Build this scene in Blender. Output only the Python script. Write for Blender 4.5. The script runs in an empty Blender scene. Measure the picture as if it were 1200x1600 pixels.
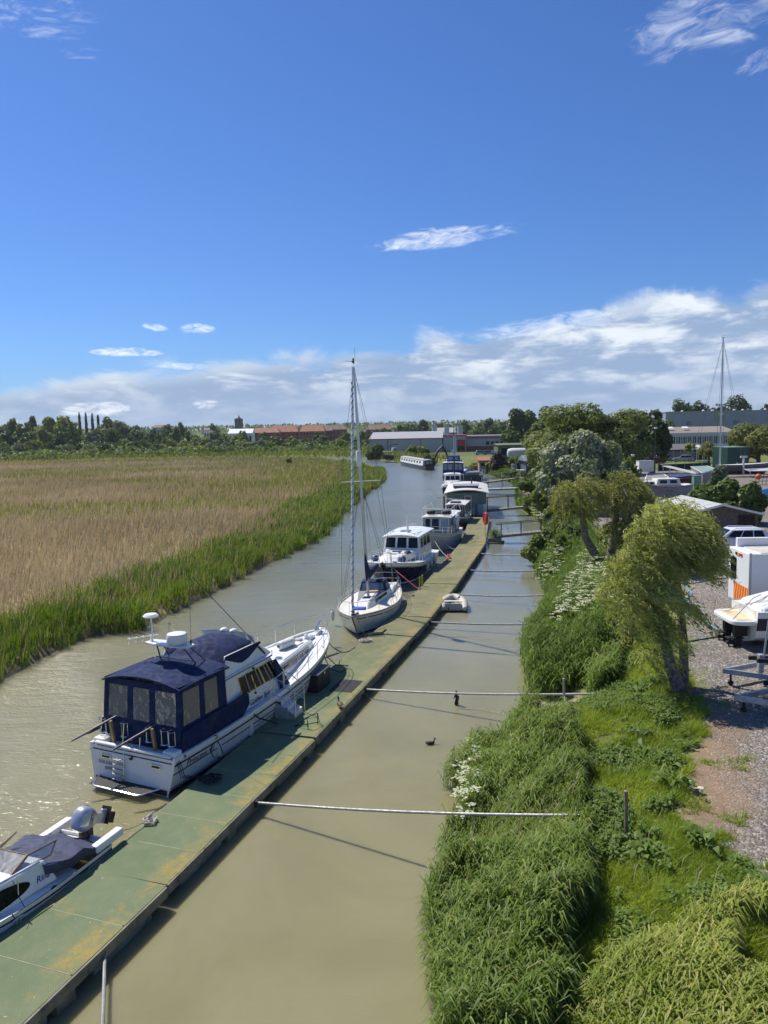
import bpy, math, random
import numpy as np
from mathutils import Vector, Matrix
from math import sin, cos, tan, pi, radians, sqrt, atan2, hypot

sc = bpy.context.scene
COL = sc.collection
rng = np.random.default_rng(7)
random.seed(7)

# ------------------------------------------------------------------ camera, light, exposure
FPX, PITCH, ROLL, CAMH = 1180.0, radians(6.29), radians(-1.2), 11.0   # for a 1200 x 1600 picture
SUN_EL, SUN_AZ = radians(53), radians(-46)          # azimuth clockwise from +Y
SUN_STRENGTH, SKY_STRENGTH, EXPOSURE = 4.9, 0.10, 0.24

_f = Vector((0, cos(PITCH), -sin(PITCH)))
_u0 = Vector((0, sin(PITCH), cos(PITCH)))
_r0 = Vector((1, 0, 0))
_r = cos(ROLL)*_r0 + sin(ROLL)*_u0
_u = -sin(ROLL)*_r0 + cos(ROLL)*_u0
cam_d = bpy.data.cameras.new('camera')
cam = bpy.data.objects.new('camera', cam_d)
COL.objects.link(cam)
Mx = Matrix((_r, _u, -_f)).transposed().to_4x4()
Mx.translation = Vector((0, 0, CAMH))
cam.matrix_world = Mx
cam_d.sensor_fit = 'VERTICAL'
cam_d.sensor_height = 36.0
cam_d.lens = 36.0*FPX/1600.0
cam_d.clip_start = 0.2
cam_d.clip_end = 20000
sc.camera = cam

def at(px, py, z=0.0):
    """the point at height z that the photograph shows at pixel px, py"""
    d = (px-600)*_r - (py-800)*_u + FPX*_f
    t = (z-CAMH)/d.z
    return Vector((0, 0, CAMH)) + d*t

def atY(px, py, Y):
    d = (px-600)*_r - (py-800)*_u + FPX*_f
    return Vector((0, 0, CAMH)) + d*(Y/d.y)

sun_d = bpy.data.lights.new('sun', 'SUN')
sun_d.energy = SUN_STRENGTH
sun_d.angle = radians(0.53)
sun_d.color = (1.0, 0.94, 0.83)
sun = bpy.data.objects.new('sun', sun_d)
COL.objects.link(sun)
SUNV = Vector((sin(SUN_AZ)*cos(SUN_EL), cos(SUN_AZ)*cos(SUN_EL), sin(SUN_EL)))
sun.rotation_euler = SUNV.to_track_quat('Z', 'Y').to_euler()
sun.location = SUNV*80

vs = sc.view_settings
sc.display_settings.display_device = 'sRGB'
vs.view_transform = 'Standard'
vs.look = 'None'
vs.gamma = 1.0
vs.exposure = EXPOSURE
vs.use_curve_mapping = False
sc.cycles.max_bounces = 7
sc.cycles.transparent_max_bounces = 12
sc.cycles.use_denoising = True

# ------------------------------------------------------------------ node shorthand
class NT:
    def __init__(s, tree):
        s.t = tree
        s.n = tree.nodes
        s.l = tree.links
    def new(s, typ, **kw):
        n = s.n.new(typ)
        for k, v in kw.items():
            setattr(n, k, v)
        return n
    def put(s, sock, v):
        if isinstance(v, bpy.types.NodeSocket):
            s.l.new(v, sock)
        elif v is not None:
            if isinstance(v, (tuple, list)) and len(v) == 3 and sock.type == 'RGBA':
                v = (*v, 1.0)
            sock.default_value = v
    def m(s, op, a, b=None, c=None, clamp=False):
        n = s.new('ShaderNodeMath', operation=op)
        n.use_clamp = clamp
        s.put(n.inputs[0], a); s.put(n.inputs[1], b)
        if c is not None: s.put(n.inputs[2], c)
        return n.outputs[0]
    def ss(s, x, lo, hi, a=0.0, b=1.0):
        n = s.new('ShaderNodeMapRange', interpolation_type='SMOOTHSTEP')
        s.put(n.inputs[0], x); s.put(n.inputs[1], lo); s.put(n.inputs[2], hi)
        s.put(n.inputs[3], a); s.put(n.inputs[4], b)
        return n.outputs[0]
    def mix(s, f, a, b, bt='MIX'):
        n = s.new('ShaderNodeMix', data_type='RGBA', blend_type=bt)
        s.put(n.inputs[0], f); s.put(n.inputs[6], a); s.put(n.inputs[7], b)
        return n.outputs[2]
    def noise(s, vec, scale, detail=4, rough=.55, dist=0.0, out=0):
        n = s.new('ShaderNodeTexNoise')
        if vec is not None: s.put(n.inputs['Vector'], vec)
        s.put(n.inputs['Scale'], scale); s.put(n.inputs['Detail'], detail)
        s.put(n.inputs['Roughness'], rough); s.put(n.inputs['Distortion'], dist)
        return n.outputs[out]
    def vmul(s, v, k):
        n = s.new('ShaderNodeVectorMath', operation='MULTIPLY')
        s.put(n.inputs[0], v); s.put(n.inputs[1], k)
        return n.outputs[0]
    def comb(s, x, y, z):
        n = s.new('ShaderNodeCombineXYZ')
        s.put(n.inputs[0], x); s.put(n.inputs[1], y); s.put(n.inputs[2], z)
        return n.outputs[0]
    def sep(s, v):
        n = s.new('ShaderNodeSeparateXYZ')
        s.put(n.inputs[0], v)
        return n.outputs
    def coord(s, which='Object'):
        return s.new('ShaderNodeTexCoord').outputs[which]
    def pos(s):
        return s.new('ShaderNodeNewGeometry').outputs['Position']
    def attr(s, name, out='Fac'):
        n = s.new('ShaderNodeAttribute')
        n.attribute_name = name
        return n.outputs[out]
    def bump(s, h, strength=.3, dist=.02, normal=None):
        n = s.new('ShaderNodeBump')
        s.put(n.inputs['Height'], h); s.put(n.inputs['Strength'], strength); s.put(n.inputs['Distance'], dist)
        if normal is not None: s.put(n.inputs['Normal'], normal)
        return n.outputs[0]

# ------------------------------------------------------------------ sky: Nishita with a bank of cloud low down and a few wisps
W = bpy.data.worlds.new('World')
sc.world = W
W.use_nodes = True
g = NT(W.node_tree)
g.n.clear()
sky = g.new('ShaderNodeTexSky', sky_type='NISHITA')
sky.sun_disc = False
sky.sun_elevation = SUN_EL
sky.sun_rotation = SUN_AZ
sky.altitude = 0
sky.air_density = 1.0
sky.dust_density = 0.35
sky.ozone_density = 3.0
D = g.coord('Generated')
dx, dy, dz = g.sep(D)
hl = g.m('SQRT', g.m('ADD', g.m('MULTIPLY', dx, dx), g.m('MULTIPLY', dy, dy)))
el = g.m('MULTIPLY', g.m('ARCTAN2', dz, hl), 57.2958)            # degrees above the horizon
hx = g.m('DIVIDE', dx, hl); hy = g.m('DIVIDE', dy, hl)
az = g.m('MULTIPLY', g.m('ARCTAN2', dx, dy), 57.2958)
cv = g.comb(g.m('MULTIPLY', hx, 5.5), g.m('MULTIPLY', hy, 5.5), g.m('MULTIPLY', el, 0.27))
n1 = g.noise(cv, 1.0, 9, .58, .5)
n2 = g.noise(g.vmul(cv, (1.6, 1.6, 2.1)), 1.3, 8, .6, .3)
n3 = g.noise(cv, .45, 3, .5, 0)
top = g.m('ADD', 6.4, g.m('MULTIPLY', hx, 6.8))                   # upper edge of the bank climbs to the right
below = g.m('SUBTRACT', top, el)                                   # degrees under that edge
cover = g.ss(below, -2.2, 2.6, -.24, .30)
cl = g.ss(g.m('ADD', n1, cover), .46, .64)
cl = g.m('MULTIPLY', cl, g.ss(el, .2, 2.6, .80, 1.0))
cl = g.m('MULTIPLY', cl, g.ss(below, -5.5, -2.5))
# small separate puffs between the bank and the blue
lit = g.ss(g.m('ADD', n2, g.m('MULTIPLY', g.m('SUBTRACT', n1, .5), .5)), .40, .66)
lit = g.m('MULTIPLY', lit, g.ss(el, 1.2, 5.5, .3, 1.0))
lit = g.m('MAXIMUM', lit, g.ss(below, 1.6, -.4, 0, .8))
cloudcol = g.mix(lit, (2.7, 3.8, 5.7), (7.4, 8.0, 8.6))
skyc = g.mix(1.0, sky.outputs[0], (.38, .61, .99), 'MULTIPLY')
skyc = g.mix(g.ss(el, 8, 0, 0, .42), skyc, (2.3, 4.2, 7.6))
c = g.mix(cl, skyc, cloudcol)
def wisp(c, a0, e0, wa, we, k, thr, seed, tilt=0.0, amt=.75):
    da = g.m('SUBTRACT', az, a0)
    de = g.m('SUBTRACT', g.m('SUBTRACT', el, e0), g.m('MULTIPLY', da, tilt))
    q = g.m('ADD', g.m('POWER', g.m('ABSOLUTE', g.m('DIVIDE', da, wa)), 2.0), g.m('POWER', g.m('ABSOLUTE', g.m('DIVIDE', de, we)), 2.0))
    m_ = g.ss(q, 1.0, .15)
    nn = g.noise(g.comb(g.m('MULTIPLY', da, k*.30), g.m('MULTIPLY', de, k), seed), 1.0, 8, .62, .9)
    f = g.ss(g.m('ADD', nn, g.m('MULTIPLY', m_, .30)), thr, thr+.42)
    return g.mix(g.m('MULTIPLY', g.m('MULTIPLY', f, g.ss(m_, 0, .8)), amt), c, (8.4, 8.9, 9.6))
def sky_dir(px, py):
    d = ((px-600)*_r - (py-800)*_u + FPX*_f).normalized()
    return math.degrees(atan2(d.x, d.y)), math.degrees(math.asin(d.z))
for (px, py, wa, we, k, thr, seed, tilt, amt) in (
        (690, 372, 7.2, 1.0, 1.7, .62, 3.3, .07, .85), (40, 22, 7.0, 1.9, 1.5, .74, 8.1, .06, .6), (125, 83, 2.0, .6, 2.0, .74, 5.2, .1, .35),
        (1120, 22, 7.4, 3.0, 1.1, .66, 1.7, .10, .55), (1192, 90, 2.2, 1.0, 1.4, .7, 4.4, .3, .4),
        (200, 550, 3.4, .42, 2.6, .60, 6.0, .0, 1.0), (243, 511, 1.2, .36, 2.8, .60, 2.0, -.12, .9), (308, 514, 1.8, .5, 2.8, .62, 9.0, .0, .9),
        (150, 640, 3.0, .75, 2.2, .56, 12.0, .05, 1.0), (285, 573, 2.6, .35, 2.4, .62, 13.5, .0, .8), (320, 632, 1.2, .5, 2.5, .58, 14.5, .05, .8),
        (880, 505, 9.0, 1.0, 1.6, .62, 15.5, .10, .7)):
    a0, e0 = sky_dir(px, py)
    c = wisp(c, a0, e0, wa, we, k, thr, seed, tilt, amt)
bg = g.new('ShaderNodeBackground')
g.put(bg.inputs[0], c)
bg.inputs[1].default_value = SKY_STRENGTH
out = g.new('ShaderNodeOutputWorld')
g.l.new(bg.outputs[0], out.inputs[0])

# ------------------------------------------------------------------ materials
MATS = {}
def mat(name, col, rough=.5, metal=0.0, var=.12, vs_=3.0, bump=0.0, bs=30.0, spec=.5, dirt=None, dirtamt=0.0, dscale=2.0, coat=0.0):
    if name in MATS: return MATS[name]
    m = bpy.data.materials.new(name)
    m.use_nodes = True
    t = NT(m.node_tree)
    p = t.n['Principled BSDF']
    oc = t.coord('Object')
    n = t.noise(oc, vs_, 5, .6)
    a = tuple(max(0, x*(1-var)) for x in col); b = tuple(min(1, x*(1+var)) for x in col)
    c = t.mix(t.ss(n, .3, .7), a, b)
    if dirt:
        dn = t.noise(oc, dscale, 7, .68, .4)
        c = t.mix(t.m('MULTIPLY', t.ss(dn, .5, .72), dirtamt), c, dirt)
    t.put(p.inputs['Base Color'], c)
    p.inputs['Roughness'].default_value = rough
    t.put(p.inputs['Roughness'], t.ss(t.noise(oc, vs_*2.3, 3), .25, .75, max(.02, rough*.8), min(1, rough*1.2)))
    p.inputs['Metallic'].default_value = metal
    p.inputs['Specular IOR Level'].default_value = spec
    if coat: p.inputs['Coat Weight'].default_value = coat
    if bump:
        t.put(p.inputs['Normal'], t.bump(t.noise(oc, bs, 4, .6), bump, .01))
    MATS[name] = m
    return m

def foliage(name, c0, c1, trans=.35, patch=.35, rough=.6, dry=None, dryamt=0.0, tt=(1.3, 1.25, .45)):
    """leaves: colour from a random tint per leaf and slow patches over the plant; part of the light goes through"""
    if name in MATS: return MATS[name]
    m = bpy.data.materials.new(name)
    m.use_nodes = True
    t = NT(m.node_tree)
    p = t.n['Principled BSDF']
    f = t.m('ADD', t.m('MULTIPLY', t.attr('tint'), .75), t.m('MULTIPLY', t.m('SUBTRACT', t.noise(t.pos(), patch, 3), .38), 1.1), clamp=True)
    c = t.mix(f, c0, c1)
    if dry:
        c = t.mix(t.m('MULTIPLY', t.ss(t.attr('tint'), .82, .98), dryamt), c, dry)
    t.put(p.inputs['Base Color'], c)
    p.inputs['Roughness'].default_value = rough
    p.inputs['Specular IOR Level'].default_value = .22
    tr = t.new('ShaderNodeBsdfTranslucent')
    t.put(tr.inputs[0], t.mix(1.0, c, tt, 'MULTIPLY'))
    mx = t.new('ShaderNodeMixShader')
    mx.inputs[0].default_value = trans
    t.l.new(p.outputs[0], mx.inputs[1]); t.l.new(tr.outputs[0], mx.inputs[2])
    t.l.new(mx.outputs[0], t.n['Material Output'].inputs[0])
    MATS[name] = m
    return m

# ------------------------------------------------------------------ objects
def tag(o, label=None, cat=None, group=None, kind=None):
    if label: o['label'] = label
    if cat: o['category'] = cat
    if group: o['group'] = group
    if kind: o['kind'] = kind
    return o

def rz_of(heading):          # heading: degrees clockwise from +Y; local x points that way
    return radians(90-heading)

def thing(name, label, cat, loc, heading=90.0, group=None):
    o = bpy.data.objects.new(name, None)
    o.empty_display_size = .2
    COL.objects.link(o)
    o.location = loc
    o.rotation_euler = (0, 0, rz_of(heading))
    return tag(o, label, cat, group)

def link_mesh(name, me, parent=None):
    o = bpy.data.objects.new(name, me)
    COL.objects.link(o)
    if parent is not None: o.parent = parent
    return o

def np_mesh(name, V, F, mats, tint=None, smooth=False):
    """V (n,3), F (m,k) with one k"""
    V = np.asarray(V, np.float32); F = np.asarray(F, np.int32)
    me = bpy.data.meshes.new(name)
    m, k = F.shape
    me.vertices.add(len(V)); me.vertices.foreach_set('co', V.ravel())
    me.loops.add(m*k); me.loops.foreach_set('vertex_index', F.ravel())
    me.polygons.add(m)
    me.polygons.foreach_set('loop_start', np.arange(0, m*k, k, dtype=np.int32))
    if smooth: me.polygons.foreach_set('use_smooth', np.ones(m, bool))
    for mm in (mats if isinstance(mats, (list, tuple)) else [mats]): me.materials.append(mm)
    if tint is not None:
        a = me.attributes.new('tint', 'FLOAT', 'POINT')
        a.data.foreach_set('value', np.asarray(tint, np.float32))
    me.update(calc_edges=True)
    return me

class MB:
    def __init__(s):
        s.V, s.F, s.I = [], [], []
    def add(s, vs, fs, mi=0):
        o = len(s.V)
        s.V += [tuple(v) for v in vs]
        s.F += [tuple(o+i for i in f) for f in fs]
        s.I += [mi]*len(fs)
        return s
    def box(s, c, d, rz=0.0, mi=0, ry=0.0, rx=0.0, taper=1.0):
        hx, hy, hz = d[0]/2, d[1]/2, d[2]/2
        R = Matrix.Rotation(rz, 3, 'Z') @ Matrix.Rotation(ry, 3, 'Y') @ Matrix.Rotation(rx, 3, 'X')
        vs = []
        for sz in (-1, 1):
            k = taper if sz > 0 else 1
            for sx, sy in ((-1, -1), (1, -1), (1, 1), (-1, 1)):
                vs.append(Vector(c) + R @ Vector((sx*hx*k, sy*hy*k, sz*hz)))
        return s.add(vs, [(3, 2, 1, 0), (4, 5, 6, 7), (0, 1, 5, 4), (1, 2, 6, 5), (2, 3, 7, 6), (3, 0, 4, 7)], mi)
    def hexa(s, b, t, mi=0):       # four bottom corners and four top corners, both counter-clockwise seen from above
        return s.add(list(b)+list(t), [(3, 2, 1, 0), (4, 5, 6, 7), (0, 1, 5, 4), (1, 2, 6, 5), (2, 3, 7, 6), (3, 0, 4, 7)], mi)
    def tube(s, pts, r, n=8, mi=0, cap=True):
        pts = [Vector(p) for p in pts]
        rs = r if isinstance(r, (list, tuple, np.ndarray)) else [r]*len(pts)
        rings = []
        prev = None
        for i, p in enumerate(pts):
            if i == 0: d = pts[1]-p
            elif i == len(pts)-1: d = p-pts[i-1]
            else: d = (pts[i+1]-p).normalized() + (p-pts[i-1]).normalized()
            d = d.normalized() if d.length > 1e-9 else Vector((0, 0, 1))
            if prev is None:
                a = Vector((0, 0, 1)) if abs(d.z) < .9 else Vector((1, 0, 0))
                x = d.cross(a).normalized()
            else:
                x = (prev - d*prev.dot(d))
                x = x.normalized() if x.length > 1e-6 else d.orthogonal().normalized()
            prev = x
            y = d.cross(x)
            rings.append([p + (x*cos(2*pi*k/n) + y*sin(2*pi*k/n))*rs[i] for k in range(n)])
        return s.loft(rings, closed=True, cap=cap, mi=mi)
    def loft(s, rings, closed=True, cap=True, mi=0):
        n = len(rings[0]); o = []
        vs = [v for r in rings for v in r]
        fs = []
        for i in range(len(rings)-1):
            for k in range(n if closed else n-1):
                a, b = i*n+k, i*n+(k+1) % n
                fs.append((a, b, b+n, a+n))
        if cap:
            fs.append(tuple(reversed(range(n))))
            fs.append(tuple((len(rings)-1)*n+k for k in range(n)))
        return s.add(vs, fs, mi)
    def lathe(s, prof, c=(0, 0, 0), n=16, mi=0, axis='Z', rz=0.0, M=None):
        """prof: (radius, height) from bottom to top"""
        rings = []
        for r, h in prof:
            ring = []
            for k in range(n):
                a = 2*pi*k/n
                v = Vector((r*cos(a), r*sin(a), h))
                if axis == 'X': v = Vector((h, r*cos(a), r*sin(a)))
                if axis == 'Y': v = Vector((r*sin(a), h, r*cos(a)))
                if rz: v = Matrix.Rotation(rz, 3, 'Z') @ v
                if M is not None: v = M @ v
                ring.append(Vector(c)+v)
            rings.append(ring)
        return s.loft(rings, mi=mi)
    def ball(s, c, r, n=10, mi=0, sq=(1, 1, 1)):
        rings = []
        for i in range(1, n):
            th = pi*i/n
            rings.append([Vector(c)+Vector((r*sq[0]*sin(th)*cos(2*pi*k/(n+2)), r*sq[1]*sin(th)*sin(2*pi*k/(n+2)), -r*sq[2]*cos(th))) for k in range(n+2)])
        return s.loft(rings, mi=mi)
    def prism(s, poly, z0, z1, mi=0):
        n = len(poly)
        vs = [(p[0], p[1], z0) for p in poly]+[(p[0], p[1], z1) for p in poly]
        fs = [tuple(reversed(range(n))), tuple(range(n, 2*n))]+[(i, (i+1) % n, n+(i+1) % n, n+i) for i in range(n)]
        return s.add(vs, fs, mi)
    def prism_y(s, poly, y0, y1, mi=0):      # outline in x,z pushed along y
        n = len(poly)
        vs = [(p[0], y0, p[1]) for p in poly]+[(p[0], y1, p[1]) for p in poly]
        fs = [tuple(range(n)), tuple(reversed(range(n, 2*n)))]+[(i, n+i, n+(i+1) % n, (i+1) % n) for i in range(n)]
        return s.add(vs, fs, mi)
    def plate(s, pts, nrm, th, mi=0):        # polygon pts pushed th along nrm
        n = len(pts); nrm = Vector(nrm)
        vs = [Vector(p) for p in pts]+[Vector(p)+nrm*th for p in pts]
        fs = [tuple(reversed(range(n))), tuple(range(n, 2*n))]+[(i, (i+1) % n, n+(i+1) % n, n+i) for i in range(n)]
        return s.add(vs, fs, mi)
    def build(s, name, mats, parent=None, bevel=0.0, label=None, kind=None, sharp=38, loc=None, seg=2):
        me = bpy.data.meshes.new(name)
        me.from_pydata(s.V, [], s.F)
        for m in (mats if isinstance(mats, (list, tuple)) else [mats]): me.materials.append(m)
        n = len(me.polygons)
        me.polygons.foreach_set('material_index', np.asarray(s.I, np.int32))
        me.polygons.foreach_set('use_smooth', np.ones(n, bool))
        me.update()
        try: me.set_sharp_from_angle(angle=radians(sharp))
        except Exception: pass
        o = link_mesh(name, me, parent)
        if bevel:
            b = o.modifiers.new('bevel', 'BEVEL')
            b.width = bevel; b.segments = seg; b.limit_method = 'ANGLE'; b.angle_limit = radians(35)
            b.harden_normals = False
        if label: o['label'] = label
        if kind: o['kind'] = kind
        if loc is not None: o.location = loc
        return o

def copy_tree(o, parent=None):
    c = o.copy(); COL.objects.link(c)
    if parent is not None:
        c.parent = parent
    for ch in list(o.children):
        copy_tree(ch, c)
    return c

def crv(ts, vs, t):          # smooth curve through control values
    t = min(max(t, ts[0]), ts[-1])
    i = 0
    while i < len(ts)-2 and t > ts[i+1]: i += 1
    def sl(j):
        if j == 0: return (vs[1]-vs[0])/(ts[1]-ts[0])
        if j == len(ts)-1: return (vs[-1]-vs[-2])/(ts[-1]-ts[-2])
        return (vs[j+1]-vs[j-1])/(ts[j+1]-ts[j-1])
    h = ts[i+1]-ts[i]; x = (t-ts[i])/h
    return ((2*x**3-3*x*x+1)*vs[i] + (x**3-2*x*x+x)*h*sl(i) + (-2*x**3+3*x*x)*vs[i+1] + (x**3-x*x)*h*sl(i+1))

def sag(a, b, d, n=10):      # hanging line
    a, b = Vector(a), Vector(b)
    return [a.lerp(b, i/n) - Vector((0, 0, d*4*(i/n)*(1-i/n))) for i in range(n+1)]

def text(s, size, origin, xdir, ydir, m, parent, shear=0.0, spacing=1.0, ext=.002, align='LEFT'):
    c = bpy.data.curves.new('lettering', 'FONT')
    c.body = s; c.size = size; c.shear = shear; c.extrude = ext; c.align_x = align; c.space_character = spacing
    c.resolution_u = 4
    c.materials.append(m)
    tmp = bpy.data.objects.new('lettering_curve', c)
    COL.objects.link(tmp)
    bpy.context.view_layer.update()
    me = bpy.data.meshes.new_from_object(tmp)
    bpy.data.objects.remove(tmp)
    o = bpy.data.objects.new('lettering', me)
    COL.objects.link(o)
    x = Vector(xdir).normalized(); z = x.cross(Vector(ydir)).normalized(); y = z.cross(x)
    M = Matrix((x, y, z)).transposed().to_4x4(); M.translation = Vector(origin)
    o.parent = parent
    o.matrix_local = M
    return o

# common materials
GEL = mat('white_gelcoat', (.78, .78, .75), .28, var=.04, vs_=.8, dirt=(.5, .47, .38), dirtamt=.18, coat=.2)
GELD = mat('worn_white_gelcoat', (.66, .65, .61), .4, var=.06, vs_=.8, dirt=(.32, .29, .2), dirtamt=.35)
CREAM = mat('cream_gelcoat', (.74, .71, .6), .4, var=.06, dirt=(.45, .38, .25), dirtamt=.4)
NAVY = mat('navy_canvas', (.009, .021, .075), .85, var=.25, vs_=2.5, bump=.35, bs=6, dirt=(.10, .10, .14), dirtamt=.3, dscale=1.6, spec=.25)
NAVYH = mat('navy_hull_paint', (.012, .014, .04), .25, var=.1, dirt=(.08, .08, .07), dirtamt=.2)
NLINE = mat('navy_line', (.010, .012, .045), .4, var=.05)
BLACK = mat('black_rubber', (.012, .012, .013), .6, var=.2)
STEEL = mat('polished_steel', (.72, .73, .74), .22, metal=1.0, var=.06)
GALV = mat('galvanised_steel', (.50, .53, .56), .5, metal=.75, var=.14, vs_=6, dirt=(.25, .22, .18), dirtamt=.25)
ALU = mat('weathered_aluminium', (.55, .56, .56), .4, metal=.85, var=.08)
GLASS = mat('dark_window_glass', (.008, .010, .012), .06, var=.2, spec=.35)
CLEARV = mat('window_glass_bluish', (.14, .20, .26), .08, var=.2, spec=.8)
WOOD = mat('weathered_wood', (.23, .17, .11), .8, var=.3, vs_=5, bump=.5, bs=18)
TEAK = mat('brown_wood', (.17, .09, .045), .7, var=.25, vs_=4)
ROPE = mat('pale_rope', (.48, .45, .37), .9, var=.2, vs_=30)
DROPE = mat('dark_rope', (.02, .02, .025), .9, var=.2, vs_=30)
WHITEP = mat('white_paint', (.76, .76, .74), .45, var=.05, dirt=(.42, .38, .3), dirtamt=.3)
FENDER = mat('white_fender_vinyl', (.70, .70, .66), .45, var=.08, dirt=(.3, .28, .22), dirtamt=.4, dscale=6)
RED = mat('red_plastic', (.55, .035, .02), .45, var=.12)
BLUEP = mat('blue_plastic', (.03, .09, .38), .5, var=.1)
# ------------------------------------------------------------------ the river: its two banks at the waterline
def wl(pts, z=0.0): return [tuple(at(x, y, z)[:2]) for x, y in pts]
LEFT = [(-30, -40), (-24, 5), (-20.5, 24)] + wl([(0, 1062), (120, 1000), (235, 977), (285, 950), (335, 925), (420, 880), (470, 858), (510, 832), (545, 795), (575, 770), (603, 750), (603, 740), (585, 728)]) + [(-8, 262), (-24, 278), (-60, 300), (-420, 330)]
RIGHT = [(1.5, -40), (1.2, 4)] + wl([(690, 1640), (668, 1520), (665, 1420), (715, 1310), (730, 1260), (705, 1205), (745, 1155), (840, 1118), (842, 1070), (825, 1035), (832, 985), (856, 940), (858, 905), (832, 880), (862, 845), (845, 818), (806, 790), (810, 767), (822, 757), (775, 746), (752, 737), (742, 728)]) + [(17, 226), (4, 246), (-6, 288), (-24, 294), (-60, 306), (-420, 336)]
RIV = np.array(LEFT + RIGHT[::-1])
LEFTP = np.array(LEFT + [(-900, 330), (-900, -40)])

def inside(P, poly):
    x, y = P[:, 0], P[:, 1]
    r = np.zeros(len(P), bool)
    n = len(poly)
    for i in range(n):
        x0, y0 = poly[i]; x1, y1 = poly[(i+1) % n]
        if y0 == y1: continue
        c = ((y0 > y) != (y1 > y)) & (x < (x1-x0)*(y-y0)/(y1-y0)+x0)
        r ^= c
    return r
def dist_to(P, line):
    d = np.full(len(P), 1e9)
    line = np.asarray(line)
    for a, b in zip(line[:-1], line[1:]):
        ab = b-a; t = np.clip(((P-a)@ab)/(ab@ab+1e-12), 0, 1)
        q = P-(a+t[:, None]*ab)
        d = np.minimum(d, np.hypot(q[:, 0], q[:, 1]))
    return d
def sst(x, a, b):
    t = np.clip((x-a)/(b-a), 0, 1)
    return t*t*(3-2*t)

# value noise, so that the planting knows the same patches everywhere
_gn = rng.random((64, 64))
def vnoise(x, y, s):
    x = np.asarray(x)/s; y = np.asarray(y)/s
    i = np.floor(x).astype(int); j = np.floor(y).astype(int)
    fx = x-i; fy = y-j
    fx = fx*fx*(3-2*fx); fy = fy*fy*(3-2*fy)
    g_ = lambda a, b: _gn[a % 64, b % 64]
    return (g_(i, j)*(1-fx)+g_(i+1, j)*fx)*(1-fy)+(g_(i, j+1)*(1-fx)+g_(i+1, j+1)*fx)*fy
def fbm(x, y, s): return .55*vnoise(x, y, s)+.3*vnoise(x+17, y+5, s/2.3)+.15*vnoise(x+3, y+41, s/5.1)

GRAV_EDGE = wl([(1400, 1560), (1200, 1475), (1150, 1400), (1118, 1330), (1140, 1270), (1122, 1180), (1100, 1110), (1082, 1065), (1072, 1000), (1066, 940), (1068, 900), (1050, 872)], 2.1) + [(17.5, 58), (30, 62), (60, 66)]
GRAV = np.array(GRAV_EDGE + [(70, 62), (70, 2)])
DIRT = np.array(wl([(1140, 1105), (1092, 1125), (1078, 1200), (1052, 1260), (1030, 1315), (1075, 1345), (1140, 1345), (1180, 1270), (1170, 1190)], 2.0))
YARD2 = np.array([(14, 66), (26, 62), (90, 66), (90, 150), (26, 150), (20, 100)])    # boat yard behind the shrubs

def ground_z(P):
    P = np.asarray(P, float).reshape(-1, 2)
    ins = inside(P, RIV); lf = inside(P, LEFTP)
    d = np.minimum(dist_to(P, LEFT), dist_to(P, RIGHT))
    dr = dist_to(P, RIGHT)
    y = P[:, 1]
    far = sst(y, 95, 180)
    w = 5.2*(1-far)+6*far
    zr = (2.15*(1-far)+1.3*far)*sst(dr, -.6, w)
    nz = (fbm(P[:, 0], y, 2.2)-.5)
    zr = zr+nz*.35*sst(dr, .3, 2)*(1-sst(dr, 4.5, 7)) + nz*.05
    hill = sst(y, 500, 2600)*16+sst(y, 300, 700)*1.0
    zl = .5*sst(d, -.2, 1.0)+nz*.12
    z = np.where(lf, zl, zr)
    z = np.where(ins, -.9*sst(d, 0, 2.2)-.02, z)
    return z+np.where(ins, 0, hill)
def gz(x, y): return float(ground_z([(x, y)])[0])

def axis(parts):
    o = []
    for a, b, s in parts: o += list(np.arange(a, b, s))
    return np.array(o+[parts[-1][1]])
gx = axis([(-3200, -600, 130), (-600, -120, 24), (-120, -40, 4), (-40, -22, 1.2), (-22, 0, .8), (0, 13, .3), (13, 36, .9), (36, 90, 3), (90, 400, 14), (400, 3200, 140)])
gy = axis([(-60, 5, 6), (5, 33, .32), (33, 60, .7), (60, 130, 1.6), (130, 340, 4), (340, 700, 14), (700, 4200, 100)])
GX, GY = np.meshgrid(gx, gy)
GP = np.stack([GX.ravel(), GY.ravel()], 1)
gzv = ground_z(GP)
nx, ny = len(gx), len(gy)
ii = (np.arange(ny-1)[:, None]*nx+np.arange(nx-1)[None, :]).ravel()
gf = np.stack([ii, ii+1, ii+1+nx, ii+nx], 1)

def soft_in(P, poly, w):
    line = np.vstack([poly, poly[:1]])
    d = dist_to(P, line)
    return sst(np.where(inside(P, poly), d, -d), -w, w)
wob = (fbm(GP[:, 0], GP[:, 1], 1.3)-.5)*1.6
GPw = GP+np.stack([wob, wob[::-1]*.6], 1)
a_gr = np.maximum(soft_in(GPw, GRAV, .45), soft_in(GPw, YARD2, 1.0))
a_di = soft_in(GPw, DIRT, .5)
lfm = inside(GP, LEFTP).astype(float)

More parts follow.
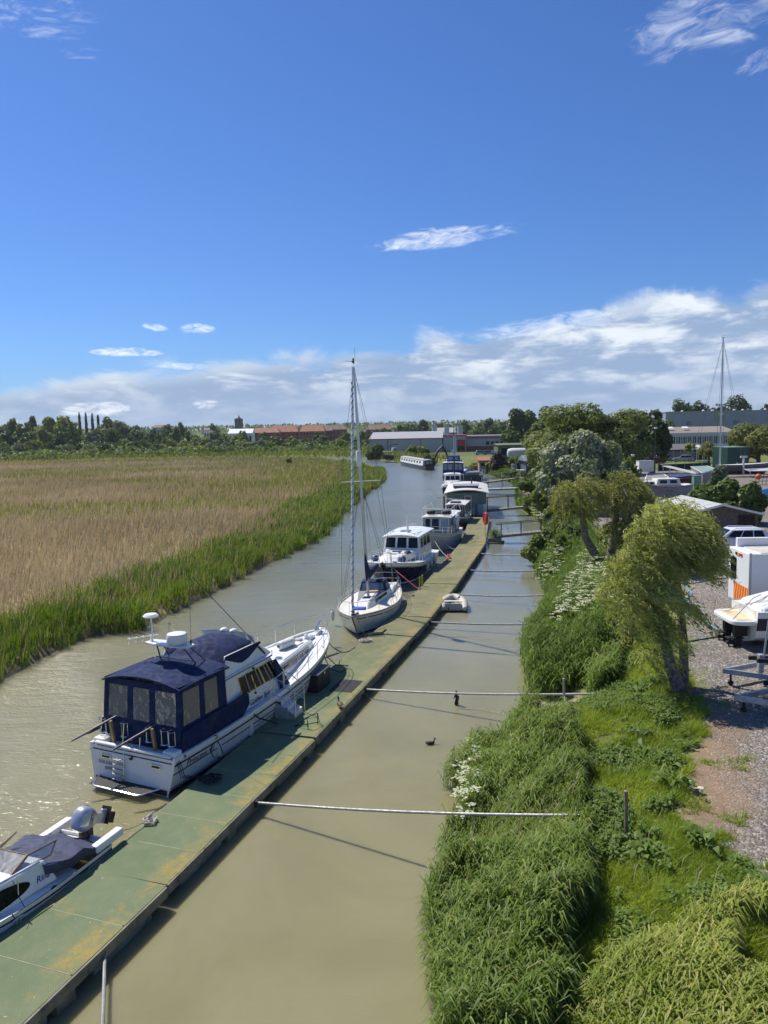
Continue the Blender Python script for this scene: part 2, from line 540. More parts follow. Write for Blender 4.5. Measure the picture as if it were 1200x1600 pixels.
gm = bpy.data.materials.new('ground')
gm.use_nodes = True
t = NT(gm.node_tree); p = t.n['Principled BSDF']
P_ = t.pos()
vor = t.new('ShaderNodeTexVoronoi'); t.put(vor.inputs['Vector'], P_); vor.inputs['Scale'].default_value = 16
stone = t.mix(t.sep(vor.outputs['Color'])[0], (.095, .083, .072), (.26, .235, .21))
stone = t.mix(t.ss(t.sep(vor.outputs['Color'])[1], .8, .92), stone, (.46, .44, .42))
stone = t.mix(t.ss(t.noise(P_, .55, 6, .65), .42, .66, 0, .55), stone, (.20, .155, .12))
dirt = t.mix(t.noise(P_, 2.5, 8, .7), (.16, .10, .065), (.36, .26, .18))
dirt = t.mix(t.ss(t.noise(P_, 19, 3, .6), .60, .66, 0, .8), dirt, (.48, .44, .39))
soil = t.mix(t.ss(t.noise(P_, 1.2, 7, .65), .35, .65), (.10, .125, .03), (.19, .21, .06))
mud = t.mix(t.noise(P_, .8, 5), (.10, .085, .05), (.19, .16, .10))
sandy = t.mix(t.noise(P_, 3, 6, .7), (.27, .22, .15), (.42, .36, .26))
zc = t.sep(P_)[2]; yc = t.sep(P_)[1]; xc = t.sep(P_)[0]
reedbed = t.mix(t.noise(P_, .18, 5, .6), (.20, .16, .085), (.34, .27, .16))
farland = t.mix(t.ss(t.noise(P_, .012, 4, .5), .38, .6), (.07, .10, .03), (.14, .17, .055))
c = t.mix(t.attr('left'), soil, reedbed)
c = t.mix(t.ss(yc, 170, 260), c, farland)
c = t.mix(t.attr('sand'), c, sandy)
c = t.mix(t.attr('gravel'), c, stone)
c = t.mix(t.m('MULTIPLY', t.attr('dirt'), t.ss(t.noise(P_, 1.1, 6, .7), .30, .52)), c, dirt)
c = t.mix(t.ss(zc, .16, .02), c, mud)
t.put(p.inputs['Base Color'], c)
p.inputs['Roughness'].default_value = .95
p.inputs['Specular IOR Level'].default_value = .2
hgt = t.m('ADD', t.m('MULTIPLY', vor.outputs['Distance'], t.m('MULTIPLY', t.attr('gravel'), -1.0)), t.noise(P_, 7, 6, .7))
t.put(p.inputs['Normal'], t.bump(hgt, .8, .05))
me = np_mesh('ground', np.column_stack([GP, gzv]), gf, gm, smooth=True)
SAND = np.array(wl([(838, 1118), (835, 1075), (900, 1090), (935, 1120), (905, 1150), (860, 1150)], .5))
for nm_, v in (('gravel', a_gr), ('dirt', a_di), ('left', lfm), ('sand', soft_in(GPw, SAND, .5))):
    a = me.attributes.new(nm_, 'FLOAT', 'POINT'); a.data.foreach_set('value', v.astype(np.float32))
o = link_mesh('ground', me); o['kind'] = 'structure'

# ------------------------------------------------------------------ water
wm = bpy.data.materials.new('river_water')
wm.use_nodes = True
t = NT(wm.node_tree); p = t.n['Principled BSDF']
P_ = t.pos()
xc, yc, _z = t.sep(P_)
side = t.m('SUBTRACT', xc, t.m('SUBTRACT', t.m('MULTIPLY', yc, .285), 11.0))      # metres to the bank side of the pontoon
calm = t.ss(side, -1.5, 1.5)
mud_sky_c = t.mix(t.ss(t.noise(P_, .16, 5, .6, .6), .3, .7), (.205, .192, .098), (.250, .232, .125))
mud_sky_c = t.mix(t.ss(yc, 22, 75), mud_sky_c, (.165, .180, .150))  # far water tinted bluish grey for the reflected sky, painted into the colour
scum = t.m('MULTIPLY', t.ss(t.noise(t.vmul(P_, (1.0, .35, 1)), 1.1, 8, .7, 1.6), .66, .74), t.ss(t.noise(P_, .22, 2), .48, .62, 0, .30))
mud_sky_c = t.mix(scum, mud_sky_c, (.34, .32, .22))
t.put(p.inputs['Base Color'], mud_sky_c)
p.subsurface_method = 'BURLEY'
p.inputs['Subsurface Weight'].default_value = .8
p.inputs['Subsurface Radius'].default_value = (1.0, .9, .5)
p.inputs['Subsurface Scale'].default_value = .35
p.inputs['IOR'].default_value = 1.333
t.put(p.inputs['Roughness'], t.m('ADD', .05, t.m('MULTIPLY', t.ss(yc, 40, 160), .12)))
v1 = t.vmul(P_, (.75, 1.7, 1))
w1 = t.noise(v1, 2.6, 3, .55, .8)
w2 = t.noise(t.vmul(P_, (.55, 1.25, 1)), .8, 3, .5, .4)
w3 = t.noise(v1, 9.0, 2, .5, .3)
amp = t.mix(calm, (1, 1, 1), (.14, .14, .14))
gust = t.ss(t.noise(P_, .07, 3, .5), .35, .65, .55, 1.15)
h_ = t.m('ADD', t.m('ADD', t.m('MULTIPLY', w1, .055), t.m('MULTIPLY', w2, .10)), t.m('MULTIPLY', w3, .030))
h_ = t.m('MULTIPLY', h_, t.m('MULTIPLY', t.sep(amp)[0], gust))
t.put(p.inputs['Normal'], t.bump(h_, 1.0, 1.0))
MATS['river_water'] = wm
mb = MB()
mb.add([(-440, -60, 0), (60, -60, 0), (60, 350, 0), (-440, 350, 0)], [(0, 1, 2, 3)])
o = mb.build('water', wm); o['kind'] = 'structure'

# ------------------------------------------------------------------ grasses, reeds and flowers
def blades(P, h, w, ang, lean, droop=.0):
    """two-piece blades; ang: where each leans to, lean: how far its tip goes as a share of its height"""
    n = len(P)
    dirv = np.stack([np.cos(ang), np.sin(ang), np.zeros(n)], 1)
    sd = np.stack([-np.sin(ang), np.cos(ang), np.zeros(n)], 1)
    tw = rng.uniform(-1, 1, n)[:, None]
    sd = sd*np.cos(tw)+dirv*np.sin(tw)
    up_ = np.array([0, 0, 1.0])
    mid = P+up_*(h*.58)[:, None]+dirv*(h*lean*.32)[:, None]
    tip = P+up_*(h*(1-droop*.5))[:, None]+dirv*(h*lean)[:, None]
    hw = (w*.5)[:, None]
    V = np.stack([P-sd*hw*.7, P+sd*hw*.7, mid-sd*hw, mid+sd*hw, tip], 1).reshape(-1, 3)
    b = (np.arange(n)*5)[:, None]
    F = np.concatenate([b+np.array([0, 1, 3]), b+np.array([0, 3, 2]), b+np.array([2, 3, 4])], 0)
    return V, F
def tris(P, h, w, ang, lean):
    n = len(P)
    dirv = np.stack([np.cos(ang), np.sin(ang), np.zeros(n)], 1)
    a2 = rng.uniform(0, pi, n)
    sd = np.stack([np.cos(a2), np.sin(a2), np.zeros(n)], 1)
    tip = P+np.array([0, 0, 1.0])*h[:, None]+dirv*(h*lean)[:, None]
    V = np.stack([P-sd*(w*.5)[:, None], P+sd*(w*.5)[:, None], tip], 1).reshape(-1, 3)
    b = (np.arange(n)*3)[:, None]
    return V, b+np.array([0, 1, 2])
def drop_leaves(P, L, w, ang, rise, fall):
    """arching leaves from a stem: out and up, then over"""
    n = len(P)
    d = np.stack([np.cos(ang), np.sin(ang), np.zeros(n)], 1)
    sd = np.stack([-np.sin(ang), np.cos(ang), np.zeros(n)], 1)
    sd = sd + np.array([0, 0, 1.0])*rng.uniform(-.5, .5, n)[:, None]
    up_ = np.array([0, 0, 1.0])
    mid = P+d*(L*.5)[:, None]+up_*(L*rise)[:, None]
    tip = P+d*(L*.95)[:, None]+up_*(L*(rise-fall))[:, None]
    hw = (w*.5)[:, None]
    V = np.stack([P-sd*hw*.5, P+sd*hw*.5, mid-sd*hw, mid+sd*hw, tip], 1).reshape(-1, 3)
    b = (np.arange(n)*5)[:, None]
    F = np.concatenate([b+np.array([0, 1, 3]), b+np.array([0, 3, 2]), b+np.array([2, 3, 4])], 0)
    return V, F
def cat_(lst):
    Vs, Fs, Ts, o = [], [], [], 0
    for V, F, T in lst:
        Vs.append(V); Fs.append(F+o); Ts.append(T); o += len(V)
    return np.concatenate(Vs), np.concatenate(Fs), np.concatenate(Ts)
def scatter(poly, n, pw=0.0, y0=15.0, warp=0.0):
    """points on the ground in a polygon, thinner with distance by (y0/y)^pw"""
    poly = np.asarray(poly); lo, hi = poly.min(0), poly.max(0)
    out = []
    got = 0
    while got < n:
        q = rng.uniform(lo, hi, (n*4, 2))
        wq = q if not warp else q+warp*2*np.column_stack([fbm(q[:, 0], q[:, 1], 1.1)-.5, fbm(q[:, 0]+23, q[:, 1]+7, 1.1)-.5])
        q = q[inside(wq, poly)]
        if pw: q = q[rng.random(len(q)) < np.clip((y0/np.maximum(q[:, 1], 1)), 0, 1)**pw]
        out.append(q); got += len(q)
    q = np.concatenate(out)[:n]
    return q
def lift(q, dz=0.0): return np.column_stack([q, ground_z(q)+dz])
def stuff(name, V, F, T, m, label, cat):
    o = link_mesh(name, np_mesh(name, V, F, m, T))
    return tag(o, label, cat, kind='stuff')
def reeds(q, h0, h1, nl, L, w, wind=0.0, windk=.6, stem=True, hm=1.0):
    """stems with arching leaves"""
    P = lift(q, -.03); n = len(P)
    h = rng.uniform(h0, h1, n)*(.35+1.25*fbm(q[:, 0], q[:, 1], .95))*hm
    lst = []
    tint = rng.random(n)
    sa = rng.normal(wind, .7, n); sl = rng.uniform(.02, .16, n)
    if stem:
        V, F = tris(P, h*1.05, np.full(n, w*.7), sa, sl)
        lst.append((V, F, np.repeat(tint*.8, 3)))
    for k in range(nl):
        f = rng.uniform(.35, 1.0, n)
        B = P.copy(); B[:, 2] += h*f
        B[:, 0] += np.cos(sa)*h*sl*f; B[:, 1] += np.sin(sa)*h*sl*f
        ang = np.where(rng.random(n) < windk, rng.normal(wind, .55, n), rng.uniform(-pi, pi, n))
        V, F = drop_leaves(B, L*rng.uniform(.6, 1.2, n), w*rng.uniform(.7, 1.25, n), ang, rng.uniform(.2, .7, n), rng.uniform(.2, .75, n))
        lst.append((V, F, np.repeat(np.clip(tint+rng.normal(0, .15, n), 0, 1), 5)))
    return lst
REED = foliage('reed_leaves', (.085, .15, .025), (.25, .345, .075), .42, .5, .5, dry=(.32, .29, .15), dryamt=.6)  # the dry colour also paints pale highlights on some leaves
REEDB = foliage('bright_reed_leaves', (.055, .115, .018), (.175, .255, .045), .40, .35, .5)
PALE = foliage('pale_reed_leaves', (.17, .25, .035), (.42, .46, .12), .44, .5, .45, dry=(.46, .40, .2), dryamt=.7)
LAWN = foliage('bank_grass', (.16, .25, .025), (.36, .44, .08), .48, .55, .55)
NETTLE = foliage('nettle_leaves', (.08, .15, .028), (.22, .30, .075), .40, .7, .5)
DRY = foliage('dry_reed_tops', (.31, .255, .16), (.54, .46, .32), .34, .06, .8, tt=(1.1, 1.0, .8))
FGREEN = foliage('field_green', (.12, .145, .04), (.27, .29, .11), .40, .05, .6)
FLOWER = foliage('flower_heads', (.40, .44, .27), (.70, .71, .55), .25, 1.0, .8)

def spikes(poly, n, h0, h1, w=.014):
    q = scatter(poly, n, .3, 10, .9); P = lift(q); n = len(P)
    ang = rng.normal(-.2, .5, n)
    V, F = blades(P, rng.uniform(h0, h1, n), np.full(n, w), ang, rng.uniform(.1, .4, n), .2)
    return [(V, F, np.repeat(rng.uniform(.5, 1, n), 5))]
R_SLOPE = np.array(wl([(860, 1700), (885, 1500), (885, 1300), (868, 1160), (842, 1122), (905, 1085), (950, 1040), (975, 960), (1010, 960), (1060, 1075), (1095, 1130), (1090, 1200), (1065, 1270), (1045, 1315), (1090, 1345), (1150, 1400), (1330, 1560), (1330, 1700)], 1.4))
# right bank, near: tall reeds at the water's edge
R_NEAR = np.array(wl([(700, 1640), (675, 1530), (668, 1420), (715, 1315), (735, 1262), (712, 1210), (742, 1200), (826, 1172), (866, 1195), (885, 1250), (890, 1310), (885, 1400), (890, 1500), (870, 1600), (860, 1700)], .35))
q = scatter(R_NEAR, 16500, .55, 10, .9)
q = q[fbm(q[:, 0]+61, q[:, 1]+3, .55) > .33]
V, F, T = cat_(reeds(q, .6, 1.25, 6, .44, .028, wind=-.25, windk=.6, hm=.42+.58*sst(dist_to(q, [np.array(at(400, 1254, .34)[:2]), np.array(at(920, 1274, 2.2)[:2])]), .5, 1.5))+spikes(R_NEAR, 700, 1.1, 1.7))
stuff('reeds', V, F, T, REED, 'tall dark green reeds leaning in the wind along the near right waterside', 'reeds')
V, F, T = cat_(spikes(R_NEAR, 420, .9, 1.5, .018)+spikes(R_SLOPE, 260, .25, .7, .014))
stuff('dead_stems', V, F, T, DRY, 'dry straw coloured stems standing among the near reeds and grass', 'dead stems')
# pale reeds in the bottom right corner
R_PALE = np.array(wl([(850, 1700), (866, 1610), (920, 1555), (1010, 1505), (1110, 1480), (1200, 1510), (1330, 1540), (1330, 1700)], 1.4))
q = scatter(R_PALE, 9000, .3, 9, 1.3)
q = q[fbm(q[:, 0], q[:, 1], 1.5)+.0 > .36]
V, F, T = cat_(reeds(q, .15, .5, 6, .38, .024, wind=-.2, windk=.75))
stuff('pale_reeds', V, F, T, PALE, 'pale yellowish windswept reeds on the top of the near bank', 'reeds')
# low grass and nettles on the slope
q = scatter(R_SLOPE, 130000, .5, 10, .5)
den = fbm(q[:, 0]+9, q[:, 1], 1.1)
sandm = soft_in(q, SAND, .5)
q = q[(den > .30) & (rng.random(len(q)) > sandm*.85)]
P = lift(q); n = len(P)
hh = rng.uniform(.06, .26, n)*(.15+2.0*fbm(q[:, 0], q[:, 1], .55)**1.3)
V, F = tris(P, hh, rng.uniform(.010, .026, n), rng.normal(-.2, 1.3, n), rng.uniform(.2, 1.5, n))
stuff('grass', V, F, np.repeat(np.clip(rng.random(n)*.5+1.5*(fbm(q[:, 0]+30, q[:, 1], .8)-.3), 0, 1), 3), LAWN, 'short bright green grass over the near right bank', 'grass')
q = scatter(R_SLOPE, 34000, .5, 10, .6)
q = q[(fbm(q[:, 0]+50, q[:, 1]+11, 1.1)+rng.normal(0, .05, len(q)) > .60) & (rng.random(len(q)) > soft_in(q, SAND, .8))]
P = lift(q); n = len(P)
lst = []
hb = rng.uniform(.06, .34, n)*(.3+1.4*fbm(q[:, 0], q[:, 1], .8))
for k in range(5):
    B = P.copy(); B[:, 2] += hb*rng.uniform(.3, 1, n)
    B[:, :2] += rng.normal(0, .04, (n, 2))
    V, F = drop_leaves(B, rng.uniform(.06, .15, n), rng.uniform(.035, .075, n), rng.uniform(-pi, pi, n), rng.uniform(0, .3, n), rng.uniform(.1, .6, n))
    lst.append((V, F, np.repeat(rng.random(n), 5)))
V, F, T = cat_(lst)
stuff('weeds', V, F, T, NETTLE, 'broad leaved weeds and nettles scattered over the near bank slope', 'weeds')
# big leaved docks: each plant a rosette of its own
for i, (px, py, r_, lab) in enumerate(((1052, 1272, .55, 'large leaved dock plant beside the dirt, nearest the timber post'), (1092, 1370, .45, 'large leaved dock plant below the dirt slope by the gravel'), (1010, 1222, .5, 'dark leaved dock plant half way up the grassy slope'), (1000, 1105, .45, 'dark leaved dock plant below the leaning willow'), (1010, 1385, .5, 'leafy dock plant behind the pale reeds'))):
    b0 = at(px, py, 1.5); b0.z = float(ground_z([(b0.x, b0.y)])[0])
    n = 70
    C = np.column_stack([rng.normal(0, r_*.35, n), rng.normal(0, r_*.35, n), rng.uniform(.02, .30, n)])
    V, F = drop_leaves(C, rng.uniform(.16, .34, n), rng.uniform(.07, .13, n), rng.uniform(-pi, pi, n), rng.uniform(.1, .6, n), rng.uniform(.1, .5, n))
    o = thing('dock_plant', lab, 'plant', b0, 90, 'dock plants on the bank')
    link_mesh('leaves', np_mesh('leaves', V, F, NETTLE, np.repeat(rng.random(n), 5)), o)
# stray tufts at the edge of gravel and on the dirt
q = np.concatenate([scatter(DIRT, 500), scatter(np.array(wl([(1120, 1300), (1200, 1470), (1330, 1560), (1330, 1440), (1180, 1340)], 2.1)), 1500)])
q = q[fbm(q[:, 0]+70, q[:, 1], .7) > .56]
qq = np.repeat(q, 14, 0)+rng.normal(0, .07, (len(q)*14, 2))
P = lift(qq); n = len(P)
V, F = tris(P, rng.uniform(.05, .2, n), rng.uniform(.012, .03, n), rng.uniform(-pi, pi, n), rng.uniform(.2, 1.2, n))
stuff('grass_tufts', V, F, np.repeat(rng.random(n), 3), LAWN, 'small grass tufts growing at the edge of the gravel', 'grass')

# right bank, middle: reeds and cow parsley below the willows
R_MID = np.array(wl([(838, 1072), (812, 1040), (822, 990), (852, 945), (856, 905), (834, 882), (850, 862), (905, 850), (930, 900), (950, 960), (970, 1020), (930, 1070), (880, 1085)], .6))
q = scatter(R_MID, 10500, .3, 26, .9)
q = q[fbm(q[:, 0]+11, q[:, 1]+3, 1.3) > .34]
V, F, T = cat_(reeds(q, .9, 1.8, 5, .5, .042, wind=-.3, windk=.5, hm=.55+.9*fbm(q[:, 0]+5, q[:, 1], 2.2))+spikes(R_MID, 300, 1.4, 2.0, .02))
stuff('reeds', V, F, T, REEDB, 'bright green reed clump with white flowers beneath the two willows', 'reeds')
q = scatter(np.array(wl([(915, 1085), (955, 1075), (975, 1010), (950, 985), (925, 1010)], 1.2)), 1500)
V, F, T = cat_(reeds(q, .8, 1.3, 4, .5, .04))
stuff('reeds', V, F, T, REED, 'dark upright reed tuft left of the near willow trunk', 'reeds')
def umbels(poly, n, h0, h1, r, seed):
    q = scatter(poly, n)
    V_, F_, T_ = [], [], []
    P = lift(q)
    for p0 in P:
        h = rng.uniform(h0, h1)
        cx, cy, cz = p0[0]+rng.normal(0, .08), p0[1]+rng.normal(0, .08), p0[2]+h
        k = 9
        for i in range(k):
            a = rng.uniform(0, 2*pi); rr = r*sqrt(rng.random())
            s = r*rng.uniform(.22, .4)
            c3 = np.array([cx+rr*cos(a), cy+rr*sin(a), cz+.25*r*(1-(rr/r)**2)])
            a0 = rng.uniform(0, pi)
            o = len(V_)
            for j in range(4):
                aj = a0+j*pi/2
                V_.append(c3+np.array([s*cos(aj), s*sin(aj), rng.uniform(-.3, .3)*s]))
                T_.append(rng.random())
            F_.append((o, o+1, o+2, o+3))
    return np.array(V_), np.array(F_), np.array(T_)
V, F, T = umbels(np.array(wl([(860, 1000), (880, 950), (905, 905), (925, 900), (950, 960), (955, 1000), (920, 1010)], 1.2)), 400, 1.4, 2.1, .15, 1)
stuff('flowers', V, F, T, FLOWER, 'dense white cow parsley flowers on the bank below the willows', 'flowers')
V, F, T = umbels(np.array(wl([(838, 905), (850, 872), (868, 860), (882, 880), (872, 910)], 1.0)), 95, 1.0, 1.7, .17, 1)
stuff('flowers', V, F, T, FLOWER, 'white flower heads on the leafy point beside the gangway', 'flowers')
V, F, T = umbels(np.array(wl([(712, 1260), (720, 1200), (748, 1205), (750, 1275), (735, 1330), (720, 1330)], .4)), 60, .95, 1.4, .13, 1)
stuff('flowers', V, F, T, FLOWER, 'white hemlock flower heads among the near reeds by the water', 'flowers')

# right bank further up the river
R_UP = np.array(RIGHT[14:24]+[(22, 205), (30, 190), (24, 140), (18.5, 100), (17, 75), (15.5, 60), (13, 52)])
q = scatter(R_UP, 26000, 1.3, 48)
P = lift(q); n = len(P); sc_ = P[:, 1]/50
V, F = blades(P, rng.uniform(.6, 1.6, n)*(.6+.8*fbm(q[:, 0], q[:, 1], 3)), .055*sc_, rng.normal(-.3, 1.2, n), rng.uniform(.1, .7, n), .3)
stuff('bank_vegetation', V, F, np.repeat(rng.random(n), 5), REEDB, 'rough green waterside growth under the gangways', 'undergrowth')
V, F, T = umbels(np.array(RIGHT[15:19]+[(17, 80), (16, 66)]), 150, .8, 1.4, .22, 1)
stuff('flowers', V, F, T, FLOWER, 'scattered white flower heads along the bank by the gangways', 'flowers')

# left bank: green reed fringe, then the dry reed bed
lf_in = [(x-7.0-.02*y, y-1.5) for x, y in LEFT[2:14]]
FR = np.array(LEFT[2:15]+[(-14, 258)]+lf_in[::-1])
q = scatter(FR, 46000, 1.25, 30, 1.6)
d_ = dist_to(q, LEFT)
keep = rng.random(len(q)) < np.where(d_ < 3.2, 1, np.clip(1.5-d_/7, .2, 1))
q = q[keep]; d_ = d_[keep]
P = lift(q, -.05); n = len(P); sc_ = np.maximum(P[:, 1]/32, .9)
hh = rng.uniform(.6, 1.45, n)*(.15+1.6*fbm(q[:, 0], q[:, 1], 3.2))
V, F = blades(P, hh, .034*sc_, rng.normal(-.3, 1.3, n), rng.uniform(.1, .65, n), .35)
T = np.repeat(np.clip(rng.random(n)*.5+1.5*(fbm(q[:, 0]+7, q[:, 1], 3.6)-.32), 0, 1), 5)
stuff('reeds', V, F, T, REEDB, 'lush green reed fringe along the far left bank of the river', 'reeds')
FIELD = np.array(LEFT[2:15]+[(-24, 278), (-60, 299), (-230, 312), (-230, 120), (-60, 20)])
def field_green(q):
    x, y = q[:, 0], q[:, 1]
    d = dist_to(q, LEFT)
    g1 = sst(d+(fbm(x, y, 6)-.5)*10, 9+.02*y, 2.5)
    g2 = sst(fbm(x*.45+40, y, 26), .50, .62)*sst(y, 60, 110)
    g3 = sst(y-x*.0, 95, 150)*sst(d+(fbm(x, y, 9)-.5)*26, 46, 20)
    g4 = sst(y, 150, 175)*sst(y, 235, 200)*sst(fbm(x*.3, y, 30), .4, .55)
    return np.clip(np.maximum.reduce([g1, g2*.8, g3, g4*.8]), 0, 1)
q = scatter(FIELD, 330000, 1.0, 30)
gm_ = field_green(q)
isg = rng.random(len(q)) < gm_*.80+.06
for sel, m, lab, nm_, hr in ((~isg, DRY, 'pinkish brown flowering reed grass filling the marsh field', 'reed_bed', (.8, 1.5)), (isg, FGREEN, 'green patches of grass and reed within the marsh field', 'marsh_grass', (.6, 1.2))):
    qs = q[sel]; P = lift(qs); n = len(P); sc_ = np.maximum(P[:, 1]/32, .9)
    hh = rng.uniform(*hr, n)*(.7+.6*fbm(qs[:, 0], qs[:, 1], 4))
    V, F = tris(P, hh, .040*sc_, rng.normal(-.2, .9, n), rng.uniform(.05, .5, n))
    T = np.repeat(np.clip(rng.random(n)*.7+.6*(fbm(qs[:, 0]*.6, qs[:, 1], 14)-.3), 0, 1), 3)
    stuff(nm_, V, F, T, m, lab, 'marsh')
# far bank strip of reeds beyond the bend
FB = np.array([(16, 228), (4, 250), (-6, 290), (-24, 296), (-60, 308), (-420, 338), (-420, 352), (-60, 330), (0, 312), (12, 262), (22, 240)])
q = scatter(FB, 12000, 0)
P = lift(q); n = len(P)
V, F = tris(P, rng.uniform(.9, 2.0, n), np.full(n, .5), rng.normal(0, 1, n), rng.uniform(0, .4, n))
stuff('reeds', V, F, np.repeat(rng.random(n), 3), FGREEN, 'strip of green reeds on the far bank at the bend', 'reeds')

# loose stones on the gravel yard
q = scatter(np.array(wl([(1070, 880), (1140, 870), (1300, 960), (1330, 1500), (1200, 1470), (1120, 1330), (1140, 1260), (1100, 1130), (1075, 1040)], 2.1)), 26000, 1.0, 12)
P = lift(q); n = len(P)
s = rng.uniform(.012, .034, n)*np.where(rng.random(n) > .98, 2, 1)*np.maximum(1, P[:, 1]/22)
R3 = rng.normal(0, 1, (n, 4, 3)); R3 /= np.linalg.norm(R3, axis=2)[:, :, None]
base = np.array([[1, 0, -.1], [-.5, .87, -.1], [-.5, -.87, -.1], [0, 0, .75]])
an = rng.uniform(0, 2*pi, n)
ca, sa_ = np.cos(an), np.sin(an)
Vb = base[None]+R3*.35
V = np.stack([Vb[:, :, 0]*ca[:, None]-Vb[:, :, 1]*sa_[:, None], Vb[:, :, 0]*sa_[:, None]+Vb[:, :, 1]*ca[:, None], Vb[:, :, 2]*.7], 2)*s[:, None, None]+P[:, None, :]
b = (np.arange(n)*4)[:, None]
F = np.concatenate([b+np.array(k) for k in ((0, 1, 3), (1, 2, 3), (2, 0, 3))], 0)
STONE = foliage('loose_stones', (.11, .10, .09), (.40, .37, .335), 0.0, .6, .9)
stuff('gravel_stones', V.reshape(-1, 3), F, np.repeat(rng.random(n)**1.3, 4), STONE, 'loose grey stones lying on the gravel yard', 'gravel')
# ------------------------------------------------------------------ shape helpers for boats, vehicles and sheds
class Hull:
    """u: 0 stern .. 1 bow, t: 0 sheer .. 1 waterline .. 1.5 keel, s: -1 starboard, +1 port. z = 0 is the waterline"""
    def __init__(s, L, us, beam, wlb, sheer, rake=.8, trake=0.0, draft=.6, flare=1.6, x0=0.0):
        s.L, s.us, s.b, s.w, s.z, s.rake, s.tr, s.dr, s.fl, s.x0 = L, us, beam, wlb, sheer, rake, trake, draft, flare, x0
    def hb(s, u): return max(.012, crv(s.us, s.b, u))
    def zs(s, u): return crv(s.us, s.z, u)
    def pt(s, u, t, sd):
        tt = min(t, 1.0)
        x = s.x0+u*s.L - s.rake*tt*u**5 + s.tr*tt*(1-u)**6
        bs, bw = s.hb(u), max(.010, crv(s.us, s.w, u))
        if t <= 1:
            y = bs+(bw-bs)*max(tt, 0)**s.fl; z = s.zs(u)*(1-tt)
        else:
            k = (t-1)/.5
            y = bw*(1-k**1.5)+.008; z = -s.dr*k; x -= s.rake*.6*k*u**5
        return Vector((x, sd*y, z))
    def nrm(s, u, t, sd):
        e = .004
        a = s.pt(min(1, u+e), t, sd)-s.pt(max(0, u-e), t, sd)
        b = s.pt(u, min(1.5, t+e), sd)-s.pt(u, max(0, t-e), sd)
        n = a.cross(b)
        if n.length < 1e-9: return Vector((0, sd, 0))
        n.normalize()
        return n if n.y*sd > 0 else -n
    def shell(s, mb, nu=30, ts=(0, .12, .3, .5, .7, .85, 1, 1.15, 1.35, 1.5), mi=0):
        for sd in (-1, 1):
            rings = []
            for i in range(nu+1):
                u = 1-(1-i/nu)**1.0
                rings.append([s.pt(u, t, sd) for t in ts])
            if sd > 0: rings = [r[::-1] for r in rings]
            mb.loft(rings, closed=False, cap=False, mi=mi)
        tr = [s.pt(0, t, -1) for t in ts]+[s.pt(0, t, 1) for t in ts[::-1]]
        mb.add(tr, [tuple(range(len(tr)))], mi)
        return mb
    def deck(s, mb, drop=.04, inset=.03, u0=0.0, u1=1.0, nu=30, crown=.05, mi=0):
        rings = []
        for i in range(nu+1):
            u = u0+(u1-u0)*i/nu
            b = max(.01, s.hb(u)-inset); z = s.zs(u)-drop; x = s.x0+u*s.L-(.02 if u > .99 else 0)
            rings.append([Vector((x, y*b, z+crown*(1-y*y))) for y in (1, .6, .2, -.2, -.6, -1)])
        return mb.loft(rings, closed=False, cap=False, mi=mi)
    def band(s, mb, d0, d1, u0=0.0, u1=1.0, off=.006, sides=(-1, 1), nu=34, mi=0, wl=False):
        """strip proud of the side from d0 to d1 metres under the sheer (or above the waterline when wl)"""
        for sd in sides:
            rings = []
            for i in range(nu+1):
                u = u0+(u1-u0)*i/nu; zz = s.zs(u)
                ta, tb = ((zz-d0)/zz, (zz-d1)/zz) if wl else (d0/zz, d1/zz)
                na, nb = s.nrm(u, ta, sd), s.nrm(u, tb, sd)
                a, b = s.pt(u, ta, sd), s.pt(u, tb, sd)
                r = [a-na*.004, a+na*off, b+nb*off, b-nb*.004]
                rings.append(r if sd < 0 else r[::-1])
            mb.loft(rings, closed=True, cap=True, mi=mi)
        return mb
    def rubrail(s, mb, r=.035, drop=0.0, u0=0, u1=1, nu=30, mi=0, out=.0, n=8):
        for sd in (-1, 1):
            mb.tube([s.pt(u0+(u1-u0)*i/nu, drop/s.zs(u0+(u1-u0)*i/nu), sd)+Vector((0, sd*out, 0)) for i in range(nu+1)], r, n, mi)
        return mb
    def rim(s, mb, h=.08, w=.06, u0=0, u1=1, nu=30, mi=0):
        """raised toe rail or bulwark on the deck edge"""
        for sd in (-1, 1):
            rings = []
            for i in range(nu+1):
                u = u0+(u1-u0)*i/nu; p = s.pt(u, 0, sd); b = abs(p.y); yi = max(.004, b-w)
                rings.append([Vector((p.x, sd*b, p.z-.05)), Vector((p.x, sd*b, p.z+h)), Vector((p.x-.01*u, sd*yi, p.z+h)), Vector((p.x, sd*yi, p.z-.05))])
            mb.loft(rings if sd > 0 else [r[::-1] for r in rings], closed=True, cap=True, mi=mi)
        return mb
    def rail(s, mb, u0, u1, h, r=.014, nst=6, inset=.06, mid=True, sides=(-1, 1), mi=0, lean=0.0):
        for sd in sides:
            def q(u, hh):
                p = s.pt(u, 0, sd); return Vector((p.x+lean*hh, sd*max(.03, abs(p.y)-inset), p.z+hh))
            n = 14
            mb.tube([q(u0+(u1-u0)*i/n, h) for i in range(n+1)], r, 6, mi)
            if mid: mb.tube([q(u0+(u1-u0)*i/n, h*.52) for i in range(n+1)], r*.6, 5, mi)
            for i in range(nst):
                u = u0+(u1-u0)*i/(nst-1); mb.tube([q(u, 0), q(u, h)], r, 6, mi)
        return mb

